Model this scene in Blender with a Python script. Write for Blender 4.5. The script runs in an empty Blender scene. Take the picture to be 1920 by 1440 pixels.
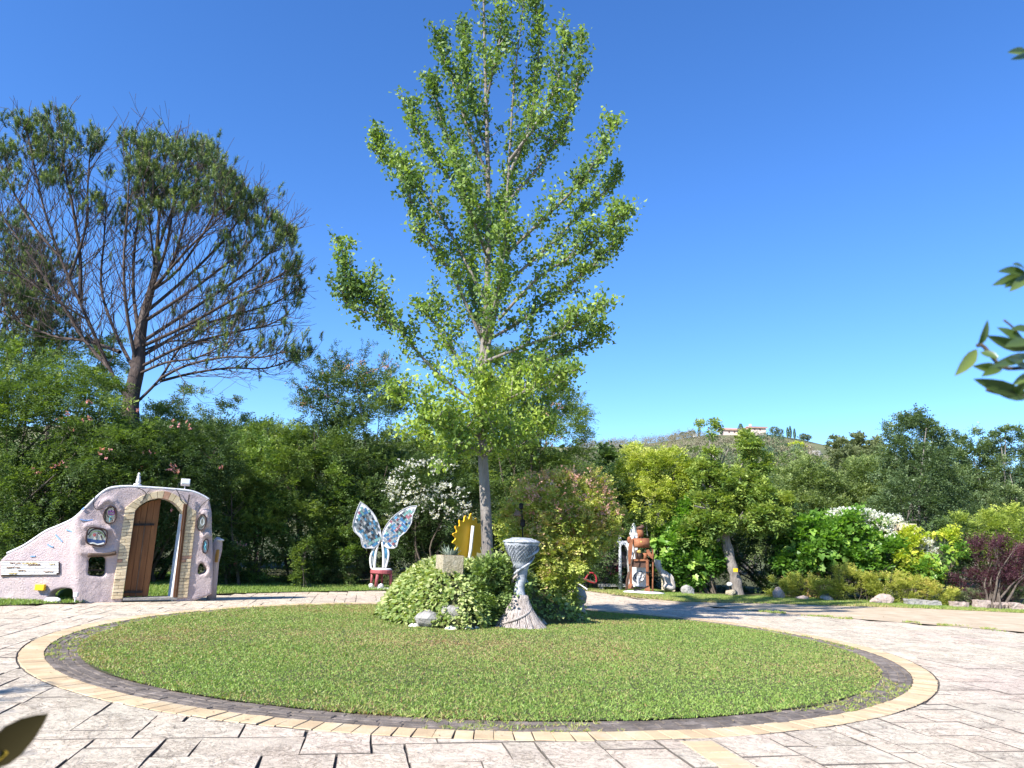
import bpy, math, random
import numpy as np
from mathutils import Vector, Matrix
from mathutils.geometry import tessellate_polygon
R = math.radians
scn = bpy.context.scene
col = scn.collection
rng = np.random.default_rng(7)
random.seed(7)

# ------------------------------------------------------------------ camera
FPX = 1400.0                                  # focal length in pixels of the 1920 px wide photograph
PIT = math.atan((1015 - 720) / FPX)
ROLL = R(2)
EYE = 1.6
cd = bpy.data.cameras.new('camera')
cam = bpy.data.objects.new('camera', cd); col.objects.link(cam)
cd.sensor_width = 36; cd.lens = 36 * FPX / 1920
cd.clip_start = 0.05; cd.clip_end = 3000
cd.dof.use_dof = True; cd.dof.focus_distance = 13.5; cd.dof.aperture_fstop = 5.0
_f = Vector((0, math.cos(PIT), math.sin(PIT))); _u = Vector((0, -math.sin(PIT), math.cos(PIT))); _r = Vector((1, 0, 0))
right = _r * math.cos(ROLL) + _u * math.sin(ROLL); up = _u * math.cos(ROLL) - _r * math.sin(ROLL)
M = Matrix((right, up, -_f)).transposed().to_4x4(); M.translation = (0, 0, EYE)
cam.matrix_world = M
cam_inv = M.inverted()
scn.camera = cam

# ------------------------------------------------------------------ sky and sun
SUN_EL, SUN_AZ = 39.0, (-0.70, -0.714)        # direction towards the sun (x, y)
w = bpy.data.worlds.new('World'); scn.world = w; w.use_nodes = True
nt = w.node_tree; nt.nodes.clear()
sky = nt.nodes.new('ShaderNodeTexSky'); sky.sky_type = 'NISHITA'; sky.sun_disc = False
sky.sun_elevation = R(SUN_EL); sky.sun_rotation = math.atan2(SUN_AZ[0], SUN_AZ[1])
sky.altitude = 300; sky.air_density = 1.0; sky.dust_density = 0.0; sky.ozone_density = 7.0
hs = nt.nodes.new('ShaderNodeHueSaturation'); hs.inputs['Saturation'].default_value = 1.14; hs.inputs['Hue'].default_value = 0.507
bgn = nt.nodes.new('ShaderNodeBackground'); bgn.inputs['Strength'].default_value = 0.128
wo = nt.nodes.new('ShaderNodeOutputWorld')
nt.links.new(sky.outputs[0], hs.inputs['Color']); nt.links.new(hs.outputs[0], bgn.inputs[0]); nt.links.new(bgn.outputs[0], wo.inputs[0])
sd = bpy.data.lights.new('sun', 'SUN'); sd.energy = 5.0; sd.angle = R(0.55); sd.color = (1.0, 0.965, 0.91)
sun = bpy.data.objects.new('sun', sd); col.objects.link(sun)
sv = Vector((SUN_AZ[0] * math.cos(R(SUN_EL)), SUN_AZ[1] * math.cos(R(SUN_EL)), math.sin(R(SUN_EL))))
sun.rotation_euler = sv.to_track_quat('Z', 'Y').to_euler(); sun.location = (-20, -20, 30)
scn.view_settings.view_transform = 'Standard'; scn.view_settings.look = 'None'
scn.view_settings.gamma = 1.0; scn.view_settings.exposure = 1.1; scn.view_settings.use_curve_mapping = False

# ------------------------------------------------------------------ measuring: where a sight line of the survey meets the ground or a distance
def ray(px, py):
    x = (px - 960) / FPX; y = (720 - py) / FPX
    c, s = math.cos(ROLL), math.sin(ROLL)
    X = c * x - s * y; Z = s * x + c * y
    return Vector((X, math.cos(PIT) - math.sin(PIT) * Z, math.sin(PIT) + math.cos(PIT) * Z))
def G(px, py, z=0.0):
    d = ray(px, py); return Vector((0, 0, EYE)) + d * ((z - EYE) / d.z)
def P(px, py, D):
    d = ray(px, py); return Vector((0, 0, EYE)) + d * (D / d.y)
def proj(p):
    q = cam_inv @ Vector(p); return 960 + FPX * q.x / -q.z, 720 - FPX * q.y / -q.z
def onplane(px, py, O, n):
    d = ray(px, py); E = Vector((0, 0, EYE)); return E + d * ((O - E).dot(n) / d.dot(n))

# ------------------------------------------------------------------ materials
def new_mat(name):
    m = bpy.data.materials.new(name); m.use_nodes = True
    t = m.node_tree; b = t.nodes['Principled BSDF']; b.inputs['Specular IOR Level'].default_value = 0.3
    return m, t, b
def noise(t, scale, detail=4, rough=0.6, coord='Object', vec=None, dist=0.0):
    tc = t.nodes.new('ShaderNodeTexCoord'); n = t.nodes.new('ShaderNodeTexNoise')
    n.inputs['Scale'].default_value = scale; n.inputs['Detail'].default_value = detail; n.inputs['Roughness'].default_value = rough
    n.inputs['Distortion'].default_value = dist
    if coord == 'World':
        g = t.nodes.new('ShaderNodeNewGeometry'); src = g.outputs['Position']
    else: src = tc.outputs[coord]
    if vec:
        mp = t.nodes.new('ShaderNodeMapping'); mp.inputs['Scale'].default_value = vec
        t.links.new(src, mp.inputs[0]); src = mp.outputs[0]
    t.links.new(src, n.inputs['Vector']); return n.outputs['Fac']
def ramp(t, fac, stops):
    r = t.nodes.new('ShaderNodeValToRGB'); e = r.color_ramp.elements
    while len(e) < len(stops): e.new(0.5)
    for k, (p, c) in enumerate(stops):
        e[k].position = p; e[k].color = (*c, 1)
    t.links.new(fac, r.inputs[0]); return r.outputs[0]
def mixc(t, fac, a, b, mode='MIX'):
    m = t.nodes.new('ShaderNodeMix'); m.data_type = 'RGBA'; m.blend_type = mode
    for sock, v in ((m.inputs[0], fac), (m.inputs[6], a), (m.inputs[7], b)):
        if hasattr(v, 'links') or hasattr(v, 'node'): t.links.new(v, sock)
        elif isinstance(v, (int, float)): sock.default_value = v
        else: sock.default_value = (*v, 1)
    return m.outputs[2]
def bump(t, b, h, strength=0.4, dist=0.02):
    n = t.nodes.new('ShaderNodeBump'); n.inputs['Strength'].default_value = strength; n.inputs['Distance'].default_value = dist
    t.links.new(h, n.inputs['Height']); t.links.new(n.outputs[0], b.inputs['Normal'])
def varied(name, stops, scale=4, rough=0.8, bs=30, bstr=0.4, bd=0.02, coord='Object', vec=None, spec=0.3, metal=0.0, per_obj=0.0, detail=5):
    """noise-driven colour with fine relief; per_obj shifts the value for each single piece"""
    m, t, b = new_mat(name)
    f = noise(t, scale, detail, 0.65, coord, vec)
    c = ramp(t, f, stops)
    if per_obj:
        oi = t.nodes.new('ShaderNodeObjectInfo')
        mr = t.nodes.new('ShaderNodeMapRange'); mr.inputs[3].default_value = 1 - per_obj; mr.inputs[4].default_value = 1 + per_obj
        t.links.new(oi.outputs['Random'], mr.inputs[0])
        vm = t.nodes.new('ShaderNodeVectorMath'); vm.operation = 'SCALE'
        t.links.new(c, vm.inputs[0]); t.links.new(mr.outputs[0], vm.inputs['Scale']); c = vm.outputs[0]
    t.links.new(c, b.inputs['Base Color'])
    b.inputs['Roughness'].default_value = rough; b.inputs['Specular IOR Level'].default_value = spec; b.inputs['Metallic'].default_value = metal
    if bstr: bump(t, b, noise(t, bs, 6, 0.7, coord, vec), bstr, bd)
    return m
LEAF_GAIN = 1.2
def leafmat(name, stops, transl=0.35, rough=0.5, spec=0.25, tcol=None):
    """leaf colour comes from each leaf's own 'tint' (age and kind of the leaf)"""
    m, t, b = new_mat(name)
    a = t.nodes.new('ShaderNodeAttribute'); a.attribute_name = 'tint'
    c = ramp(t, a.outputs['Fac'], [(p_, tuple(min(.9, v * LEAF_GAIN) if max(q_) < .5 else v for v in q_)) for p_, q_ in stops])
    t.links.new(c, b.inputs['Base Color']); b.inputs['Roughness'].default_value = rough; b.inputs['Specular IOR Level'].default_value = spec
    tr = t.nodes.new('ShaderNodeBsdfTranslucent')
    c2 = mixc(t, 1.0, c, (1.5, 1.6, 0.5), 'MULTIPLY'); t.links.new(c2, tr.inputs['Color'])
    mx = t.nodes.new('ShaderNodeMixShader'); mx.inputs[0].default_value = transl
    o = t.nodes['Material Output']
    t.links.new(b.outputs[0], mx.inputs[1]); t.links.new(tr.outputs[0], mx.inputs[2]); t.links.new(mx.outputs[0], o.inputs['Surface'])
    return m

# ------------------------------------------------------------------ objects
def tag(o, label=None, cat=None, group=None, kind=None):
    if label: o['label'] = label
    if cat: o['category'] = cat
    if group: o['group'] = group
    if kind: o['kind'] = kind
    return o
def empty(name, loc, label=None, cat=None, group=None):
    o = bpy.data.objects.new(name, None); o.location = loc; o.empty_display_size = 0.2; col.objects.link(o)
    return tag(o, label, cat, group)
def link(name, me, mat=None, parent=None, loc=None):
    o = bpy.data.objects.new(name, me)
    if mat is not None and not me.materials: me.materials.append(mat)
    if loc is not None: o.location = loc
    col.objects.link(o)
    if parent is not None:
        o.parent = parent
        if loc is None: o.matrix_parent_inverse = Matrix.Translation(-Vector(world_loc(parent)))
    return o
def world_loc(o):
    """where a thing or part stands: parts built in world coordinates hang under things that are moved but never turned"""
    l = Vector(o.location)
    while o.parent is not None:
        l += o.matrix_parent_inverse.translation + Vector(o.parent.location); o = o.parent
    return l
class MB:
    """collects shapes in world coordinates; build() links them as one mesh"""
    def __init__(s): s.v = []; s.f = []
    def add(s, vs, fs):
        k = len(s.v); s.v += [tuple(v) for v in vs]; s.f += [tuple(k + i for i in f) for f in fs]; return s
    def box(s, c, size, rot=None, taper=1.0):
        x, y, z = (d / 2 for d in size); c = Vector(c)
        vs = [Vector((sx * x * (taper if sz > 0 else 1), sy * y * (taper if sz > 0 else 1), sz * z)) for sz in (-1, 1) for sy in (-1, 1) for sx in (-1, 1)]
        if rot is not None: vs = [rot @ v for v in vs]
        return s.add([c + v for v in vs], [(0, 2, 3, 1), (4, 5, 7, 6), (0, 1, 5, 4), (2, 6, 7, 3), (0, 4, 6, 2), (1, 3, 7, 5)])
    def beam(s, a, b, w_, h_, upv=(0, 0, 1)):
        a, b = Vector(a), Vector(b); d = (b - a); L = d.length; d.normalize()
        u = Vector(upv)
        if abs(d.dot(u)) > 0.95: u = Vector((0, 1, 0))
        sx = d.cross(u).normalized(); sz = sx.cross(d)
        rot = Matrix((d, sx, sz)).transposed()
        return s.box((a + b) / 2, (L, w_, h_), rot)
    def tube(s, pts, rad, n=8, cap=True):
        pts = [Vector(p) for p in pts]
        if isinstance(rad, (int, float)): rad = [rad] * len(pts)
        vs = []; fs = []; ref = None
        for i, p in enumerate(pts):
            d = (pts[min(i + 1, len(pts) - 1)] - pts[max(i - 1, 0)])
            if d.length < 1e-9: d = Vector((0, 0, 1))
            d.normalize()
            if ref is None:
                ref = d.orthogonal().normalized()
            else:
                ref = ref - d * ref.dot(d)
                ref = ref.normalized() if ref.length > 1e-6 else d.orthogonal().normalized()
            o = d.cross(ref)
            for k in range(n):
                a = 2 * math.pi * k / n
                vs.append(p + (ref * math.cos(a) + o * math.sin(a)) * rad[i])
        for i in range(len(pts) - 1):
            for k in range(n):
                fs.append((i * n + k, i * n + (k + 1) % n, (i + 1) * n + (k + 1) % n, (i + 1) * n + k))
        if cap:
            fs.append(tuple(range(n))[::-1]); fs.append(tuple((len(pts) - 1) * n + k for k in range(n)))
        return s.add(vs, fs)
    def lathe(s, c, prof, n=24, fn=None):
        c = Vector(c); vs = []; fs = []
        for i, (r_, z_) in enumerate(prof):
            for k in range(n):
                a = 2 * math.pi * k / n; rr, zz = (fn(a, r_, z_) if fn else (r_, z_))
                vs.append(c + Vector((rr * math.cos(a), rr * math.sin(a), zz)))
        for i in range(len(prof) - 1):
            for k in range(n):
                fs.append((i * n + k, i * n + (k + 1) % n, (i + 1) * n + (k + 1) % n, (i + 1) * n + k))
        fs.append(tuple(range(n))[::-1]); fs.append(tuple((len(prof) - 1) * n + k for k in range(n)))
        return s.add(vs, fs)
    def prism(s, outline, depth, holes=()):
        """outline: world points in one plane; depth: Vector of the extrusion"""
        loops = [[Vector(p) for p in outline]] + [[Vector(p) for p in h] for h in holes]
        tris = tessellate_polygon(loops); flat = [p for l in loops for p in l]; n = len(flat)
        fs = [tuple(t) for t in tris] + [tuple(n + i for i in t[::-1]) for t in tris]
        k = 0
        for l in loops:
            m = len(l)
            for i in range(m): fs.append((k + i, k + (i + 1) % m, n + k + (i + 1) % m, n + k + i))
            k += m
        return s.add(flat + [p + depth for p in flat], fs)
    def rock(s, c, r_, seed=0, sub=2, rough=0.25):
        import bmesh
        bm = bmesh.new(); bmesh.ops.create_icosphere(bm, subdivisions=sub, radius=1)
        rs = random.Random(seed); ks = [(Vector((rs.gauss(0, 1), rs.gauss(0, 1), rs.gauss(0, 1))).normalized(), rs.uniform(0.45, 0.9)) for _ in range(9)]
        vs = []
        for v in bm.verts:
            d = v.co.normalized(); q = 1.0
            for kd, kr in ks:                       # flattened facets
                if d.dot(kd) > kr: q = min(q, kr / d.dot(kd) + 0.12 * (1 - rough))
            q *= 1 + rough * 0.25 * (math.sin(7 * d.x + seed) * math.cos(6 * d.y + 2 * seed) + rs.uniform(-.3, .3))
            vs.append(Vector(c) + Vector((d.x * r_[0], d.y * r_[1], d.z * r_[2])) * q)
        fs = [tuple(v.index for v in f.verts) for f in bm.faces]; bm.free()
        return s.add(vs, fs)
    def build(s, name, mat=None, parent=None, smooth=False, bevel=0.0, recalc=True):
        me = bpy.data.meshes.new(name); me.from_pydata(s.v, [], s.f); me.update()
        if recalc:
            import bmesh
            bm = bmesh.new(); bm.from_mesh(me); bmesh.ops.recalc_face_normals(bm, faces=bm.faces); bm.to_mesh(me); bm.free()
        if smooth:
            me.polygons.foreach_set('use_smooth', [True] * len(me.polygons))
        o = link(name, me, mat, parent)
        if bevel:
            b = o.modifiers.new('bevel', 'BEVEL'); b.width = bevel; b.segments = 2; b.limit_method = 'ANGLE'
        return o
def npmesh(name, V, F, mat, parent=None, tint=None, smooth=False):
    """V (n,3); F (m,k) all faces with k corners"""
    me = bpy.data.meshes.new(name); n, (m, k) = len(V), F.shape
    me.vertices.add(n); me.vertices.foreach_set('co', np.ascontiguousarray(V, dtype=np.float32).ravel())
    me.loops.add(m * k); me.loops.foreach_set('vertex_index', np.ascontiguousarray(F, dtype=np.int32).ravel())
    me.polygons.add(m); me.polygons.foreach_set('loop_start', np.arange(0, m * k, k, dtype=np.int32))
    me.update(calc_edges=True)
    if tint is not None:
        a = me.attributes.new('tint', 'FLOAT', 'FACE'); a.data.foreach_set('value', np.ascontiguousarray(tint, dtype=np.float32))
    if smooth: me.polygons.foreach_set('use_smooth', np.ones(m, dtype=bool))
    me.validate()
    return link(name, me, mat, parent)
def unit(a): return a / np.maximum(np.linalg.norm(a, axis=-1, keepdims=True), 1e-9)
TRI = [0]
def leaves(B, D, N, L, W, shape='leaf', fold=0.15):
    """one folded face per leaf; B base, D direction, N normal, L length, W width"""
    D = unit(D); S = unit(np.cross(D, N)); N = np.cross(S, D); n = len(B)
    L = np.broadcast_to(np.asarray(L, float).reshape(-1, 1), (n, 1)); W = np.broadcast_to(np.asarray(W, float).reshape(-1, 1), (n, 1))
    if shape == 'tri':
        V = np.stack([B - S * W / 2, B + S * W / 2, B + D * L], 1); TRI[0] += n
        return V.reshape(-1, 3), np.arange(n * 3).reshape(-1, 3)
    if shape == 'fan':
        V = np.stack([B, B + D * L * .85 + S * W / 2 + N * fold * W, B + D * L, B + D * L * .85 - S * W / 2 + N * fold * W], 1)
    else:
        V = np.stack([B, B + D * L * .45 + S * W / 2 + N * fold * W, B + D * L, B + D * L * .45 - S * W / 2 + N * fold * W], 1)
    TRI[0] += 2 * n
    return V.reshape(-1, 3), np.arange(n * 4).reshape(-1, 4)
def sprigs(B, A, L, k, rng, spread=1.0, droop=0.3, jit=0.25):
    """k leaves set alternately along each short axis A of length L from B; returns bases, directions, normals, sprig index"""
    n = len(B); A = unit(A); up_ = np.array([0, 0, 1.0])
    S = unit(np.cross(A, up_ + rng.normal(0, .35, (n, 3)))); N = np.cross(S, A)
    t = (np.arange(k) + .5) / k
    Lb = np.broadcast_to(np.asarray(L, float).reshape(-1, 1), (n, 1))
    ax = A[:, None, :] * (Lb[:, :, None] * t[None, :, None])
    ax = ax + np.array([0, 0, -1.0]) * (droop * (Lb[:, :, None] * t[None, :, None] ** 2))
    P0 = B[:, None, :] + ax
    sg = np.where(np.arange(k) % 2 == 0, 1.0, -1.0)[None, :, None]
    D = A[:, None, :] * .6 + S[:, None, :] * sg * spread + rng.normal(0, jit, (n, k, 3)) - np.array([0, 0, droop * .5])
    Nn = N[:, None, :] + rng.normal(0, jit, (n, k, 3))
    idx = np.repeat(np.arange(n), k)
    return P0.reshape(-1, 3), D.reshape(-1, 3), Nn.reshape(-1, 3), idx
def lump(Dr, seed, amp):
    """smooth bumpy factor on directions"""
    r_ = np.random.default_rng(seed); q = np.zeros(len(Dr))
    for f, a in ((2.5, .5), (5, .32), (9, .2)):
        for _ in range(3):
            k = r_.normal(0, 1, 3) * f; q += a * np.sin(Dr @ k + r_.uniform(0, 6.3)) / 1.7
    return 1 + amp * q
def crown(name, lobes, mat, parent, n=2500, k=8, sl=.35, ll=.08, lw=.04, rng=rng, upb=.25, amp=.16, droop=.25, spread=1.0,
          inner=.3, tipbias=.25, shape='leaf', jit=.3, zmin=.02, back=.45, tb=0.0, flat=1.0, tv=.10, seed=None, kind=None, clump=26, cr=.21):
    """foliage: sprigs of leaves over the lumpy surfaces of ellipsoid lobes [(centre, radii)], some inside"""
    ar = np.array([(r_[0] * r_[2] + r_[1] * r_[2] + r_[0] * r_[1]) for c, r_ in lobes]); ar = ar / ar.sum()
    seed = seed if seed is not None else int(rng.integers(1e6))
    Bs, As, Ts = [], [], []
    for i, (c, r_) in enumerate(lobes):
        m = max(12, int(n * ar[i])); c = np.array(c); r_ = np.array(r_)
        nc = max(5, m // clump); dc = unit(rng.normal(0, 1, (nc * 3, 3)))
        keep = (dc[:, 1] < .35) | (rng.random(len(dc)) < back); dc = dc[keep][:nc]; nc = len(dc)
        qc = lump(dc, seed + i, amp) * np.where(rng.random(nc) < inner, rng.uniform(.3, .8, nc), rng.uniform(.82, 1.06, nc))
        ci = rng.integers(0, nc, m); d = dc[ci]; q = qc[ci]
        csz = cr * r_.mean() * rng.uniform(.6, 1.5, nc)            # each limb end carries its own puff of leaves
        cd_ = unit(rng.normal(0, 1, (m, 3))) * (rng.random((m, 1)) ** .5); cd_[:, 2] *= .75
        B = c + d * r_ * q[:, None] + cd_ * csz[ci][:, None]
        A = unit(d / r_ * r_.mean()) * .7 + cd_ * 1.0 + np.array([0, 0, upb]) + rng.normal(0, .35, d.shape)
        A[:, 2] *= flat
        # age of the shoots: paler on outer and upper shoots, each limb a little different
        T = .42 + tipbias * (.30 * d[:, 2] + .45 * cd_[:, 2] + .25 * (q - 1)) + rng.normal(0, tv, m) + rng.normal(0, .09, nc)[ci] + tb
        # keep out of the other lobes' cores
        ok = B[:, 2] > zmin
        for j, (c2, r2) in enumerate(lobes):
            if j != i:
                ok &= (((B - np.array(c2)) / np.array(r2)) ** 2).sum(1) > .45
        Bs.append(B[ok]); As.append(A[ok]); Ts.append(T[ok])
    B = np.concatenate(Bs); A = np.concatenate(As); T = np.concatenate(Ts)
    sl_ = sl * rng.uniform(.6, 1.35, len(B))
    p, D, N, idx = sprigs(B, A, sl_, k, rng, spread, droop, jit)
    s_ = rng.uniform(.65, 1.3, len(p))
    V, F = leaves(p, D, N, ll * s_, lw * s_, shape)
    o = npmesh(name, V, F, mat, parent, np.clip(T[idx] + rng.normal(0, .07, len(idx)), 0.01, .99))
    if kind: o['kind'] = kind
    return o
def lobe(px, py, D, rx, ry, rd=None):
    """ellipsoid from its measured centre, half width and half height in survey pixels at distance D"""
    s_ = D / FPX; rd = rd if rd is not None else rx * s_ * .9
    return (P(px, py, D), (rx * s_, rd, ry * s_))
def grow(mb, p, d, L, r0, depth, rs, tips, up=.25, wob=.25, split=(2, 3), ang=.6, seg=4, n=6, ratio=.68, minr=.006):
    """a limb that splits; appends (point, direction) of the ends to tips"""
    pts = [Vector(p)]; rad = [r0]; d = Vector(d).normalized()
    for i in range(seg):
        d = (d + Vector((rs.gauss(0, wob), rs.gauss(0, wob), rs.gauss(0, wob) + up)) * (1.0 / seg)).normalized()
        pts.append(pts[-1] + d * L / seg); rad.append(max(minr, r0 * (1 - .38 * (i + 1) / seg)))
    mb.tube(pts, rad, n if r0 > .03 else 4, cap=False)
    if depth == 0:
        tips.append((pts[-1], d)); return
    for i in range(rs.randint(*split)):
        a = d.orthogonal(); a.rotate(__import__('mathutils').Quaternion(d, rs.uniform(0, 6.28)))
        nd = (d + a * rs.uniform(.35, 1) * math.tan(ang)).normalized()
        q = pts[-1] if i == 0 else pts[rs.randint(2, len(pts) - 1)]
        grow(mb, q, nd, L * ratio * rs.uniform(.75, 1.2), rad[-1] * (.9 if i == 0 else .7), depth - 1, rs, tips, up, wob, split, ang, seg, n, ratio, minr)
def smoothpath(pts, k=4):
    """Catmull-Rom through the points"""
    pts = [Vector(p) for p in pts]; out = []
    for i in range(len(pts) - 1):
        a = pts[max(i - 1, 0)]; b = pts[i]; c = pts[i + 1]; d = pts[min(i + 2, len(pts) - 1)]
        for j in range(k):
            t = j / k
            out.append(.5 * ((2 * b) + (c - a) * t + (2 * a - 5 * b + 4 * c - d) * t * t + (3 * b - a - 3 * c + d) * t ** 3))
    out.append(pts[-1]); return out
def lerp_list(a, b, n): return [a + (b - a) * i / (n - 1) for i in range(n)]

# =================================================================== THE SETTING
CX, CY = -0.30, 13.30                          # middle of the round lawn
R_LAWN, R_COB, R_KERB = 6.05, 6.41, 6.70
def vec2(p): return (p[0], p[1])
def wobble(pts, step=.25, amp=.05, closed=True):
    out = []; rs = random.Random(len(pts))
    n = len(pts)
    for i in range(n if closed else n - 1):
        a = Vector(pts[i][:2]); b = Vector(pts[(i + 1) % n][:2]); L = (b - a).length
        m = max(1, min(80, int(L / step)))
        nn = Vector((-(b - a).y, (b - a).x)).normalized()
        for k in range(m):
            out.append(a.lerp(b, k / m) + nn * rs.gauss(0, amp))
    return out
def sheet(name, pts, z, mat, kind='structure'):
    mb = MB(); vs = [Vector((p[0], p[1], z)) for p in pts]
    tris = tessellate_polygon([vs]); mb.add(vs, [tuple(t) for t in tris])
    o = mb.build(name, mat)
    if o.data.polygons and o.data.polygons[0].normal.z < 0: o.data.flip_normals()
    return tag(o, kind=kind)
def inpoly(x, y, poly):
    q = np.zeros(len(x), bool); n = len(poly)
    for i in range(n):
        x1, y1 = poly[i][0], poly[i][1]; x2, y2 = poly[(i + 1) % n][0], poly[(i + 1) % n][1]
        c = ((y1 > y) != (y2 > y)) & (x < (x2 - x1) * (y - y1) / (y2 - y1 + 1e-12) + x1); q ^= c
    return q

soil = varied('soil', [(.3, (.10, .075, .045)), (.7, (.17, .13, .085))], 6, .95, 60, .6)
turf_soil = varied('turf_soil', [(.3, (.05, .055, .02)), (.7, (.085, .085, .035))], 8, .95, 80, .6)
earth = varied('dry_earth', [(.3, (.38, .29, .19)), (.55, (.50, .395, .27)), (.75, (.58, .49, .36))], 1.6, .95, 70, .6, .015, 'World')
mortar = varied('mortar', [(.3, (.075, .066, .056)), (.7, (.15, .13, .11))], 12, .95, 90, .5, .01, 'World')
meadow = varied('meadow', [(.3, (.07, .085, .03)), (.6, (.13, .13, .05)), (.8, (.2, .17, .08))], .08, .95, 3, .4, .2, 'World')

o = sheet('ground', [(-1800, -60), (1800, -60), (1800, 1800), (-1800, 1800)], -.12, meadow)

# paving
pave_edge = [(-40, 12.5), (-14, 14.7), G(0, 1137), G(90, 1133), G(150, 1131), G(280, 1119.5), G(400, 1114.5), G(560, 1110.5), G(690, 1108), G(900, 1105.5), (2.4, 27.4)]
pave_r = [(3.1, 26.2), G(1190, 1122), G(1280, 1134), G(1360, 1140), G(1480, 1151), G(1647, 1164), G(1813, 1177), G(1920, 1186), (16, 14.2), (40, 3)]
pave_poly = [(-40, -6)] + [vec2(p) for p in pave_edge] + [vec2(p) for p in pave_r] + [(40, -6)]
paving = sheet('paving', wobble(pave_poly, .5, .0), -.022, mortar)

joint_dirt = varied('joint_dirt', [(.3, (.085, .072, .06)), (.7, (.17, .145, .12))], 14, .95, 90, .4, .01, 'World')
def dirty_sides(me, m1, lim=.9):
    """the faces down in the joints are dirty, the top stays clean"""
    me.materials.append(m1); me.materials.append(joint_dirt)
    me.polygons.foreach_set('material_index', [0 if p.normal.z > lim else 1 for p in me.polygons])
def slab_material():
    m, t, b = new_mat('stamped_slab')
    g = t.nodes.new('ShaderNodeNewGeometry'); oi = t.nodes.new('ShaderNodeObjectInfo')
    big = noise(t, .35, 3, .5, 'World'); mid = noise(t, 3.2, 8, .72, 'World', dist=1.2); fine = noise(t, 26, 6, .75, 'World', dist=.6)
    base = ramp(t, big, [(.3, (.63, .525, .43)), (.5, (.66, .58, .46)), (.7, (.62, .55, .43))])
    wear = ramp(t, mid, [(.38, (1.08, 1.07, 1.05)), (.55, (.97, .95, .93)), (.61, (.76, .74, .72)), (.69, (.50, .49, .48)), (.78, (.38, .38, .38))])
    c = mixc(t, 1.0, base, wear, 'MULTIPLY')
    cr = ramp(t, fine, [(.35, (.72, .71, .70)), (.5, (1.0, 1.0, 1.0)), (.7, (1.1, 1.08, 1.05))])
    c = mixc(t, .7, c, cr, 'MULTIPLY')
    vein = ramp(t, noise(t, 5.5, 7, .7, 'World', dist=1.6), [(.44, (1, 1, 1)), (.484, (.78, .76, .74)), (.5, (.28, .26, .25)), (.516, (.80, .78, .76)), (.55, (1, 1, 1))])
    c = mixc(t, ramp(t, noise(t, 1.3, 3, .5, 'World'), [(.34, (.25, .25, .25)), (.50, (1, 1, 1))]), c, mixc(t, 1.0, c, vein, 'MULTIPLY'))
    ad = t.nodes.new('ShaderNodeMath'); ad.operation = 'ADD'; t.links.new(g.outputs['Random Per Island'], ad.inputs[0]); t.links.new(oi.outputs['Random'], ad.inputs[1])
    fr = t.nodes.new('ShaderNodeMath'); fr.operation = 'FRACT'; t.links.new(ad.outputs[0], fr.inputs[0])
    pc = ramp(t, fr.outputs[0], [(0, (.86, .84, .82)), (.4, (1.0, .98, .97)), (.7, (1.06, 1.0, .97)), (1, (.93, .93, .92))])
    c = mixc(t, 1.0, c, pc, 'MULTIPLY')
    t.links.new(c, b.inputs['Base Color']); b.inputs['Roughness'].default_value = .72; b.inputs['Specular IOR Level'].default_value = .28
    h = t.nodes.new('ShaderNodeMath'); h.operation = 'ADD'; t.links.new(mid, h.inputs[0])
    f2 = t.nodes.new('ShaderNodeMath'); f2.operation = 'MULTIPLY'; f2.inputs[1].default_value = .35; t.links.new(fine, f2.inputs[0]); t.links.new(f2.outputs[0], h.inputs[1])
    bump(t, b, h.outputs[0], .9, .045)
    return m
slab_mat = slab_material()
vp = ray(682, 1012); GA = math.atan2(vp.x, vp.y)
e1 = np.array([math.sin(GA), math.cos(GA)]); e2 = np.array([math.cos(GA), -math.sin(GA)])
def clip_half(poly, n, d):
    """keep the side where p.n >= d"""
    out = []
    for i in range(len(poly)):
        a, b = poly[i], poly[(i + 1) % len(poly)]; fa, fb = a @ n - d, b @ n - d
        if fa >= 0: out.append(a)
        if (fa >= 0) != (fb >= 0): out.append(a + (b - a) * fa / (fa - fb))
    return out
def slab_geo(poly, rs, z=0.0, gap=.0035):
    """a slab with uneven, slightly chamfered edges; poly counter-clockwise or not, 2-D points"""
    c = sum(poly) / len(poly); pts = []
    for i in range(len(poly)):
        a, b = poly[i], poly[(i + 1) % len(poly)]; L = np.linalg.norm(b - a)
        if L < .03: continue
        pts.append(a); 
        if L > .2: pts.append(a + (b - a) * rs.uniform(.35, .65))
    if len(pts) < 3: return None
    q = []
    for p in pts:
        d = p - c; L = np.linalg.norm(d) + 1e-6
        q.append(p - d / L * (gap * 1.25 + rs.uniform(0, .005)))
    n = len(q); tilt = np.array([rs.gauss(0, .004), rs.gauss(0, .004)])
    dz = rs.uniform(-.003, .003)
    top = []; mid = []; bot = []
    for p in q:
        d = p - c; L = np.linalg.norm(d) + 1e-6; zz = z + dz + float(tilt @ d)
        ins = p - d / L * rs.uniform(.002, .006)
        top.append((*ins, zz)); mid.append((*p, zz - .008)); bot.append((*p, -.03))
    vs = top + mid + bot
    fs = [tuple(range(n))] + [(i, n + i, n + (i + 1) % n, (i + 1) % n) for i in range(n)] + [(n + i, 2 * n + i, 2 * n + (i + 1) % n, n + (i + 1) % n) for i in range(n)]
    return vs, fs, c
MOD = .262
rs = random.Random(11); N1, N2 = 130, 170; occ = np.zeros((N1, N2), bool); slabs = []
o1, o2 = 2.5, -20.0
kinds = [(1, 1), (1, 2), (2, 1), (2, 2), (2, 3), (3, 2), (1, 3), (3, 3)]; wts = [.5, 1.3, 1.6, 2.6, 2.6, 2.2, .5, .5]
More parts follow.
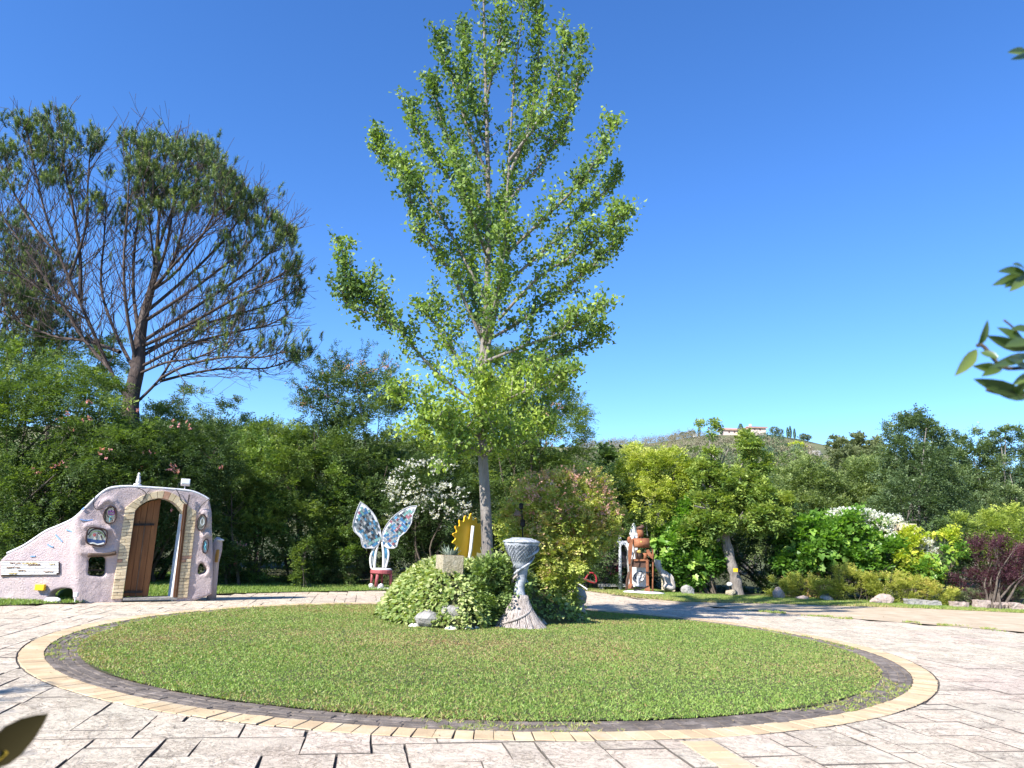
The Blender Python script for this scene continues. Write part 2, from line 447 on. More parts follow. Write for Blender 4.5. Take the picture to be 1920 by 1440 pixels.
for i in range(N1):
    for j in range(N2):
        if occ[i, j]: continue
        ctr = e1 * (o1 + (i + .5) * MOD) + e2 * (o2 + (j + .5) * MOD)
        if ctr[1] < 3.6 or ctr[1] > 28 or abs(ctr[0]) > .74 * ctr[1] + 1.6: continue
        fit = []
        for (a, b), wt in zip(kinds, wts):
            if i + a <= N1 and j + b <= N2 and not occ[i:i + a, j:j + b].any(): fit.append(((a, b), wt))
        (a, b) = rs.choices([f[0] for f in fit], [f[1] for f in fit])[0]
        occ[i:i + a, j:j + b] = True
        jt = lambda: rs.gauss(0, .006)
        poly = [e1 * (o1 + (i + u) * MOD + jt()) + e2 * (o2 + (j + v) * MOD + jt()) for u, v in ((0, 0), (0, b), (a, b), (a, 0))]
        c = sum(poly) / 4
        dc = c - np.array([CX, CY]); dist = np.linalg.norm(dc)
        if dist < R_KERB + .6:
            nn = dc / dist
            poly = clip_half(poly, nn, nn @ np.array([CX, CY]) + R_KERB + .008)
            if len(poly) < 3: continue
            area = .5 * abs(sum(poly[k][0] * poly[(k + 1) % len(poly)][1] - poly[(k + 1) % len(poly)][0] * poly[k][1] for k in range(len(poly))))
            if area < .004: continue
            c = sum(poly) / len(poly)
        if not inpoly(np.array([c[0]]), np.array([c[1]]), pave_poly)[0]: continue
        g = slab_geo(poly, rs)
        if g: slabs.append((math.hypot(*c), g))
slabs.sort(key=lambda s: s[0])
for k, (d, (vs, fs, c)) in enumerate(slabs[:300]):
    me = bpy.data.meshes.new('paving_slab'); me.from_pydata([(v[0] - c[0], v[1] - c[1], v[2]) for v in vs], [], fs)
    if me.polygons[0].normal.z < 0: me.flip_normals()
    dirty_sides(me, slab_mat); ob = link('paving_slab', me, slab_mat, paving, (c[0], c[1], 0))
mb = MB()
for d, (vs, fs, c) in slabs[300:]: mb.add(vs, fs)
ob = mb.build('far_paving_slabs', None, paving); ob['kind'] = 'stuff'; dirty_sides(ob.data, slab_mat, .3)

# the lawn's two rings: yellow kerb tiles and dark cobbles
def ring_piece(r0, r1, a0, a1, z, rs, seg=2, jig=.004, cham=.006):
    ts = [a0 + (a1 - a0) * k / seg for k in range(seg + 1)]
    pts = [np.array([r1 * math.cos(a), r1 * math.sin(a)]) for a in ts] + [np.array([r0 * math.cos(a), r0 * math.sin(a)]) for a in ts[::-1]]
    pts = [p + np.array([rs.gauss(0, jig), rs.gauss(0, jig)]) for p in pts]
    c = sum(pts) / len(pts); n = len(pts); dz = rs.uniform(-.003, .003); top = []; mid = []; bot = []
    for p in pts:
        d = p - c; L = np.linalg.norm(d)
        top.append((*(p - d / L * cham), z + dz)); mid.append((*p, z + dz - .006)); bot.append((*p, -.03))
    vs = [(v[0] - c[0], v[1] - c[1], v[2]) for v in top + mid + bot]
    fs = [tuple(range(n))] + [(i, n + i, n + (i + 1) % n, (i + 1) % n) for i in range(n)] + [(n + i, 2 * n + i, 2 * n + (i + 1) % n, n + (i + 1) % n) for i in range(n)]
    return vs, fs, c
kerb_mat = varied('ochre_kerb', [(.25, (.43, .30, .18)), (.5, (.54, .395, .23)), (.75, (.57, .48, .34))], 3, .8, 45, .5, .02, 'World', per_obj=.12)
cob_mat = varied('dark_cobble', [(.25, (.085, .068, .056)), (.5, (.15, .122, .10)), (.75, (.27, .225, .19))], 4.5, .85, 50, .7, .02, 'World', per_obj=.2)
def disc(name, r0, r1, z, mat, n=180):
    mb = MB(); vs = []; fs = []
    for k in range(n):
        a = 2 * math.pi * k / n
        for r_ in (r0, r1): vs.append((CX + r_ * math.cos(a), CY + r_ * math.sin(a), z))
    for k in range(n): fs.append((2 * k, 2 * k + 1, 2 * ((k + 1) % n) + 1, 2 * ((k + 1) % n)))
    return tag(mb.add(vs, fs).build(name, mat), kind='structure')
kerb = disc('kerb_ring', R_COB - .005, R_KERB + .02, -.016, mortar)
NK = 246
for k in range(NK):
    a0 = 2 * math.pi * k / NK; gp = .0007
    vs, fs, c = ring_piece(R_COB + .006, R_KERB - .006, a0 + gp, a0 + 2 * math.pi / NK - gp, .004, rs)
    me = bpy.data.meshes.new('kerb_tile'); me.from_pydata(vs, [], fs)
    if me.polygons[0].normal.z < 0: me.flip_normals()
    dirty_sides(me, kerb_mat, .15); link('kerb_tile', me, kerb_mat, kerb, (CX + c[0], CY + c[1], 0))
# a straight band of the same tiles running from the ring towards the viewer
sp0 = G(1322, 1398); band = disc('kerb_band', 0.001, 0.01, -.03, mortar); 
for k in range(16):
    c = np.array([sp0.x, sp0.y]) - e1 * (k * .172 - .05) - e2 * .02
    if np.hypot(c[0] - CX, c[1] - CY) < R_KERB + .07: continue
    q = [c + e1 * u * .083 + e2 * v * .148 for u, v in ((-1, -1), (-1, 1), (1, 1), (1, -1))]
    g_ = slab_geo(q, rs, .006, .002); vs, fs, cc_ = g_
    me = bpy.data.meshes.new('kerb_tile'); me.from_pydata([(v[0] - cc_[0], v[1] - cc_[1], v[2]) for v in vs], [], fs)
    if me.polygons[0].normal.z < 0: me.flip_normals()
    dirty_sides(me, kerb_mat, .15); link('kerb_tile', me, kerb_mat, band, (cc_[0], cc_[1], 0))
cobr = disc('cobble_ring', R_LAWN - .15, R_COB, -.010, varied('sandy_soil', [(.3, (.16, .12, .085)), (.7, (.27, .22, .165))], 8, .95, 60, .5, .01, 'World'))
cobs = []
rr = [R_LAWN - .03, R_LAWN + .085, R_LAWN + .2, R_LAWN + .28, R_COB - .004]
for q in range(4):
    n = int(2 * math.pi * rr[q] / .21); off = rs.random()
    for k in range(n):
        a0 = 2 * math.pi * (k + off) / n; wa = 2 * math.pi / n
        vs, fs, c = ring_piece(rr[q] + .005, rr[q + 1] - .005, a0 + .0008, a0 + wa - .0008, -.001 + rs.uniform(-.004, .003), rs, 2, .006, .010)
        cobs.append((math.hypot(CX + c[0], CY + c[1]), vs, fs, c))
cobs.sort(key=lambda s: s[0])
for d, vs, fs, c in cobs[:300]:
    me = bpy.data.meshes.new('cobble'); me.from_pydata(vs, [], fs)
    if me.polygons[0].normal.z < 0: me.flip_normals()
    dirty_sides(me, cob_mat, .15); link('cobble', me, cob_mat, cobr, (CX + c[0], CY + c[1], 0))
mb = MB()
for d, vs, fs, c in cobs[300:]: mb.add([(v[0] + CX + c[0], v[1] + CY + c[1], v[2]) for v in vs], fs)
ob = mb.build('far_cobbles', cob_mat, cobr); ob['kind'] = 'stuff'

# dry earth track, lawns
verge_edge = [vec2(p) for p in (G(1092, 1107), G(1190, 1121), G(1280, 1129), G(1447, 1132.5), G(1697, 1140), G(1920, 1150))]
track = sheet('earth_track', wobble([vec2(p) for p in pave_r[:-2]] + [(16, 14.4), (40, 4), (60, 22)] + [(40, 26), (15.9, 24.2)] + verge_edge[::-1][1:] + [(2.9, 27)], .22, .045), .008, earth)
lawn_back_poly = [(-45, 12.7), (-14, 14.9)] + [vec2(p) for p in pave_edge[2:]] + [(2.2, 45), (-45, 45)]
sheet('back_lawn', wobble(lawn_back_poly, .3, .03), .014, turf_soil)
verge_poly = [(2.4, 27.3)] + verge_edge + [(30, 21.5), (60, 22), (60, 60), (2.4, 60)]
sheet('verge', wobble(verge_poly, .3, .04), .018, turf_soil)

def lawn_z(r): return .012 + .07 * np.clip(1 - (r / R_LAWN) ** 2, 0, 1)
mb = MB(); NR, NA = 24, 96; vs = [(CX, CY, float(lawn_z(np.array(0))))]; fs = []
for i in range(1, NR + 1):
    for k in range(NA):
        a = 2 * math.pi * k / NA; r_ = (R_LAWN - .02) * i / NR + (.03 * math.sin(5 * a) + .02 * math.sin(13 * a + 1) if i == NR else 0)
        vs.append((CX + r_ * math.cos(a), CY + r_ * math.sin(a), float(lawn_z(r_))))
for k in range(NA): fs.append((0, 1 + k, 1 + (k + 1) % NA))
for i in range(NR - 1):
    for k in range(NA): fs.append((1 + i * NA + k, 1 + (i + 1) * NA + k, 1 + (i + 1) * NA + (k + 1) % NA, 1 + i * NA + (k + 1) % NA))
tag(mb.add(vs, fs).build('lawn', turf_soil, smooth=True), kind='structure')

grass_mat = leafmat('grass_blade', [(.0, (.30, .17, .09)), (.16, (.38, .30, .15)), (.3, (.30, .32, .10)), (.5, (.20, .275, .06)), (.72, (.115, .20, .038)), (1, (.31, .40, .10))], .3, .5, .3)
def vnoise(x, y, s, seed):
    r_ = np.random.default_rng(seed); q = 0
    for k in range(6):
        a = r_.uniform(0, 6.3); f = s * r_.uniform(.5, 1.8)
        q = q + np.sin((x * math.cos(a) + y * math.sin(a)) * f + r_.uniform(0, 6.3))
    return q / 6
def blades(name, x, y, z, label, h, wd, tint, lean=.55, cat='grass'):
    n = len(x); B = np.stack([x, y, z], 1)
    D = np.stack([rng.normal(0, lean, n), rng.normal(0, lean, n), np.ones(n)], 1)
    N = rng.normal(0, 1, (n, 3)); N[:, 2] *= .3
    dist = np.hypot(x, y); V, F = leaves(B, D, N, h * rng.uniform(.5, 1.35, n), wd * (1 + dist * .09) * rng.uniform(.7, 1.3, n), 'tri')
    o = npmesh(name, V, F, grass_mat, None, np.clip(tint, .01, .99))
    return tag(o, label, cat, kind='stuff')
# the round lawn
n = 420000
a = rng.uniform(0, 2 * math.pi, n); r_ = R_LAWN * np.sqrt(rng.random(n)); x = CX + r_ * np.cos(a); y = CY + r_ * np.sin(a)
d = np.hypot(x, y); keep = (rng.random(n) < np.clip((10.5 / d) ** 1.3, 0, 1))
edge = R_LAWN + .035 - .03 * (1 + vnoise(a * 6, a * 3, 2.2, 4)); keep &= r_ < edge
x, y, r_ = x[keep], y[keep], r_[keep]
dry = np.exp(-(((x + 1.0) / 2.4) ** 2 + ((y - 12.2) / 1.1) ** 2)) + .45 * np.exp(-(((x + .9) / 1.6) ** 2 + ((y - 16.9) / .8) ** 2))
tint = .50 + .15 * vnoise(x, y, 1.4, 1) + .10 * vnoise(x, y, 6, 2) - .20 * dry * (1 + .6 * vnoise(x, y, 5, 8)) + rng.normal(0, .22, len(x)) - .25 * (rng.random(len(x)) < .10) - .18 * (r_ > R_LAWN - .30) * rng.random(len(x)) + .16 * vnoise(x, y, .9, 71) - .10 * (vnoise(x, y, 2.2, 55) > .33)
tint += .10 * (y < 9.5) + .08 * (x > 2)
hh = .026 + .008 * vnoise(x, y, 3, 5) + .014 * (rng.random(len(x)) < .10) + .008 * (y < 8.6)
blades('lawn_grass', x, y, lawn_z(r_) - .004, 'mown green grass of the round lawn with a dry brownish patch', hh, .0078, tint, 1.0)
# clover and broad weeds in the lawn
n = 9000; a = rng.uniform(0, 2 * math.pi, n); q = (R_LAWN - .12) * np.sqrt(rng.random(n)); x = CX + q * np.cos(a); y = CY + q * np.sin(a)
k_ = (vnoise(x, y, 3.0, 31) > .12) & (y < 11); x, y, q = x[k_], y[k_], q[k_]; n = len(x)
V, F = leaves(np.stack([x, y, lawn_z(q) + .02], 1), np.stack([rng.normal(0, 1, n), rng.normal(0, 1, n), np.full(n, .5)], 1), np.tile([0, 0, 1.0], (n, 1)) + rng.normal(0, .2, (n, 3)), .035 * rng.uniform(.6, 1.5, n), .02, 'leaf')
tag(npmesh('lawn_weeds', V, F, leafmat('weed_leaf', [(0, (.09, .17, .03)), (1, (.20, .30, .07))], .3), None, rng.random(n)), 'broad leaved clover and weeds among the lawn grass', 'weeds', kind='stuff')
# back lawn and verge
n = 260000; x = rng.uniform(-13, 3, n); y = rng.uniform(14, 29, n); k_ = inpoly(x, y, lawn_back_poly) & (x > -.72 * y) & (rng.random(n) < .75)
x, y = x[k_], y[k_]
blades('back_grass', x, y, np.full(len(x), .014), 'bright mown grass strip between the paving and the hedge', .06, .0065, .58 + .12 * vnoise(x, y, 2, 3) + rng.normal(0, .12, len(x)))
n = 420000; x = rng.uniform(2.2, 22, n); y = rng.uniform(20, 30.5, n); vp2 = [(p[0] - .0, p[1] - .12) for p in verge_poly]
k_ = inpoly(x, y, vp2) & (x < .75 * y)
dd = np.full(n, 9.0)
for i in range(len(verge_edge) - 1):
    ax, ay = verge_edge[i]; bx, by = verge_edge[i + 1]; tt = np.clip(((x - ax) * (bx - ax) + (y - ay) * (by - ay)) / ((bx - ax) ** 2 + (by - ay) ** 2), 0, 1)
    dd = np.minimum(dd, np.hypot(x - ax - tt * (bx - ax), y - ay - tt * (by - ay)))
k_ &= (dd < 3.2) & (rng.random(n) < np.clip(.25 + dd, 0, 1)); x, y, dd = x[k_], y[k_], dd[k_]
tint = .26 + .24 * np.clip(dd / 1.8, 0, 1) + .12 * vnoise(x, y, 1.5, 9) + rng.normal(0, .12, len(x)) + .10 * (x > 12)
blades('verge_grass', x, y, np.full(len(x), .018), 'thin straw coloured and green grass along the earth track', .05, .0075, tint)
# weeds in the cobble joints and on the track
n = 2300; a = rng.uniform(0, 2 * math.pi, n); q = rng.uniform(R_LAWN, R_COB, n); keep = (vnoise(a * R_COB, q * 3, 1.1, 12) > .12) | ((np.cos(a) < -.8) & (rng.random(n) < .45))
a, q = a[keep], q[keep]; a = np.repeat(a, 8) + rng.normal(0, .0028, len(a) * 8); q = np.repeat(q, 8) + rng.normal(0, .016, len(q) * 8)
x, y = CX + q * np.cos(a), CY + q * np.sin(a)
blades('joint_weeds', x, y, np.full(len(x), -.006), 'small tufts of grass in the joints of the dark cobble ring', .042, .0065, .34 + rng.normal(0, .15, len(x)), 1.1, 'weeds')
cx_ = np.array([[10.3, 18.4], [9.3, 18.95], [10.9, 17.9], [11.6, 17.4], [8.6, 19.3], [8.1, 19.7], [7.3, 20.3], [9.8, 18.9], [6.9, 20.6], [12.2, 17.2]])
cc = np.repeat(cx_, 260, 0) + rng.normal(0, 1, (2600, 2)) * np.array([.22, .06]); cc = cc[vnoise(cc[:, 0], cc[:, 1], 7, 5) > .08]
blades('track_weeds', cc[:, 0], cc[:, 1], np.full(len(cc), .008), 'weedy tufts along the edge between paving and earth track', .06, .007, .40 + rng.normal(0, .14, len(cc)), 1.0, 'weeds')
# fine litter on the paving and the track
n = 5200; x = rng.uniform(-9, 14, n); y = rng.uniform(5, 24, n); k_ = (np.hypot(x - CX, y - CY) > R_LAWN) & (rng.random(n) < np.where(np.hypot(x - CX, y - CY) < R_KERB, .9, .12)); x, y = x[k_], y[k_]; n = len(x)
V, F = leaves(np.stack([x, y, np.full(n, .010)], 1), np.stack([rng.normal(0, 1, n), rng.normal(0, 1, n), rng.uniform(0, .2, n)], 1), np.tile([0, 0, 1.0], (n, 1)), .03 * rng.uniform(.5, 1.5, n), .014, 'leaf')
tag(npmesh('leaf_litter', V, F, leafmat('dead_leaf', [(0, (.10, .06, .03)), (1, (.32, .24, .12))], .1), None, rng.random(n)), 'dry fallen leaves and crumbs scattered over the paving', 'leaf litter', kind='stuff')

# hills
def ridge(px):
    xs = [-400, 0, 260, 340, 430, 490, 560, 700, 900, 1050, 1110, 1200, 1250, 1300, 1350, 1440, 1500, 1550, 1600, 1680, 1800, 1920, 2300]
    ys = [800, 800, 792, 792, 796, 806, 815, 825, 835, 836, 838, 832, 826, 817, 813, 813, 822, 834, 842, 858, 880, 890, 900]
    return float(np.interp(px, xs, ys))
RD = 600.0
hill_v = []; hill_f = []; NA2, ND = 150, 34
def hill_h(th_px, D):
    top = P(th_px, ridge(th_px), RD).z
    s_ = np.clip((D - 62) / (RD - 62), 0, 1); s_ = s_ ** 1.55
    h = top * s_ if D <= RD else top * (1 - .25 * ((D - RD) / 300) ** 2)
    return h
for i in range(NA2):
    px = -420 + (2340 + 420) * i / (NA2 - 1)
    for j in range(ND):
        D = 62 + (RD + 150 - 62) * j / (ND - 1); q = P(px, ridge(px), D)
        z = hill_h(px, D) + (0.5 * math.sin(px * .03 + D * .05) * min(1, (D - 62) / 60) if D < RD - 10 else 0)
        hill_v.append((q.x, D, z - (.6 if j == 0 else 0)))
for i in range(NA2 - 1):
    for j in range(ND - 1): hill_f.append((i * ND + j, (i + 1) * ND + j, (i + 1) * ND + j + 1, i * ND + j + 1))
hill_mat = varied('hillside', [(.3, (.07, .09, .035)), (.5, (.12, .13, .055)), (.64, (.20, .18, .09)), (.75, (.42, .33, .20))], .022, .95, .6, .5, .5, 'World')
tag(MB().add(hill_v, hill_f).build('hill', hill_mat, smooth=True), kind='structure')
def hill_pt(px, D): 
    q = P(px, ridge(px), D); return Vector((q.x, D, hill_h(px, D)))

# =================================================================== TREES AND SHRUBS
bark_grey = varied('grey_bark', [(.3, (.16, .135, .115)), (.6, (.30, .265, .235)), (.8, (.40, .36, .33))], 5, .95, 22, 1.0, .05, 'World', (1, 1, .25))
bark_pine = varied('pine_bark', [(.3, (.045, .034, .030)), (.55, (.095, .070, .060)), (.8, (.19, .155, .14))], 4, .95, 16, 1.0, .06, 'World', (1, 1, .35))
bark_dark = varied('dark_bark', [(.3, (.06, .045, .035)), (.7, (.16, .13, .10))], 6, .95, 25, .9, .03, 'World', (1, 1, .3))
# leaf kinds: young/pale ends of the ramps carry the kind's own colours
L_ginkgo = leafmat('ginkgo_leaf', [(0, (.05, .095, .035)), (.4, (.11, .175, .05)), (.7, (.20, .28, .06)), (1, (.36, .43, .08))], .34, .5, .28)
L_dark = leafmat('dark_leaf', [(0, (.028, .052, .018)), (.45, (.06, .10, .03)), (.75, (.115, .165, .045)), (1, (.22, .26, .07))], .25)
L_mid = leafmat('mid_leaf', [(0, (.04, .075, .02)), (.4, (.085, .145, .035)), (.7, (.16, .23, .05)), (1, (.28, .33, .07))], .3)
L_feather = leafmat('feather_leaf', [(0, (.035, .06, .02)), (.45, (.08, .125, .032)), (.75, (.15, .205, .045)), (1, (.30, .35, .07))], .35)
L_pale = leafmat('pale_leaf', [(0, (.06, .09, .03)), (.45, (.12, .165, .055)), (.8, (.21, .26, .08)), (1, (.32, .35, .13))], .3)
L_lime = leafmat('lime_leaf', [(0, (.10, .14, .03)), (.4, (.22, .28, .05)), (.7, (.38, .42, .08)), (1, (.58, .56, .18))], .3)
L_olive = leafmat('olive_leaf', [(0, (.06, .08, .035)), (.5, (.13, .155, .065)), (1, (.23, .25, .12))], .2)
L_blue = leafmat('blue_green_leaf', [(0, (.04, .065, .03)), (.5, (.09, .135, .055)), (.8, (.17, .225, .09)), (1, (.29, .34, .15))], .25, .45, .35)
L_vine = leafmat('vine_leaf', [(0, (.05, .11, .02)), (.45, (.12, .235, .035)), (.75, (.20, .33, .055)), (1, (.34, .46, .09))], .42, .4, .4)
L_yvine = leafmat('yellow_vine_leaf', [(0, (.16, .25, .03)), (.4, (.38, .42, .05)), (1, (.62, .58, .08))], .4)
L_purple = leafmat('purple_leaf', [(0, (.03, .012, .018)), (.5, (.075, .028, .04)), (.85, (.14, .055, .065)), (1, (.22, .10, .10))], .25)
L_juni = leafmat('shrub_leaf', [(0, (.09, .11, .025)), (.45, (.22, .25, .04)), (.8, (.38, .38, .07)), (1, (.46, .32, .10))], .25)
L_ivy = leafmat('variegated_leaf', [(0, (.07, .11, .03)), (.35, (.17, .24, .07)), (.7, (.36, .40, .15)), (1, (.55, .54, .30))], .25, .5)
L_abelia = leafmat('abelia_leaf', [(0, (.11, .14, .035)), (.4, (.25, .30, .06)), (.7, (.42, .44, .12)), (.88, (.60, .44, .22)), (1, (.64, .36, .26))], .25)
L_needle = leafmat('pine_needle', [(0, (.022, .04, .018)), (.4, (.05, .085, .025)), (.7, (.11, .16, .04)), (1, (.28, .33, .06))], .15, .4, .4)
L_white = leafmat('white_petal', [(0, (.62, .60, .60)), (1, (.86, .84, .86))], .3)
L_pink = leafmat('pink_petal', [(0, (.55, .20, .24)), (1, (.80, .42, .42))], .3)
L_mag = leafmat('magenta_petal', [(0, (.42, .06, .16)), (1, (.70, .20, .34))], .3)
L_bract = leafmat('dusty_pink_bract', [(0, (.48, .22, .18)), (.5, (.66, .40, .34)), (1, (.80, .62, .58))], .3)

def stems(parent, foot, lobes, r0=.06, mat=bark_dark, per=2, name='trunk', seed=0, spread=.15):
    rs_ = random.Random(seed); mb = MB(); foot = Vector(foot)
    for c, r_ in lobes:
        for k in range(per):
            b = foot + Vector((rs_.gauss(0, spread), rs_.gauss(0, spread), -.05))
            e = Vector(c) + Vector((rs_.gauss(0, .4) * r_[0], rs_.gauss(0, .4) * r_[1], rs_.uniform(-.2, .75) * r_[2]))
            m = b.lerp(e, .5) + Vector((rs_.gauss(0, .12), rs_.gauss(0, .12), .1)) * (e - b).length * .5
            mb.tube(smoothpath([b, b.lerp(m, .6), m, e], 3), lerp_list(r0, r0 * .22, 10), 6, cap=False)
            for q in range(4):
                s_ = m.lerp(e, rs_.uniform(.1, .9)); d = Vector((rs_.gauss(0, 1), rs_.gauss(0, 1), rs_.uniform(-.2, 1))).normalized()
                mb.tube([s_, s_ + d * r_[0] * .4, s_ + d * r_[0] * .7 + Vector((0, 0, .1))], [r0 * .25, r0 * .16, r0 * .07], 4, cap=False)
    return mb.build(name, mat, parent, smooth=True)
def bush(name, label, cat, foot, lobes, mat, group=None, trunk_r=.05, flowers=None, stem_mat=bark_dark, seed=1, **kw):
    t = empty(name, foot, label, cat, group)
    stems(t, foot, lobes, trunk_r, stem_mat, 2, 'trunk', seed)
    crown('crown', lobes, mat, t, **kw)
    if flowers:
        for (fm, n_, sz, fl) in flowers:
            ob = crown('blossoms', fl or lobes, fm, t, n=n_, k=7, sl=sz * 1.6, ll=sz, lw=sz * .8, inner=.02, jit=.9, upb=.5, spread=.9, droop=0, back=.15, clump=6, cr=.24)
            ob['kind'] = 'stuff'
    return t

# ------------------------------------------------------------------ mound of the middle bed
MOUND = [(-2.42, 15.1), (-2.1, 14.35), (-1.5, 13.75), (-.86, 13.5), (-.52, 13.62), (-.36, 14.2), (.0, 14.62), (.55, 14.78), (1.15, 15.1), (1.62, 15.9), (1.75, 16.9), (1.3, 18), (0, 18.6), (-1.5, 17.9), (-2.35, 16.6)]
def seg_dist(x, y, poly):
    d = np.full(np.shape(x), 99.0); n = len(poly)
    for i in range(n):
        ax, ay = poly[i]; bx, by = poly[(i + 1) % n]; tt = np.clip(((x - ax) * (bx - ax) + (y - ay) * (by - ay)) / ((bx - ax) ** 2 + (by - ay) ** 2), 0, 1)
        d = np.minimum(d, np.hypot(x - ax - tt * (bx - ax), y - ay - tt * (by - ay)))
    return d
def mound_h(x, y):
    x = np.asarray(x, float); y = np.asarray(y, float); d = seg_dist(x, y, MOUND); ins = inpoly(np.atleast_1d(x), np.atleast_1d(y), MOUND).reshape(x.shape)
    t = np.clip(d / 1.25, 0, 1); h = 1.0 * (1 - (1 - t) ** 2.6) * (1 + .06 * vnoise(x, y, 3, 44)) * np.where(x > .1, np.clip(1 - (x - .1) * .42, .35, 1), 1)
    return np.where(ins, h + .06, .02)
mb = MB(); nx, ny = 60, 70; vs = []; fs = []
for i in range(nx):
    for j in range(ny):
        x = -2.7 + 4.7 * i / (nx - 1); y = 13.2 + 5.7 * j / (ny - 1); vs.append((x, y, float(mound_h(x, y))))
for i in range(nx - 1):
    for j in range(ny - 1): fs.append((i * ny + j, (i + 1) * ny + j, (i + 1) * ny + j + 1, i * ny + j + 1))
tag(mb.add(vs, fs).build('mound', turf_soil, smooth=True), kind='structure')

# ivy carpet: shingled leaves hanging down the slope
n = 42000; x = rng.uniform(-2.5, 1.8, n); y = rng.uniform(13.4, 18.7, n); k_ = inpoly(x, y, MOUND) & ((y < 16.2) | (rng.random(n) < .4)); x, y = x[k_], y[k_]
k_ = (seg_dist(x, y, MOUND) > .02 + .05 * vnoise(x, y, 4, 3)) 
for a_, b_, c_ in ((803, 1158, 13.75), (848, 1149, 13.75), (834, 1113, 14.1)):
    q_ = P(a_, b_, c_); k_ &= np.hypot(x - q_.x, (y - c_) * .7) > .05
x, y = x[k_], y[k_]
k_ = (x < .5) | (rng.random(len(x)) < .25); x, y = x[k_], y[k_]
cl = vnoise(x, y, 5.5, 77); e_ = .02
h0 = mound_h(x, y); gx = (mound_h(x + e_, y) - h0) / e_; gy = (mound_h(x, y + e_) - h0) / e_
Nn = unit(np.stack([-gx, -gy, np.ones(len(x))], 1)); lift = .06 + .09 * np.clip(cl, -.4, 1) + rng.uniform(-.03, .06, len(x)) + .10 * (x > -.45) * (y < 15.5) * (.5 + cl)
B = np.stack([x, y, h0], 1) + Nn * lift[:, None]
down = unit(np.stack([-gx, -gy, np.zeros(len(x))], 1) * .6 + rng.normal(0, .35, B.shape)) + np.array([0, 0, -.55]) + Nn * .55
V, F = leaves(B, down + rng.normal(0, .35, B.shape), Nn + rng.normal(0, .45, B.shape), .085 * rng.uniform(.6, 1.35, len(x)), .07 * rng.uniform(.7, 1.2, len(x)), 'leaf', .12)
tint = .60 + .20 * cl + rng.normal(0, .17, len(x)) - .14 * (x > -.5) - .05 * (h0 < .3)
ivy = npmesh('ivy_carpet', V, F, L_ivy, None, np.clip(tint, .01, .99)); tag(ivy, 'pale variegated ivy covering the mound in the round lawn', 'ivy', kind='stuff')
# darker bushy plants at the right half of the mound, behind the goblet
f0 = Vector((.25, 14.9, .3))
bush('mound_shrub', 'low green variegated shrub between the stone planter and the grey goblet', 'shrub', f0, [lobe(905, 1105, 14.5, 42, 45, .5), lobe(935, 1090, 14.7, 38, 38, .5), lobe(885, 1145, 14.3, 30, 28, .3), lobe(918, 1125, 14.7, 28, 30, .3)], L_ivy, n=1500, k=8, sl=.22, ll=.075, lw=.05, tb=-.12, amp=.2, trunk_r=.02)
# spiky yellow-green leaves beside the trunk
t = empty('yucca_plant', P(968, 1090, 15.3), 'spiky yellow green strap leaved plant beside the slender trunk', 'plant')
n = 70; az = rng.uniform(0, 6.28, n); el = rng.uniform(.1, 1.3, n)
D = np.stack([np.cos(az) * np.cos(el), np.sin(az) * np.cos(el), np.sin(el)], 1); B = np.array(P(962, 1082, 15.3)) + rng.normal(0, .05, (n, 3))
V, F = leaves(B, D, rng.normal(0, .4, (n, 3)) + [0, 0, 1], rng.uniform(.35, .62, n), .035, 'leaf', .1)
npmesh('strap_leaves', V, F, leafmat('strap_leaf', [(0, (.12, .18, .04)), (1, (.45, .45, .14))], .25), t, rng.random(n))

# ------------------------------------------------------------------ the ginkgo
GD = 15.2
foot = P(915, 1082, GD); gk = empty('ginkgo_tree', foot, 'tall slender ginkgo with upswept fan leaved branches rising from the mound', 'tree')
def gp(x, y, off=0.0): return P(x, y, GD + off)
mb = MB()
tr = [gp(916, 1095), gp(915, 1060), gp(911, 960), gp(905, 850), gp(902, 780), gp(902, 700), gp(911, 600), gp(915, 470), gp(915, 330), gp(911, 180), gp(908, 60), gp(906, -40)]
tp = smoothpath(tr, 5); nT = len(tp)
mb.tube(tp, [.118 * (1 - i / nT) ** .85 + .010 if i > 3 else .12 + .015 * (3 - i) for i in range(nT)], 14, cap=False)
lead = smoothpath([gp(903, 700), gp(925, 610, -.1), gp(942, 500, -.15), gp(953, 330, -.2), gp(962, 180, -.2), gp(975, 60, -.2), gp(990, -40, -.2)], 5)
mb.tube(lead, lerp_list(.042, .008, len(lead)), 8, cap=False)
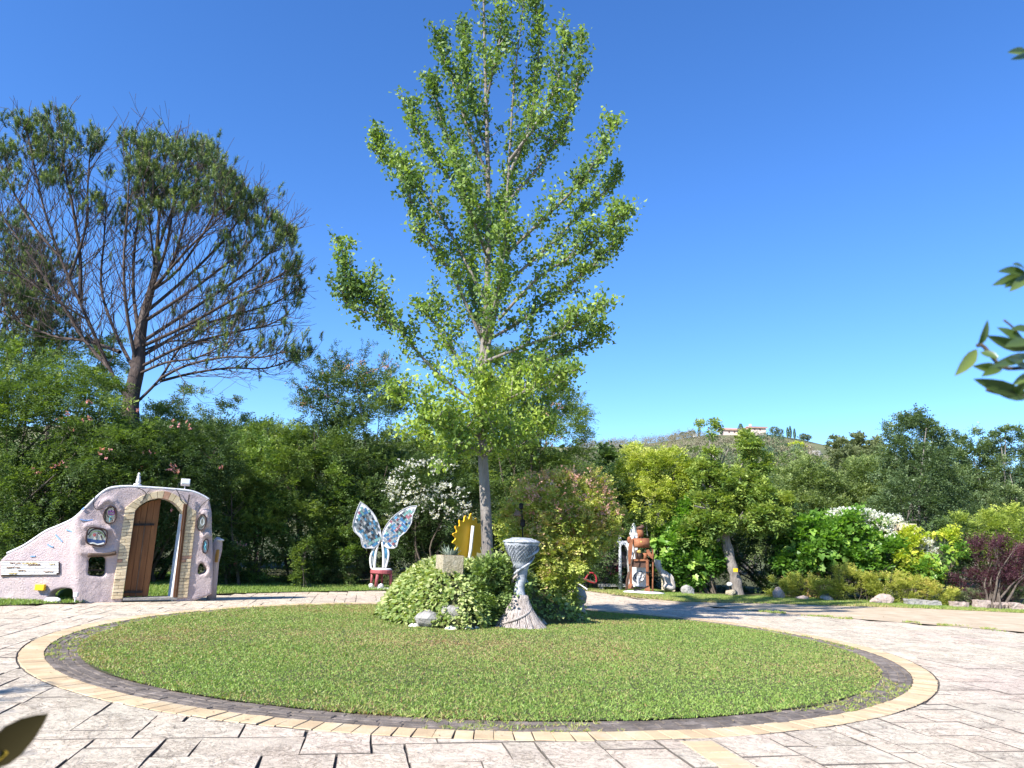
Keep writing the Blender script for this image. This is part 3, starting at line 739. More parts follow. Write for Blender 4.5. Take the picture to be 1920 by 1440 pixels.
# main limbs: start, waypoints, tip (survey pixels) with how far they reach towards or away from the eye
limbs = [
 [(900, 760, 0), (820, 700, -.3), (745, 615, -.5), (690, 560, -.6), (650, 520, -.7), (640, 455, -.7)],
 [(745, 615, -.5), (700, 590, -.6), (655, 575, -.6), (640, 545, -.6)],
 [(902, 720, 0), (850, 660, .3), (810, 600, .5), (785, 572, .6)],
 [(905, 640, 0), (850, 520, -.3), (790, 430, -.6), (765, 350, -.7), (755, 300, -.7)],
 [(908, 560, 0), (840, 430, .3), (770, 330, .5), (720, 290, .6), (703, 248, .6)],
 [(912, 470, 0), (860, 360, -.4), (810, 290, -.6), (775, 230, -.6), (768, 192, -.6)],
 [(913, 420, 0), (870, 330, .5), (835, 250, .7), (815, 175, .7), (812, 150, .7)],
 [(915, 330, 0), (880, 250, -.3), (855, 170, -.3), (832, 110, -.3), (825, 65, -.3)],
 [(914, 300, 0), (885, 190, .4), (872, 110, .4), (868, 40, .4)],
 [(911, 190, 0), (930, 110, -.4), (940, 40, -.4), (930, -30, -.4)],
 [(953, 330, -.2), (990, 240, -.1), (1005, 150, .1), (1012, 60, .1), (1000, 0, .1)],
 [(956, 300, -.2), (1000, 240, -.7), (1040, 170, -.9), (1055, 100, -.9), (1060, 50, -.9)],
 [(950, 380, -.2), (1020, 300, .4), (1065, 220, .6), (1085, 140, .6), (1090, 60, .6)],
 [(945, 480, -.2), (1030, 400, -.6), (1090, 340, -.8), (1130, 280, -.8), (1148, 228, -.8)],
 [(940, 540, -.1), (1030, 460, .4), (1100, 390, .7), (1145, 350, .7), (1158, 320, .7)],
 [(935, 600, -.1), (1010, 520, -.5), (1090, 470, -.8), (1150, 420, -.9), (1172, 390, -.9)],
 [(910, 640, 0), (980, 600, .4), (1060, 540, .7), (1130, 480, .8), (1165, 440, .8)],
 [(905, 680, 0), (980, 650, -.5), (1050, 625, -.8), (1100, 600, -.9), (1132, 568, -.9)],
 [(903, 720, 0), (990, 690, .3), (1060, 660, .5), (1110, 640, .5), (1130, 615, .5)],
 [(902, 770, 0), (970, 740, -.6), (1030, 715, -.9), (1070, 690, -1.0)],
 [(902, 800, 0), (960, 780, .5), (1020, 750, .8), (1060, 720, .8)],
 [(903, 820, 0), (850, 790, -.5), (800, 770, -.8), (750, 740, -.9), (735, 732, -.9)],
 [(904, 840, 0), (850, 830, .4), (800, 815, .6), (755, 800, .6)],
 [(905, 850, 0), (870, 820, -.7), (830, 800, -1.3), (790, 785, -1.6)],
 [(904, 830, 0), (900, 780, -.8), (910, 740, -1.4), (915, 700, -1.7)],
 [(903, 800, 0), (930, 760, .8), (960, 720, 1.4), (970, 680, 1.6)],
 [(905, 640, 0), (890, 560, .8), (880, 470, 1.2), (885, 400, 1.3)],
 [(905, 650, 0), (925, 580, -.8), (945, 480, -1.2), (950, 400, -1.3)],
 [(912, 500, 0), (930, 420, .9), (960, 330, 1.3), (985, 260, 1.4)],
 [(912, 480, 0), (890, 420, -.9), (870, 350, -1.2), (850, 290, -1.2)],
 [(905, 860, 0), (930, 835, -.5), (965, 820, -.9), (1000, 800, -1.1)],
 [(905, 850, 0), (960, 840, .3), (1010, 815, .5), (1040, 790, .5)],
 [(905, 855, 0), (885, 840, -.6), (860, 850, -1.0), (835, 855, -1.2)],
]
shoots = []            # (point, direction, vigour) along the twigs
rg = random.Random(5)
def twig(p, d, L, r0, lev):
    pts = [p]; nseg = max(3, int(L / .16))
    for i in range(nseg):
        d = (d + Vector((rg.gauss(0, .10), rg.gauss(0, .10), .07 + rg.gauss(0, .08)))).normalized(); pts.append(pts[-1] + d * L / nseg)
    mb.tube(pts, lerp_list(r0, .004, len(pts)), 4, cap=False)
    for i in range(1, len(pts)): shoots.append((pts[i], d, lev))
    return pts
for L_ in limbs:
    pth = smoothpath([gp(*q) for q in L_], 6); n_ = len(pth)
    r0 = .038 if n_ > 19 else .028
    mb.tube(pth, lerp_list(r0, .007, n_), 6, cap=False)
    ln = sum((pth[i + 1] - pth[i]).length for i in range(n_ - 1)); steps = int(ln / .08)
    for f in ((.3, .42, .54, .66, .78) if pth[0].z < 6.6 else (.3, .45, .6)):                  # side limbs that fill the space between the plumes
        if ln < 1.2: break
        i = int(f * (n_ - 1)); d = (pth[i + 1] - pth[i]).normalized(); a = rg.uniform(0, 6.28)
        q_ = twig(pth[i], (d * .5 + Vector((math.cos(a), math.sin(a), .7))).normalized(), (.6 + .5 * rg.random()) * (1.2 - .75 * f) * (1 if pth[0].z < 6.6 else .6), .014, 1)
        for z_ in q_[2:-1]:
            a = rg.uniform(0, 6.28); twig(z_, Vector((math.cos(a), math.sin(a), .6)).normalized(), .18 + .22 * rg.random(), .007, 1)
    for s_ in range(steps):
        f = (s_ + rg.random()) / steps; i = min(n_ - 2, int(f * (n_ - 1)))
        if f < .13: continue
        p = pth[i].lerp(pth[i + 1], f * (n_ - 1) - i); d = (pth[i + 1] - pth[i]).normalized()
        shoots.append((p, d, 0))
        if rg.random() < .72:
            o_ = d.orthogonal(); o_.rotate(__import__('mathutils').Quaternion(d, rg.uniform(0, 6.28)))
            dd_ = (d * .55 + o_ * .75 + Vector((0, 0, .35))).normalized()
            twig(p, dd_, (.16 + .48 * rg.random()) * (1.15 - .6 * f), .010, 1)
for pth, a0 in ((tp, .38), (lead, .2)):
    for k in range(int(len(pth) * a0), len(pth) - 1):
        for j in range(2):
            p = pth[k].lerp(pth[k + 1], rg.random()); shoots.append((p, Vector((0, 0, 1)), 0))
            if rg.random() < .55:
                a = rg.uniform(0, 6.28); twig(p, Vector((math.cos(a), math.sin(a), .8)).normalized(), .25 + .5 * rg.random(), .009, 1)
mb.build('trunk', bark_grey, gk, smooth=True)
sp_ = np.array([tuple(s[0]) for s in shoots]); sdv = np.array([tuple(s[1]) for s in shoots])
k = 10; n = len(sp_) * k
B = np.repeat(sp_, k, 0) + rng.normal(0, .075, (n, 3)); D = np.repeat(sdv, k, 0) * .3 + rng.normal(0, .8, (n, 3)) + [0, 0, .1]
tint = .52 + .30 * vnoise(B[:, 0] + B[:, 2], B[:, 2] * 1.3 - B[:, 1], 2.4, 21) + rng.normal(0, .16, n) + .20 * (B[:, 2] < 5.2) - .06 * (B[:, 2] > 8)
V, F = leaves(B, D, rng.normal(0, 1, (n, 3)), .074 * rng.uniform(.5, 1.35, n), .092 * rng.uniform(.55, 1.3, n), 'fan', .12)
npmesh('crown', V, F, L_ginkgo, gk, np.clip(tint, .02, .98))
print('ginkgo leaves', n)

# ------------------------------------------------------------------ the pine at the left
PD = 27.0
def pp(x, y, off=0.0): return P(x, y, PD + off)
def pine(name, label, trunk, limbs, D0, seed, nsub=8, needle=.15, tuftn=34, tb=0.0, tips_only=.55, yl=lambda p: 0):
    rg = random.Random(seed); f0 = P(trunk[0][0], trunk[0][1], D0)
    t = empty(name, (f0.x, f0.y, 0), label, 'tree'); mb = MB(); ends = []
    tp = smoothpath([P(a, b, D0) for a, b in trunk], 5)
    r0 = .36 if seed < 50 else .2
    mb.tube(tp, lerp_list(r0, r0 * .28, len(tp) - 10) + lerp_list(r0 * .25, .03, 10), 12, cap=False)
    for L_ in limbs:
        pth = smoothpath([P(a, b, D0 + c) for a, b, c in L_], 5); n_ = len(pth)
        ln = sum((pth[i + 1] - pth[i]).length for i in range(n_ - 1)); rr0 = min(.075, .0105 * ln)
        mb.tube(pth, lerp_list(rr0, .02, n_), 7, cap=False)
        ns = int(ln * 4.8 * nsub / 8)
        for s_ in range(ns):
            f = .16 + .84 * (s_ + rg.random()) / ns; i = min(n_ - 2, int(f * (n_ - 1))); p = pth[i].lerp(pth[i + 1], rg.random()); d = (pth[i + 1] - pth[i]).normalized()
            o_ = d.orthogonal(); o_.rotate(__import__('mathutils').Quaternion(d, rg.uniform(0, 6.28)))
            nd = (d * .8 + o_ * .7 + Vector((0, 0, .25))).normalized()
            grow(mb, p, nd, (.55 + .7 * rg.random()) * (1.5 - .8 * f), .018, 2 if f < .8 else 1, rg, ends, .4, .5, (2, 3), .55, 3, 4, .74, .006)
        ends.append((pth[-1], (pth[-1] - pth[-2]).normalized()))
    mb.build('trunk', bark_pine, t, smooth=True)
    return t, ends
tr = [(246, 850), (244, 800), (246, 745), (258, 690), (262, 640), (270, 590), (283, 545), (292, 500), (296, 440), (300, 380)]
limbs = [
 [(244, 760, 0), (205, 690, -.3), (165, 600, -.6), (120, 500, -.9), (85, 400, -1.1), (62, 300, -1.2), (45, 225, -1.2)],
 [(205, 690, -.3), (160, 640, .3), (110, 560, .8), (50, 470, 1.2), (0, 400, 1.3), (-40, 330, 1.3)],
 [(150, 570, -.6), (150, 480, -.8), (135, 380, -1.0), (118, 300, -1.1), (118, 225, -1.1)],
 [(130, 520, -.8), (160, 430, -1.0), (165, 340, -1.1), (170, 275, -1.1)],
 [(110, 480, -.9), (60, 420, -.8), (20, 350, -.8), (-15, 280, -.8)],
 [(165, 600, -.6), (100, 560, -1.2), (40, 520, -1.6), (-30, 500, -1.8)],
 [(225, 660, -.2), (165, 640, .9), (100, 630, 1.6), (30, 600, 2.0), (-30, 560, 2.0)],
 [(250, 690, 0), (215, 620, .6), (190, 540, .9), (195, 450, 1.0), (200, 380, 1.0)],
 [(258, 690, 0), (240, 600, -.7), (232, 500, -1.0), (240, 380, -1.2), (245, 260, -1.2)],
 [(262, 640, 0), (250, 540, .8), (255, 440, 1.1), (275, 340, 1.2), (285, 270, 1.2)],
 [(283, 545, 0), (310, 470, -.3), (325, 380, -.5), (330, 300, -.5), (325, 262, -.5)],
 [(283, 545, 0), (320, 500, -.9), (345, 420, -1.3), (368, 340, -1.4), (370, 280, -1.4)],
 [(283, 545, 0), (330, 510, .4), (380, 440, .8), (410, 380, .9), (415, 330, .9)],
 [(280, 580, 0), (350, 520, .9), (420, 450, 1.2), (455, 400, 1.3), (480, 365, 1.3)],
 [(275, 600, 0), (350, 550, -.8), (430, 490, -1.2), (480, 440, -1.2), (510, 400, -1.2)],
 [(268, 640, 0), (360, 580, .3), (450, 520, .3), (510, 470, .3), (545, 430, .3)],
 [(265, 650, 0), (350, 610, -1.1), (440, 560, -1.6), (500, 530, -1.6), (550, 500, -1.6)],
 [(262, 670, 0), (350, 620, 1.2), (440, 590, 1.8), (510, 570, 1.8), (560, 540, 1.8)],
 [(260, 690, 0), (340, 650, -.5), (430, 625, -.8), (500, 610, -.8), (540, 590, -.8)],
 [(256, 755, 0), (300, 710, .2), (340, 650, .2), (400, 610, .3), (460, 580, .3)],
 [(300, 710, .2), (350, 685, -.6), (420, 670, -1.0), (490, 670, -1.2), (530, 660, -1.2)],
 [(300, 715, .2), (360, 700, .8), (430, 690, 1.3), (500, 690, 1.5), (570, 665, 1.5)],
 [(262, 660, 0), (320, 640, 1.5), (380, 640, 2.4), (430, 630, 2.8)],
 [(262, 700, 0), (310, 680, -1.3), (370, 670, -2.2), (430, 640, -2.6)],
 [(290, 500, 0), (280, 420, -1.2), (270, 360, -1.8), (262, 310, -2.0)],
 [(292, 480, 0), (320, 400, 1.1), (350, 340, 1.7), (380, 310, 2.0)],
 [(283, 545, 0), (350, 470, -1.6), (400, 420, -2.2), (440, 380, -2.4)],
]
pt, ends = pine('umbrella_pine', 'large pine with bare dark limbs and needle tufts along the crown edge', tr, limbs, PD, 3)
def needle_mesh(name, ends, parent, keep, L=.15, per=84, shoot=.34, tb=0.0, seed=9):
    """bottle-brush shoots at the ends of the twigs"""
    r_ = np.random.default_rng(seed); S = []; Dv = []; T = []
    for p, d in ends:
        if not keep(p): continue
        for q in range(2):
            dd = (np.array(d) * .45 + np.array([0, 0, .95]) + r_.normal(0, .32, 3)); S.append(np.array(p) + r_.normal(0, .09, 3) * q); Dv.append(dd); T.append(r_.normal(.42, .15))
    S = np.array(S); Dv = unit(np.array(Dv)); T = np.array(T); m = len(S)
    t_ = r_.random((m, per)); Ls = shoot * r_.uniform(.5, 1.2, (m, 1))
    B = S[:, None, :] + Dv[:, None, :] * (t_ * Ls)[:, :, None]
    D = Dv[:, None, :] * 1.0 + r_.normal(0, .62, (m, per, 3))
    B = B.reshape(-1, 3); D = D.reshape(-1, 3)
    V, F = leaves(B, D, r_.normal(0, 1, B.shape), L * r_.uniform(.7, 1.2, len(B)), .0135, 'tri')
    tn = .0 + np.repeat(T, per) + .38 * (t_.ravel() > .8) + r_.normal(0, .05, len(B)) + tb
    print(name, 'shoots', m, 'of', len(ends))
    return npmesh('crown', V, F, L_needle, parent, np.clip(tn, .02, .98))
R1 = random.Random(2)
# where the pine carries needles: (x, y, half width, half height, share of twigs in leaf); elsewhere the limbs are bare
TUFTS = [(45, 235, 42, 28, .95), (108, 240, 38, 36, .95), (160, 272, 40, 22, .95), (75, 285, 50, 26, .9), (10, 310, 30, 40, .8), (110, 335, 42, 26, .85), (140, 385, 34, 24, .7), (172, 385, 24, 22, .7), (20, 345, 26, 22, .7), (200, 335, 13, 12, .9), (10, 440, 26, 22, .6),
 (330, 345, 108, 62, .95), (240, 275, 22, 34, .95), (285, 290, 36, 36, .9), (330, 285, 34, 30, .95), (372, 300, 36, 36, .95), (420, 372, 46, 40, .9), (472, 395, 38, 36, .95), (502, 440, 34, 36, .9), (532, 455, 24, 28, .95), (540, 500, 24, 26, .9), (440, 470, 44, 34, .6), (548, 545, 26, 22, .9), (250, 410, 40, 36, .5), (300, 480, 50, 40, .14),
 (470, 570, 90, 60, .20), (440, 650, 110, 52, .15), (520, 640, 60, 60, .24), (560, 668, 26, 16, .8), (360, 560, 90, 60, .08), (500, 690, 60, 26, .28)]
def keep_p(p):
    x_, y_ = proj(p); pr = .03
    for a_, b_, c_, d_, e_ in TUFTS:
        if ((x_ - a_) / c_) ** 2 + ((y_ - b_) / d_) ** 2 < 1: pr = max(pr, e_)
    # twigs in leaf stand together in tufts
    v_ = math.sin(p[0] * 5.1 + 1) * math.sin(p[2] * 5.7) + .5 * math.sin(p[1] * 4.3 + p[2] * 3)
    return R1.random() < pr * (1.25 if v_ > -.15 else .35)
for L_ in limbs:                                  # dense candles on the tips of the big limbs
    a_, b_, c_ = L_[-1]; p_ = P(a_, b_, PD + c_)
    for q_ in range(15):
        e_ = p_ + Vector((rng.normal(0, .24), rng.normal(0, .24), rng.normal(-.25, .2)))
        if keep_p(e_) or True: ends.append((e_, Vector((rng.normal(0, .3), rng.normal(0, .3), 1)).normalized()))
needle_mesh('pine', ends, pt, lambda p: keep_p(p), tb=.04)

tr2 = [(-20, 900), (-25, 760), (-10, 640), (-5, 560)]
limbs2 = [[(-10, 640, 0), (30, 600, 0), (60, 570, .2)], [(-10, 620, 0), (40, 560, -.5), (75, 520, -.6)], [(-8, 600, 0), (20, 540, .5), (40, 495, .6)], [(-15, 680, 0), (40, 650, .3), (90, 640, .3)], [(-15, 700, 0), (30, 670, -.6), (70, 660, -.8)], [(-8, 560, 0), (10, 510, 0), (15, 475, 0)],
 [(-15, 660, 0), (30, 620, .9), (85, 610, 1.2)], [(-15, 640, 0), (20, 600, -1), (55, 590, -1.4)]]
pt2, e2_ = pine('small_pine', 'dense smaller pine behind the large pine at the left edge', tr2, limbs2, 31.0, 60, 14)
R2 = random.Random(4); needle_mesh('pine2', e2_, pt2, lambda p: R2.random() < .85, tb=.02)

# ------------------------------------------------------------------ hedge and trees at the left
PK = 'trees and shrubs of the left hedge'
t = bush('silk_tree', 'broad feathery silk tree with pink tufts at the left edge behind the gate', 'tree', (-15.2, 22.5, 0),
 [lobe(60, 800, 22, 110, 100, 1.8), lobe(150, 760, 22.5, 80, 70, 1.5), lobe(30, 700, 23, 70, 60, 1.4), lobe(200, 850, 21.5, 90, 70, 1.4), lobe(60, 930, 21, 110, 80, 1.3), lobe(-40, 840, 22, 90, 120, 1.6), lobe(10, 1010, 20.5, 70, 55, 1.1)], L_feather,
 n=12000, k=12, sl=.42, ll=.085, lw=.032, amp=.24, tipbias=.42, droop=.45, trunk_r=.09,
 flowers=[(L_pink, 46, .055, [lobe(200, 800, 21.0, 80, 50, .7), lobe(150, 850, 20.7, 120, 60, .7)])])
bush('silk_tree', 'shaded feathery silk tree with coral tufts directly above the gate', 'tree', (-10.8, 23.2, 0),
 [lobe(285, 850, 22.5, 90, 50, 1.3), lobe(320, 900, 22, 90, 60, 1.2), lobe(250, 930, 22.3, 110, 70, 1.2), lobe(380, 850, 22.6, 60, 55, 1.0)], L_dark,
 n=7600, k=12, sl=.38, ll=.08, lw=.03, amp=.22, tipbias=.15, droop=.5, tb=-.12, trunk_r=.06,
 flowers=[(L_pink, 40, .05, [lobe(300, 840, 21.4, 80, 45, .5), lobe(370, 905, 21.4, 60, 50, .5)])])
bush('loose_tree', 'pale yellow green loose tree seen beyond the hedge right of the pine', 'tree', (-15.5, 33, 0),
 [lobe(340, 770, 33, 42, 42), lobe(325, 830, 33, 65, 55), lobe(425, 800, 34, 40, 38), lobe(300, 800, 33.5, 40, 40), lobe(420, 850, 33, 50, 50)], L_pale, n=3600, k=8, sl=.45, ll=.09, lw=.045, amp=.3, trunk_r=.07, tb=.02)
bush('loose_tree', 'small sunlit yellowish tree between the pine trunk and the silk tree', 'tree', (-18, 30, 0),
 [lobe(120, 690, 30, 60, 50), lobe(190, 730, 30, 50, 40), lobe(60, 660, 30, 50, 40), lobe(200, 680, 31, 35, 45)], L_pale, n=2600, k=8, sl=.45, ll=.085, lw=.045, amp=.3, trunk_r=.07, tb=-.05)
hedge = [
 ('laurel_shrub', 'shaded laurel seen through the doorway of the gate', (290, 1100, 24.2), [(250, 1010, 24.4, 60, 80, .9), (330, 1020, 24.4, 60, 75, .9), (190, 1040, 24, 60, 70, .8)], L_dark, .0),
 ('laurel_shrub', 'dark laurel behind the low wing of the gate', (100, 1100, 22.5), [(120, 1020, 23, 70, 80, .9), (30, 1040, 22.5, 70, 75, .9)], L_dark, -.05),
 ('dark_shrub', 'dark laurel shrub against the right end of the gate', (430, 1095, 23.6), [(420, 960, 24.0, 48, 70, 1.0), (430, 1050, 23.8, 45, 55, .9)], L_dark, -.05),
 ('oleander_shrub', 'dark green oleander dotted with pink blossoms right of the gate', (480, 1100, 24.6), [(470, 900, 25, 65, 75, 1.2), (480, 1000, 24.8, 60, 80, 1.1), (455, 1060, 24.6, 50, 45, .8)], L_mid, -.02),
 ('robinia_tree', 'green feathery robinia in the middle of the left hedge', (560, 1100, 25.4), [(520, 860, 26, 70, 60, 1.4), (540, 920, 25.6, 70, 70, 1.2), (560, 1010, 25.2, 60, 80, 1.0)], L_feather, .02),
 ('elm_shrub', 'olive green elm shrub rising above the hedge line', (600, 1100, 26.2), [(500, 830, 27.5, 60, 38, 1.4), (600, 850, 27, 60, 45, 1.3), (620, 930, 26.2, 55, 80, 1.1), (615, 1040, 25.6, 50, 60, .9)], L_mid, -.04),
 ('overgrown_tree', 'big dark tree overgrown with climbers, highest of the left hedge', (690, 1100, 27.4), [(660, 740, 28, 85, 55, 1.8), (700, 800, 27.6, 75, 80, 1.7), (650, 860, 27.2, 80, 80, 1.5), (725, 900, 27, 55, 80, 1.4), (600, 770, 28, 45, 45, 1.0)], L_dark, .06),
 ('laurel_shrub', 'dense dark laurel directly behind the winged chair', (680, 1100, 26.0), [(680, 960, 26.4, 65, 60, 1.1), (670, 1050, 26, 60, 55, .9)], L_dark, -.02),
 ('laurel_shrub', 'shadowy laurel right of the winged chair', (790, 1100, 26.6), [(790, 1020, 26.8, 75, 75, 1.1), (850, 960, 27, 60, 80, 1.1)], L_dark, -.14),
 ('acacia_tree', 'fresh green feathery acacia behind the lower ginkgo branches', (820, 1080, 27.6), [(800, 870, 27.8, 60, 60, 1.2), (850, 840, 28, 60, 60, 1.2), (870, 900, 27.6, 50, 60, 1.1)], L_feather, .10),
 ('acacia_tree', 'tall bushy acacia with pinkish pods right behind the ginkgo', (990, 1080, 28.0), [(990, 740, 28.6, 65, 75, 1.6), (960, 840, 28, 70, 80, 1.5), (1040, 830, 28, 62, 62, 1.4), (1060, 880, 27.6, 45, 60, 1.2), (930, 700, 28.8, 50, 50, 1.3), (1000, 930, 27.6, 80, 70, 1.3)], L_feather, -.02),
 ('bay_shrub', 'dark bay shrub behind the pink flowering bush', (1110, 1080, 28.4), [(1120, 930, 28.6, 45, 50, 1.1), (1100, 1020, 28, 55, 75, 1.1), (1175, 960, 29, 45, 60, 1.1)], L_dark, -.05),
]
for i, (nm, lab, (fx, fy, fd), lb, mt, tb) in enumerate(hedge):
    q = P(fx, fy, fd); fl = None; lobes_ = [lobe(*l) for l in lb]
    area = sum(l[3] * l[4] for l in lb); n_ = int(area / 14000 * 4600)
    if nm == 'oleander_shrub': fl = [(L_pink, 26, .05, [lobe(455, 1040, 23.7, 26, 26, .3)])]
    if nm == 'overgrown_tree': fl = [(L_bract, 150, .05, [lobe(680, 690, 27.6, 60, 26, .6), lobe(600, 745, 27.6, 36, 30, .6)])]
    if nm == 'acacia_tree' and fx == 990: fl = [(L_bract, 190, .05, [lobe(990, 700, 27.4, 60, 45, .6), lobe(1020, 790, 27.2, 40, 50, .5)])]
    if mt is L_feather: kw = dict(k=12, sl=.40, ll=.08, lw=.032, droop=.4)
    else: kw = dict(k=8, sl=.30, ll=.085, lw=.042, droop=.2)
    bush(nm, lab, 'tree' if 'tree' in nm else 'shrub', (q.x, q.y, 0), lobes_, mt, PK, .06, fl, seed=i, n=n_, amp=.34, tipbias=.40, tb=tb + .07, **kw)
# upright sprays breaking the outline of the overgrown tree and the acacia
for nm, lab, D_, spots, mt in (('willow_sprays', 'slender reddish seed sprays standing up out of the dark overgrown tree', 27.6, [(600, 700, 560, 680), (640, 700, 630, 655), (670, 690, 690, 650), (700, 690, 725, 668), (720, 700, 740, 690), (585, 730, 545, 715), (590, 740, 548, 752), (650, 690, 650, 668), (730, 730, 765, 735), (615, 705, 597, 672)], L_mid),
                               ('willow_sprays', 'slender seed sprays at the right side of the bushy acacia', 27.8, [(1030, 740, 1070, 700), (1050, 790, 1105, 770), (1040, 770, 1090, 740), (1020, 710, 1050, 672), (1060, 830, 1110, 815), (870, 700, 845, 655), (880, 690, 868, 648)], L_mid)):
    b0 = P(spots[0][0], spots[0][1], D_); t = empty(nm, b0, lab, 'branches'); Bs = []; Ds = []
    for a, b, c, d in spots:
        p0 = P(a, b + 25, D_); p1 = P(c, d, D_ - .2); L = (p1 - p0).length
        pth = smoothpath([p0, p0.lerp(p1, .5) + Vector((0, 0, .12)), p1], 5); MB().tube(pth, lerp_list(.02, .006, len(pth)), 4).build('twig', bark_dark, t)
        for q in pth[2:]:
            for _ in range(9): Bs.append(tuple(q)); Ds.append((p1 - p0).normalized() * .6)
    Bs = np.array(Bs); Ds = np.array([tuple(d) for d in Ds]); Bs = Bs + rng.normal(0, .10, Bs.shape)
    p_, D1, N1_, ix = sprigs(Bs, Ds + rng.normal(0, .4, Bs.shape), .2, 6, rng, .6, .1)
    V, F = leaves(p_, D1, N1_, .09, .026); npmesh('foliage', V, F, mt, t, np.clip(rng.normal(.5, .18, len(p_)), .02, .98))
    V, F = leaves(Bs[::3] + rng.normal(0, .05, Bs[::3].shape), rng.normal(0, 1, Bs[::3].shape) - [0, 0, 1], rng.normal(0, 1, Bs[::3].shape), .10, .03)
    ob = npmesh('seed_pods', V, F, L_bract, t, rng.random(len(Bs[::3]))); ob['kind'] = 'stuff'
# small leafy plant on the lawn edge, and the low undergrowth
bush('young_tree', 'knee high bright green seedling tree in front of the left hedge', 'tree', P(571, 1104, 23.4) * 1 - Vector((0, 0, P(571, 1104, 23.4).z)), [lobe(571, 1075, 23.4, 14, 28, .25), lobe(566, 1040, 23.4, 10, 20, .2), lobe(576, 1020, 23.4, 9, 12, .15)], L_feather, n=260, k=8, sl=.22, ll=.08, lw=.035, tb=.15, trunk_r=.012)
t = bush('undergrowth', 'low tangled undergrowth along the foot of the left hedge', 'undergrowth', (-6, 25.6, 0), [lobe(420 + 38 * i, 1086 + (i % 3) * 4, 24.8 + .13 * i, 30, 24 + (i % 4) * 5, .5) for i in range(12)], L_olive, n=3600, k=7, sl=.24, ll=.07, lw=.03, tb=-.05, amp=.3, tipbias=.3, trunk_r=.012)
bush('white_oleander', 'oleander covered in white blossom clusters behind the winged chair', 'shrub', P(800, 1090, 26.0) - Vector((0, 0, P(800, 1090, 26.0).z)), [lobe(790, 920, 26, 62, 55, 1.0), lobe(835, 950, 26, 45, 45, .9), lobe(760, 980, 25.8, 40, 50, .7)], L_dark, n=2600, k=9, sl=.32, ll=.10, lw=.03, tb=-.1,
 flowers=[(L_white, 900, .05, [lobe(785, 905, 25.6, 60, 45, .7), lobe(835, 945, 25.5, 42, 35, .6), lobe(755, 950, 25.4, 28, 36, .4)])])

# ------------------------------------------------------------------ flowering bush by the goblet
AD = 16.4
bush('flowering_bush', 'rounded bush with dusty pink flower heads behind the grey goblet', 'shrub', G(1040, 1160), 
 [lobe(1055, 950, AD, 82, 55, .95), lobe(1000, 985, AD, 52, 55, .8), lobe(1110, 990, AD + .1, 48, 60, .7), lobe(1050, 1020, AD, 75, 50, .85), lobe(1040, 1085, AD - .1, 52, 60, .65), lobe(1020, 1130, AD - .2, 38, 38, .5), lobe(1090, 930, AD + .2, 50, 42, .7)], L_abelia,
 n=8600, k=9, sl=.20, ll=.060, lw=.040, amp=.22, tipbias=.45, trunk_r=.022, tb=.20, droop=.1,
 flowers=[(L_bract, 900, .034, [lobe(1060, 935, AD - .15, 88, 52, .9), lobe(1115, 985, AD, 46, 55, .6), lobe(1000, 960, AD - .1, 45, 40, .6)])])

# ------------------------------------------------------------------ right side
bush('lime_tree', 'rounded lime yellow tree left of the leaning trunk', 'tree', (6.6, 29, 0), [lobe(1198, 880, 29, 42, 40, 1.0), lobe(1250, 882, 29, 38, 34, .9), lobe(1215, 945, 28.8, 60, 48, 1.0), lobe(1275, 930, 29, 32, 44, .8)], L_lime, n=5600, k=9, sl=.30, ll=.10, lw=.048, tipbias=.5, amp=.3, tb=.14)
# the leaning tree
LD = 27.6
ft = P(1384, 1122, LD); t = empty('leaning_tree', (ft.x, ft.y, 0), 'fruit tree with a thick leaning pale trunk and a long shoot above its crown', 'tree')
mb = MB(); q = smoothpath([P(1386, 1124, LD), P(1380, 1090, LD), P(1372, 1060, LD), P(1362, 1020, LD), P(1352, 985, LD), P(1342, 950, LD), P(1336, 920, LD), P(1335, 880, LD), P(1332, 840, LD), P(1328, 800, LD)], 4)
nq = len(q); mb.tube(q, [.215 - .03 * min(1, i / 6) + .02 * math.sin(i * 1.9) if i < 22 else max(.02, .16 - .013 * (i - 22)) for i in range(nq)], 12)
for (a, b, c) in ((1380, 1088, .10), (1352, 1003, .17), (1346, 1012, .12), (1370, 1050, .07), (1386, 1105, .1)): mb.rock(P(a, b, LD - .1), (c * .9, c * .75, c * .75), int(a), 2, .4)
ends3 = []; rs3 = random.Random(8)
for (i, d, L) in ((20, (-.5, -.3, .5), 1.0), (20, (.8, -.4, .5), 1.0), (22, (.9, .2, .7), 1.3), (18, (-.7, -.6, .2), .8), (24, (.6, .5, .9), 1.2), (16, (.7, -.7, .1), .8)):
    grow(mb, q[i], Vector(d), L, .07, 1, rs3, ends3, .2, .3, (2, 3), .55, 4, 6)
mb.build('trunk', bark_grey, t, smooth=True)
crown('crown', [lobe(1322, 850, LD, 13, 52, .25), lobe(1316, 900, LD, 18, 34, .4), lobe(1408, 835, LD, 24, 20, .5), lobe(1425, 865, LD, 22, 18, .4), lobe(1370, 905, LD, 50, 26, .8), lobe(1330, 950, LD, 36, 26, .6), lobe(1425, 925, LD, 40, 30, .8), lobe(1332, 975, LD - .2, 36, 16, .6), lobe(1418, 962, LD - .3, 44, 24, .8), lobe(1450, 965, LD, 30, 36, .7), lobe(1300, 1000, LD, 26, 22, .5), lobe(1331, 800, LD, 8, 14, .15)], L_mid, t, n=5400, k=8, sl=.30, ll=.13, lw=.06, tb=.34, tipbias=.35, amp=.3, inner=.3)
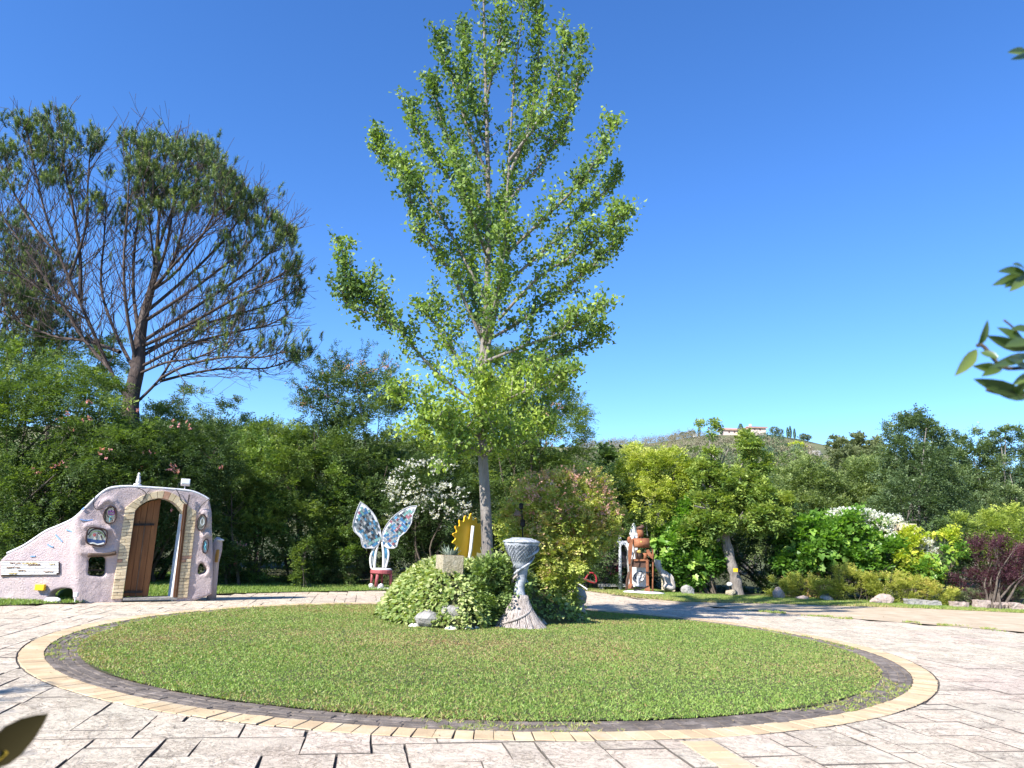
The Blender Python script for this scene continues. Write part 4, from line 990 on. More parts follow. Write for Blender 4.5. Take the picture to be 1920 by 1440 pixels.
bush('shaded_shrub', 'dark shrub in the shade right of the leaning trunk', 'shrub', (10.3, 29.6, 0), [lobe(1430, 1050, 29.2, 60, 65, .9), lobe(1330, 1060, 29.6, 60, 55, .8), lobe(1290, 1010, 29.8, 60, 60, .8), lobe(1480, 1000, 30, 50, 60, .8)], L_dark, n=4600, k=8, sl=.3, ll=.09, lw=.045, tb=-.12)
# background trees right
back = [
 ('dense_tree', 'tall dark poplar like tree breaking the skyline at the right', (1715, 1000, 42), [(1712, 810, 42, 34, 38, 1.4), (1690, 850, 42, 36, 45, 1.4), (1725, 900, 41.5, 70, 75, 2.0), (1700, 960, 41, 62, 70, 1.8), (1760, 980, 41, 55, 70, 1.6), (1745, 840, 42, 30, 40, 1.0)], L_blue, 6200, .12, -.02),
 ('poplar_tree', 'grey green poplar with visible stems, left of a sky gap', (1830, 1000, 52), [(1825, 850, 52, 34, 45), (1800, 900, 52, 30, 60), (1850, 880, 52, 34, 55), (1820, 950, 52, 45, 50)], L_blue, 3000, .13, .12),
 ('poplar_tree', 'grey green poplar at the right edge, crown arching over a sky gap', (1900, 1000, 50), [(1915, 832, 50, 40, 22), (1880, 812, 50, 14, 12), (1895, 900, 50, 36, 40), (1950, 870, 50, 40, 60), (1890, 960, 50, 55, 45)], L_blue, 3000, .13, .10),
 ('poplar_tree', 'grey green poplar directly right of the tall dark tree', (1790, 1000, 55), [(1775, 835, 55, 28, 28), (1780, 880, 55, 30, 50), (1785, 960, 54, 40, 50)], L_blue, 2200, .13, .05),
 ('willow_tree', 'light olive feathery willow left of the tall dark tree', (1610, 1000, 48), [(1610, 910, 48, 55, 45), (1640, 950, 47, 45, 45), (1580, 950, 47, 55, 45), (1650, 900, 49, 30, 40)], L_pale, 4000, .13, .04),
 ('willow_tree', 'light olive feathery willow above the grape vines', (1520, 1000, 46), [(1510, 910, 46, 55, 40), (1470, 950, 45, 45, 45), (1540, 960, 45, 50, 45), (1490, 890, 47, 35, 30)], L_pale, 3800, .13, .06),
 ('willow_tree', 'light olive feathery willow behind the leaning tree', (1400, 1000, 50), [(1300, 890, 50, 50, 45), (1420, 890, 50, 50, 45), (1340, 950, 49, 60, 50), (1150, 920, 50, 50, 40), (1450, 1000, 48, 60, 50)], L_pale, 3800, .13, .0),
]
for i, (nm, lab, (fx, fy, fd), lb, mt, n_, ls, tb) in enumerate(back):
    q = P(fx, fy, fd); bush(nm, lab, 'tree', (q.x, q.y, 0), [lobe(*l) for l in lb], mt, 'trees beyond the garden on the right' if i else None, .09, None, bark_grey, 20 + i, n=int(n_ * 1.5), k=8, sl=.5, ll=ls, lw=ls * .55, amp=.32, tipbias=.35, tb=tb, inner=.35)
# dark filler wood closing the view behind hedge and garden
for lab, lb, mt in (('dark wood closing the view behind the left hedge', [(60 + 84 * i, 925 + 12 * (i % 3), 36, 80, 110, 2.4) for i in range(13)], L_dark), ('dark green wood closing the view behind the right hand trees', [(1180 + 80 * i, 1000 + 8 * (i % 3), 56, 70, 60, 2.5) for i in range(12)], L_dark)):
    t = empty('distant_wood', P(lb[0][0], 1040, lb[0][2]), None); 
    c_ = crown('distant_wood', [lobe(*l) for l in lb], mt, None, n=9000, k=7, sl=.6, ll=.24, lw=.13, tipbias=.2, amp=.25); bpy.data.objects.remove(t)
    tag(c_, lab, 'wood', kind='stuff')

# grape vines: large leaves, each a piece of its own
def vine_leaf_mesh(name, mat, tint):
    """five-lobed leaf with a raised midrib, base at the origin, pointing +Y"""
    out = [(0, 0), (.16, -.14), (.42, -.10), (.36, .16), (.56, .38), (.30, .44), (.24, .66), (0, 1.0), (-.24, .66), (-.30, .44), (-.56, .38), (-.36, .16), (-.42, -.10), (-.16, -.14)]
    vs = [(x, y, .16 * abs(x) - .18 * y * y) for x, y in out] + [(0, .35, -.05)]
    fs = [(i, (i + 1) % 14, 14) for i in range(14)]
    me = bpy.data.meshes.new(name); me.from_pydata(vs, [], fs); me.update()
    a = me.attributes.new('tint', 'FLOAT', 'FACE'); a.data.foreach_set('value', [tint] * len(fs)); me.materials.append(mat)
    return me
vl = [vine_leaf_mesh('vine_leaf', L_vine, v) for v in (.2, .42, .6, .78, .95)]; yl = [vine_leaf_mesh('vine_leaf', L_yvine, v) for v in (.15, .5, .9)]
def vine(name, label, foot, lobes, meshes, npieces, size, fill_n, fill_mat, seed, fill_ll=.13, trunk=True):
    t = empty(name, foot, label, 'vine'); r_ = np.random.default_rng(seed); base = Vector(foot)
    if trunk: stems(t, foot, lobes, .035, bark_dark, 2, 'stem', seed)
    ar = np.array([a[1][0] * a[1][2] for a in lobes]); ar = ar / ar.sum()
    for k in range(npieces):
        i = r_.choice(len(lobes), p=ar); c, rr_ = lobes[i]; d = r_.normal(0, 1, 3); d[1] = -abs(d[1]) * 1.2; d /= np.linalg.norm(d)
        p = np.array(c) + d * np.array(rr_) * r_.uniform(.95, 1.1)
        if p[2] < .1: continue
        ob = bpy.data.objects.new('vine_leaf', meshes[int(r_.integers(len(meshes)))]); col.objects.link(ob); ob.parent = t; ob.location = Vector(p) - base
        nrm = Vector(d) + Vector((0, -.3, .75)) + Vector(r_.normal(0, .35, 3)); q_ = nrm.to_track_quat('Z', 'Y'); q_ = q_ @ __import__('mathutils').Quaternion((0, 0, 1), r_.uniform(0, 6.28))
        ob.rotation_mode = 'QUATERNION'; ob.rotation_quaternion = q_; s_ = size * r_.uniform(.7, 1.25); ob.scale = (s_, s_, s_)
    if fill_n:
        f_ = crown('foliage', lobes, fill_mat, t, n=fill_n, k=6, sl=.32, ll=fill_ll, lw=fill_ll * .9, shape='fan', tipbias=.35, tb=-.04, inner=.35, amp=.2); f_['kind'] = 'stuff'
    return t
vine('grape_vine', 'bright green grape vine sprawling over the middle of the pergola', (13.2, 27.5, 0), [lobe(1545, 1010, 27.6, 55, 42, .7), lobe(1600, 1010, 27.4, 50, 45, .7), lobe(1500, 1040, 27.8, 38, 35, .6), lobe(1650, 1030, 27.3, 42, 40, .6), lobe(1570, 1048, 27.2, 60, 28, .5), lobe(1480, 1010, 27.9, 32, 28, .6), lobe(1560, 990, 27.8, 50, 24, .6)], vl, 296, .25, 3600, L_vine, 3)
vine('grape_vine', 'bright green grape vine beside the rusty metal man', (7.4, 28.0, 0), [lobe(1285, 1000, 28.2, 42, 38, .6), lobe(1262, 1030, 28.0, 34, 34, .5), lobe(1310, 1030, 28.2, 46, 38, .6), lobe(1300, 1060, 28, 45, 28, .5), lobe(1290, 960, 28.4, 26, 22, .4)], vl, 240, .26, 2400, L_vine, 4)
vine('yellow_vine', 'yellowing vine climbing the cream pillar of the pergola', (14.2, 26.9, 0), [lobe(1712, 1018, 26.8, 16, 20, .25), lobe(1702, 1046, 26.7, 24, 18, .3), lobe(1722, 1000, 26.8, 10, 10, .2), lobe(1765, 1003, 26.7, 30, 5, .15), lobe(1738, 1058, 26.7, 16, 12, .25)], yl, 130, .17, 700, L_yvine, 5, .09)
vine('grape_vine', 'thin green vine trailing right of the yellowing vine', (15.2, 26.6, 0), [lobe(1770, 1050, 26.4, 30, 14, .3), lobe(1745, 1070, 26.3, 26, 30, .3), lobe(1800, 1035, 26.4, 22, 10, .3)], [vl[3], vl[4], yl[0]], 70, .17, 300, L_vine, 6, .09)
bush('sumac_shrub', 'yellow green sumac shrub at the right edge above the purple bush', 'shrub', (18.2, 28.5, 0), [lobe(1850, 990, 28, 48, 26, .8), lobe(1900, 1000, 28, 40, 35, .8), lobe(1880, 1040, 28, 60, 45, .8)], L_lime, n=2300, k=12, sl=.45, ll=.10, lw=.035, tb=-.10, tipbias=.5, amp=.3)
bush('white_climber', 'climber in a sheet of white blossom on top of the pergola', 'climber', P(1620, 1090, 28.0) - Vector((0, 0, P(1620, 1090, 28.0).z)), [lobe(1600, 972, 28.2, 42, 12, .5), lobe(1650, 985, 28, 42, 13, .5)], L_mid, n=240, k=7, sl=.2, ll=.07, lw=.03,
 flowers=[(L_white, 1500, .05, [lobe(1600, 966, 27.4, 40, 12, .4), lobe(1645, 978, 27.5, 42, 13, .4), lobe(1662, 1002, 27.2, 14, 10, .2), lobe(1735, 1028, 26.9, 16, 20, .25)])])
bush('green_shrub', 'mid green shrub filling the gap between the vines and the purple bush', 'shrub', (15.6, 28.5, 0), [lobe(1770, 1040, 28.2, 50, 60, .9), lobe(1690, 1050, 28.5, 60, 50, .8), lobe(1600, 1050, 29, 90, 50, .8), lobe(1510, 1060, 29, 60, 45, .8)], L_dark, n=4200, k=8, sl=.3, ll=.09, lw=.045, tb=-.02)
bush('purple_bush', 'dark purple leaved barberry bush at the right edge', 'shrub', P(1860, 1125, 24.6) - Vector((0, 0, P(1860, 1125, 24.6).z)), [lobe(1865, 1056, 25.8, 52, 40, .8), lobe(1835, 1096, 25.7, 34, 26, .5), lobe(1865, 1100, 25.6, 34, 24, .4), lobe(1900, 1096, 25.7, 45, 30, .5), lobe(1870, 1030, 26, 30, 22, .6), lobe(1925, 1050, 26, 30, 35, .6)], L_purple, n=3200, k=9, sl=.36, ll=.055, lw=.032, amp=.35, tipbias=.4, droop=.1)
t = None
rowx = [(1460, 1098, 16, 18), (1500, 1085, 26, 26), (1540, 1095, 32, 26), (1575, 1080, 28, 30), (1610, 1095, 34, 30), (1650, 1088, 32, 32), (1690, 1100, 32, 26), (1730, 1105, 32, 26), (1765, 1112, 26, 20)]
labs = ['clipped olive clump at the left end of the low shrub row', 'low yellow green shrub just right of the pinkish edging rock', 'low spreading shrub below the middle of the grape vine', 'taller bushy shrub below the grape vine with an arching top', 'widest yellow green shrub in the middle of the low row', 'tallest yellow green shrub of the low row', 'low shrub with orange tinged shoots under the cream pillar', 'reddish tinged low shrub behind the flat edging stones', 'last low shrub of the row before the purple bush']
for i, (a, b, c, d) in enumerate(rowx):
    q = P(a, 1118 + (a - 1460) * .03, 26.7 - (a - 1460) * .004); bush('low_shrub', labs[i], 'shrub', (q.x, q.y, 0), [lobe(a, b + 6, q.y, c, d * .85, .5), lobe(a + 12, b + 12, q.y - .1, c * .8, d * .6, .4)], L_juni, 'low shrubs along the stone edging', .015, n=620, k=9, sl=.26, ll=.05, lw=.022, tb=.02 + .05 * (i % 3) + (.1 if i > 5 else 0), upb=.8, amp=.3, tipbias=.5, seed=i)
bush('edge_plants', 'grey green tufted plants behind the edging at the far right', 'undergrowth', (15.9, 25.6, 0), [lobe(1790, 1116, 25.6, 28, 14, .3), lobe(1830, 1122, 25.6, 26, 10, .3), lobe(1890, 1124, 25.5, 34, 10, .3)], L_olive, n=700, k=8, sl=.2, ll=.05, lw=.02)
bush('bougainvillea', 'dark shrub with magenta flowers around the white arch', 'shrub', P(1150, 1090, 29.5) - Vector((0, 0, P(1150, 1090, 29.5).z)), [lobe(1150, 1050, 29.6, 45, 45, .7), lobe(1200, 1060, 30, 40, 45, .6), lobe(1120, 1070, 29.4, 30, 30, .5)], L_dark, n=1700, k=8, sl=.28, ll=.08, lw=.04, tb=-.1, flowers=[(L_mag, 70, .05, [lobe(1145, 1050, 29.0, 26, 30, .4), lobe(1175, 1065, 29.0, 18, 30, .3)])])

# ------------------------------------------------------------------ on the hill
def far_clumps(pts, sizes, rng, per=46, leaf=.5, shape='leaf', tall=1.0):
    """far trees of a wood: each a small heap of coarse leaves"""
    n = len(pts); d = unit(rng.normal(0, 1, (n, per, 3))); d[:, :, 2] = np.abs(d[:, :, 2]) * 1.2 - .35
    B = np.array(pts)[:, None, :] + d * np.array(sizes)[:, None, None] * np.array([1, 1, tall]) * rng.uniform(.55, 1.05, (n, per, 1)) + np.array([0, 0, 1]) * np.array(sizes)[:, None, None] * .7 * tall
    D = d * .6 + rng.normal(0, .6, d.shape) + [0, 0, .4]; L = leaf * np.repeat(np.array(sizes), per) / 2.5 * rng.uniform(.6, 1.4, n * per)
    T = np.repeat(rng.normal(.45, .22, n), per) + rng.normal(0, .08, n * per)
    V, F = leaves(B.reshape(-1, 3), D.reshape(-1, 3), rng.normal(0, 1, (n * per, 3)), L * 1.5, L, shape, .1)
    return V, F, np.clip(T, .02, .98)
def wood(name, label, pxr, Dr, n, size, mat, leaf=.55, per=46, tall=1.0, cond=None):
    pts = []; r_ = random.Random(hash(label) % 1000 if False else len(label) * 7 + n)
    while len(pts) < n:
        px = r_.uniform(*pxr); D = r_.uniform(*Dr)
        if cond and not cond(px, D): continue
        pts.append(tuple(hill_pt(px, D) + Vector((0, 0, -.3))))
    V, F, T = far_clumps(pts, [r_.uniform(*size) for _ in pts], rng, per, leaf, 'leaf', tall)
    return tag(npmesh(name, V, F, mat, None, T), label, 'wood', kind='stuff')
L_far = leafmat('far_leaf', [(0, (.05, .075, .04)), (.5, (.10, .13, .055)), (1, (.20, .21, .09))], .15)
L_far_dark = leafmat('far_dark_leaf', [(0, (.04, .07, .045)), (.5, (.07, .115, .06)), (1, (.13, .18, .08))], .15)
L_bare = leafmat('brownish_leaf', [(0, (.10, .095, .065)), (.5, (.18, .16, .10)), (1, (.28, .24, .17))], .1)
wood('conifer_wood', 'dense row of conifers along the bare ridge left of the villa', (1085, 1300), (560, 594), 260, (1.8, 3.0), L_bare, .30, 70, 2.0)
wood('conifer_wood', 'brownish conifer plantation on the ridge left of the villa', (1080, 1345), (260, 590), 1900, (1.3, 2.4), L_bare, .34, 60, 2.1)
wood('hillside_wood', 'mixed olive green trees covering the slope of the hill', (1080, 1800), (110, 540), 1900, (2.4, 4.8), L_far, .34, 110, cond=lambda px, D: not (1240 < px < 1320 and D > 470) and not (1500 < px < 1600 and D > 420) and not (1340 < px < 1450 and D > 500))
wood('hillside_wood', 'darker blue green trees on the slope under the umbrella pines', (1400, 1960), (110, 560), 620, (3, 5.5), L_far_dark, .32, 120, cond=lambda px, D: not (1500 < px < 1600 and D > 400))
wood('hillside_wood', 'brown and olive scrub below the villa', (1290, 1530), (330, 545), 420, (2.5, 4.5), L_bare, .34, 90)
wood('ridge_wood', 'far wood on the hill behind the left hedge', (120, 1000), (120, 596), 900, (3, 6), L_far, .36, 90, 1.1)
RR = 592
def far_tree(name, label, px, D, h, r_, mat, group, kind='round', seed=0):
    b = hill_pt(px, D); t = empty(name, b, label, 'tree', group); r2 = np.random.default_rng(seed)
    MB().tube([b - Vector((0, 0, .5)), b + Vector((0, 0, h * .5))], [r_ * .12 + .05, r_ * .07 + .03], 6).build('trunk', bark_dark, t)
    if kind == 'cypress':
        n = 420; z = r2.random(n); rad = r_ * np.sin(np.pi * np.clip(z * .92 + .06, 0, 1)) ** .6 * (1 - .45 * z); a = r2.uniform(0, 6.28, n)
        B = np.stack([b.x + rad * np.cos(a), b.y + rad * np.sin(a), b.z + .2 + z * h], 1); D = np.stack([np.cos(a) * .3, np.sin(a) * .3, np.ones(n)], 1)
        V, F = leaves(B, D, np.stack([np.cos(a), np.sin(a), np.zeros(n)], 1), h * .10, h * .06)
    else:
        n = 520; d = unit(r2.normal(0, 1, (n, 3))); B = np.array(b) + [0, 0, h * .62] + d * np.array([r_, r_, h * .40]) * r2.uniform(.6, 1.05, (n, 1)) * (1 + .2 * np.sin(d @ [5, 4, 6]))[:, None]
        D = d + r2.normal(0, .5, d.shape); V, F = leaves(B, D, r2.normal(0, 1, d.shape), r_ * .26, r_ * .18)
    npmesh('crown', V, F, mat, t, np.clip(r2.normal(.4, .15, len(F)), .02, .98))
gcy = 'cypresses on the hill'
for i, (px, h, r_, lab) in enumerate([(1266, 5.5, 1.0, 'lone small cypress far left on the ridge'), (1311, 7.5, 1.4, 'cypress left of the long shoot of the leaning tree'), (1352, 6.5, 1.5, 'cypress touching the left end of the villa'), (1477, 8.0, 1.2, 'left cypress of the trio right of the villa'), (1482, 9.2, 1.3, 'middle and tallest cypress of the trio right of the villa'), (1490, 7.8, 1.2, 'right cypress of the trio right of the villa')]):
    far_tree('cypress_tree', lab, px, RR - 2, h, r_, L_far_dark, gcy, 'cypress', i)
far_tree('conifer_tree', 'dark broad conifer in front of the villa roof', 1389, 580, 9.5, 3.0, L_far_dark, None, 'cypress', 9)
for i, (px, h, r_, lab) in enumerate([(1261, 4.2, 2.6, 'round olive tree under the lone small cypress'), (1281, 5, 3.2, 'round olive tree right of the lone small cypress'), (1297, 5, 3.2, 'second round olive tree on the bare ridge'), (1452, 7, 3.4, 'grey green tree at the right end of the villa'), (1463, 6, 2.6, 'small tree right of the villa before the cypress trio'), (1507, 5, 3.4, 'low bushy tree right of the cypress trio'), (1514, 5, 3.0, 'greyish thin tree at the end of the ridge')]):
    far_tree('olive_tree', lab, px, RR, h, r_, L_far, 'round trees on the ridge', 'round', 20 + i)
for i, (px, D, h, r_, lab) in enumerate([(1580, 330, 13, 8, 'leftmost and tallest stone pine on the slope'), (1605, 326, 12, 8, 'second stone pine of the slope group'), (1630, 322, 11.5, 8, 'third stone pine of the slope group'), (1650, 316, 11, 7, 'rightmost stone pine beside the tall dark tree'), (1592, 300, 9, 8, 'lower stone pine in front of the slope group'), (1625, 296, 9, 8, 'lower right stone pine in front of the slope group')]):
    b = hill_pt(px, D); top = P(px, [808, 812, 822, 832, 840, 850][i], D).z - b.z
    t = empty('stone_pine', b, lab, 'tree', 'stone pines on the slope'); MB().tube([b, b + Vector((0, 0, top * .6))], [.4, .25], 6).build('trunk', bark_pine, t)
    crown('crown', [((b.x, b.y, b.z + top * .74), (r_ * .8, r_ * .8, top * .24)), ((b.x + r_ * .3, b.y, b.z + top * .5), (r_ * 1.05, r_ * .9, top * .26)), ((b.x - r_ * .3, b.y - 1, b.z + top * .32), (r_ * 1.0, r_ * .8, top * .28))], L_olive, t, n=1500, k=7, sl=1.5, ll=1.0, lw=.5, amp=.2, tipbias=.3, upb=.5, clump=22, cr=.26)
far_tree('yellow_tree', 'small yellow leaved tree below the white patch of hillside', 1493, 500, 7, 5, L_yvine, None, 'round', 77)
# tree outside the frame whose shade falls on the paving at the lower left
t = bush('garden_tree', 'garden tree beside the paving at the left, outside the picture', 'tree', (-9.3, 2.8, 0), [((-9.3, 2.7, 4.4), (1.7, 1.2, 1.0)), ((-8.1, 2.2, 3.7), (1.1, .9, .7)), ((-10.0, 3.0, 3.8), (1.3, .9, .8))], L_mid, n=900, k=9, sl=.4, ll=.10, lw=.05, back=1.0, amp=.3, trunk_r=.07)
print('leaf triangles', TRI[0])

# =================================================================== THINGS
plaster = varied('pink_plaster', [(.25, (.38, .30, .305)), (.42, (.51, .415, .415)), (.6, (.57, .46, .435)), (.8, (.60, .51, .44))], 1.6, .92, 30, 1.0, .05, 'World', detail=8)
plaster_white = varied('white_wash', [(.3, (.55, .55, .58)), (.7, (.78, .77, .78))], 6, .9, 40, .5, .02, 'World')
peach = varied('peach_wash', [(.3, (.50, .30, .22)), (.7, (.62, .44, .38))], 4, .9, 40, .6, .02, 'World')
brick_mat = varied('cream_brick', [(.3, (.54, .41, .24)), (.6, (.68, .555, .36)), (.8, (.72, .62, .44))], 4, .9, 60, .6, .01, 'World', per_obj=.16)
brick_red = varied('reddish_brick', [(.3, (.38, .20, .12)), (.7, (.50, .30, .20))], 6, .9, 60, .6, .01, 'World')
wood_dark = varied('door_wood', [(.3, (.04, .016, .007)), (.48, (.115, .045, .016)), (.7, (.26, .115, .04))], 2.2, .65, 30, .6, .01, 'World', (1, 1, .12), per_obj=.15)
wood_old = varied('old_wood', [(.3, (.07, .045, .03)), (.7, (.16, .11, .08))], 5, .9, 30, .6, .02, 'World')
iron = varied('black_iron', [(.3, (.012, .011, .011)), (.7, (.035, .028, .025))], 12, .6, 50, .4, .005, metal=.3)
rust = varied('rusted_steel', [(.25, (.13, .05, .028)), (.5, (.27, .105, .05)), (.75, (.40, .18, .09))], 5, .75, 50, .5, .01, 'World', metal=.15)
rust_dark = varied('dark_rust', [(.3, (.05, .03, .025)), (.7, (.14, .075, .05))], 8, .8, 50, .5, .01, 'World')
white_paint = varied('white_paint', [(.3, (.56, .55, .53)), (.7, (.72, .71, .69))], 7, .7, 50, .35, .01, 'World')
maroon = varied('maroon_paint', [(.3, (.27, .06, .07)), (.7, (.36, .10, .10))], 7, .55, 50, .25, .01, 'World')
amber = varied('amber_paint', [(.3, (.78, .40, .015)), (.7, (.84, .48, .03))], 2, .5, 40, .15, .01, 'World')
stone_tan = varied('tan_stone', [(.3, (.34, .28, .18)), (.6, (.50, .43, .30)), (.8, (.58, .52, .40))], 7, .95, 22, 1.2, .05, 'World')
stone_grey = varied('grey_stone', [(.25, (.20, .185, .165)), (.5, (.34, .32, .29)), (.75, (.46, .44, .40))], 5, .95, 16, 1.0, .05, 'World')
stone_white = varied('white_stone', [(.3, (.58, .55, .50)), (.7, (.78, .76, .72))], 6, .85, 20, .6, .03, 'World')
stone_pink = varied('pinkish_stone', [(.3, (.32, .24, .20)), (.7, (.50, .40, .34))], 6, .95, 16, 1.0, .05, 'World')
cement = varied('grey_cement', [(.3, (.30, .31, .32)), (.7, (.46, .47, .49))], 6, .85, 40, .6, .02, 'World')
yellow_pl = varied('yellow_plastic', [(.3, (.75, .42, .01)), (.7, (.80, .50, .03))], 9, .4, 50, .1, .005)
blue_pt = varied('blue_paint', [(.3, (.12, .26, .55)), (.7, (.25, .42, .70))], 8, .7, 40, .3, .01)
cream = varied('cream_stone', [(.3, (.50, .42, .28)), (.7, (.66, .58, .42))], 5, .9, 40, .6, .02, 'World')
def flat(name, c, rough=.6, metal=0.0):
    return varied(name, [(.3, tuple(v * .85 for v in c)), (.7, c)], 9, rough, 60, .2, .005, metal=metal)
black_cable = flat('black_cable', (.02, .02, .022))

# ------------------------------------------------------------------ the painted gate
A = Vector((-9.15, 17.0, 0)); wd = Vector((.84, .545, 0)).normalized(); wn = Vector((wd.y, -wd.x, 0))   # along the wall; out of its face
A.x, A.y = G(148, 1130).x, G(148, 1130).y
Wd = Vector((-1, .02, 0)).normalized(); Wn = Vector((Wd.y, -Wd.x, 0)); Wn = -Wn if Wn.y > 0 else Wn                  # the low wing to the left
TH = .38
def gm(px, py, off=0.0): return onplane(px, py, A + wn * off, wn)
def gw(px, py, off=0.0): return onplane(px, py, A + Wn * off, Wn)
c1 = lambda x, y: (x / 4.3636, 860 + y / 4.3636)
gate = empty('painted_gate', gm(275, 1121), 'pink plastered garden gate wall with brick arch and brown wooden door leaves', 'gate')
def loopm(pts, off=0.0, z0=None):
    out = [gm(*c1(*p), off) for p in pts]
    return out
main_out = [(635, 465), (700, 398), (770, 330), (850, 262), (920, 232), (1050, 222), (1200, 230), (1400, 243), (1560, 260), (1660, 298), (1712, 330), (1733, 420), (1742, 700), (1745, 900), (1738, 1112), (1538, 1132), (1420, 1136), (1005, 1142), (900, 1150), (640, 1178)]
arch = [(1002, 1150), (1108, 425), (1150, 380), (1220, 341), (1310, 322), (1400, 345), (1460, 390), (1500, 440), (1525, 500), (1418, 1146)]
win = [(728, 815), (745, 802), (850, 802), (872, 815), (868, 950), (850, 968), (735, 962), (720, 945)]
tri = [(1640, 832), (1703, 900), (1690, 938), (1618, 952), (1625, 880)]
def down(p): return Vector((p.x, p.y, max(p.z, -.04)))
mb = MB(); ol = [gm(*c1(*p)) for p in main_out]
for p in ol:
    if p.z < .12: p.z = -.05
ar_ = [gm(*c1(*p)) for p in arch]
ar_[0].z = -.05; ar_[-1].z = -.05
ol2 = [p for p in ol]
# notch the doorway into the outline instead of a hole, so that it is open at the floor
i0 = 16
outline = ol2[:16] + [gm(*c1(1420, 1140))] + ar_[::-1] + ol2[17:]
outline[16].z = -.05
mb.prism(outline, -wn * TH, [loopm(win), loopm(tri)])
# swellings: eyebrow over the upper plaque, the round box around the square plaque with its ledge, cheeks
def blob(c_, r3, seed=0): mb.rock(c_, r3, seed, 3, .05)
def ridge_tube(pts, rad, off=0.02):
    q = smoothpath([gm(*c1(*p), off) for p in pts], 4); mb.tube(q, [rad * (.45 + .55 * math.sin(math.pi * min(1, max(0, (i + 1) / (len(q) + 1))))) for i in range(len(q))], 8)
ridge_tube([(800, 400), (850, 350), (900, 335), (960, 380), (1000, 430)], .06)
ridge_tube([(690, 560), (740, 535), (800, 545), (860, 580), (920, 575), (955, 640)], .075)
ridge_tube([(660, 640), (650, 700), (680, 745), (780, 755), (880, 750), (940, 730), (955, 640)], .10, -.02)
ridge_tube([(650, 760), (720, 770), (800, 775), (880, 770), (960, 755)], .075, .02)
ridge_tube([(1640, 455), (1665, 440), (1695, 470), (1690, 560)], .07)
ridge_tube([(1655, 640), (1690, 612), (1725, 640)], .08)
ridge_tube([(1610, 880), (1650, 830), (1705, 880), (1700, 940), (1640, 965)], .06, -.02)
# the low wing with its arched niche
wing = [(636, 463), (600, 487), (480, 547), (370, 592), (280, 652), (200, 705), (130, 737), (60, 772), (0, 832), (-70, 930), (-130, 1165), (385, 1172), (395, 1110), (430, 1078), (500, 1062), (590, 1066), (640, 1085), (652, 1120), (652, 1178), (640, 1178), (640, 470)]
wl = [gw(*c1(*p)) for p in wing]
for p in wl:
    if p.z < .14: p.z = -.05
mb.prism(wl, -Wn * .30)
q = smoothpath([gm(*c1(*p), -.13) for p in [(652, 1150), (648, 1000), (645, 800), (645, 620), (655, 480)]], 4); mb.tube(q, .13, 8)
for (x_, y_, r_) in ((500, 1010, .16), (300, 1130, .16), (120, 1140, .18), (450, 800, .2), (250, 800, .2)):
    blob(gw(*c1(x_, y_), -.16), (r_ * 1.8, r_, r_), int(x_))
body = mb.build('wall', plaster, gate, smooth=True)
rm = body.modifiers.new('remesh', 'REMESH'); rm.mode = 'VOXEL'; rm.voxel_size = .03; rm.use_smooth_shade = True
sm = body.modifiers.new('smooth', 'SMOOTH'); sm.factor = .8; sm.iterations = 5
tx = bpy.data.textures.new('plaster_lumps', 'CLOUDS'); tx.noise_scale = .16; tx.noise_depth = 3
dm = body.modifiers.new('displace', 'DISPLACE'); dm.texture = tx; dm.strength = .022; dm.texture_coords = 'GLOBAL'
# whitewashed rim along the top
q = smoothpath([gw(*c1(*p), -.02) for p in [(60, 768), (200, 702), (370, 590), (480, 543), (600, 485)]] + [gm(*c1(*p), -.02) for p in [(700, 396), (770, 328), (850, 260), (920, 230), (1050, 220), (1200, 228), (1400, 242), (1560, 259), (1660, 297), (1712, 330)]], 4)
mb = MB(); mb.tube([p - Vector((0, 0, .016)) for p in q], .026, 8); mb.build('rim', plaster_white, gate, smooth=True)
# bricks of the two pillars
def brick_obj(c_, size, rot, mat, name='brick'):
    mb = MB(); mb.box(c_, size, rot); o = mb.build(name, mat, gate, bevel=.006); return o
rotw = Matrix((wd, -wn, Vector((0, 0, 1)))).transposed()
def pillar(tl, tr_, bl, br, rows, red=()):
    for r in range(rows):
        f0 = (r + .04) / rows; f1 = (r + .93) / rows
        a = [tl[0] + (bl[0] - tl[0]) * f0, tl[1] + (bl[1] - tl[1]) * f0]; b = [tr_[0] + (br[0] - tr_[0]) * f0, tr_[1] + (br[1] - tr_[1]) * f0]
        c_ = [tl[0] + (bl[0] - tl[0]) * f1, tl[1] + (bl[1] - tl[1]) * f1]; d = [tr_[0] + (br[0] - tr_[0]) * f1, tr_[1] + (br[1] - tr_[1]) * f1]
        pr = random.Random(r); off = .03 + pr.uniform(-.006, .008)
        cuts = [(0, 1)] if r % 2 == 0 else [(0, .46), (.49, 1)]
        for u0, u1 in cuts:
            L = lambda p, q_, u: (p[0] + (q_[0] - p[0]) * u, p[1] + (q_[1] - p[1]) * u)
            quad = [L(a, b, u0), L(a, b, u1), L(c_, d, u1), L(c_, d, u0)]
            MB().prism([gm(*c1(*p), off) for p in quad], -wn * .10).build('brick', brick_red if (r in red or pr.random() < .06) else brick_mat, gate, bevel=.006)
pillar((1022, 418), (1108, 410), (912, 1150), (1003, 1146), 27, ())
pillar((1532, 428), (1608, 425), (1442, 1140), (1534, 1136), 27, (14,))
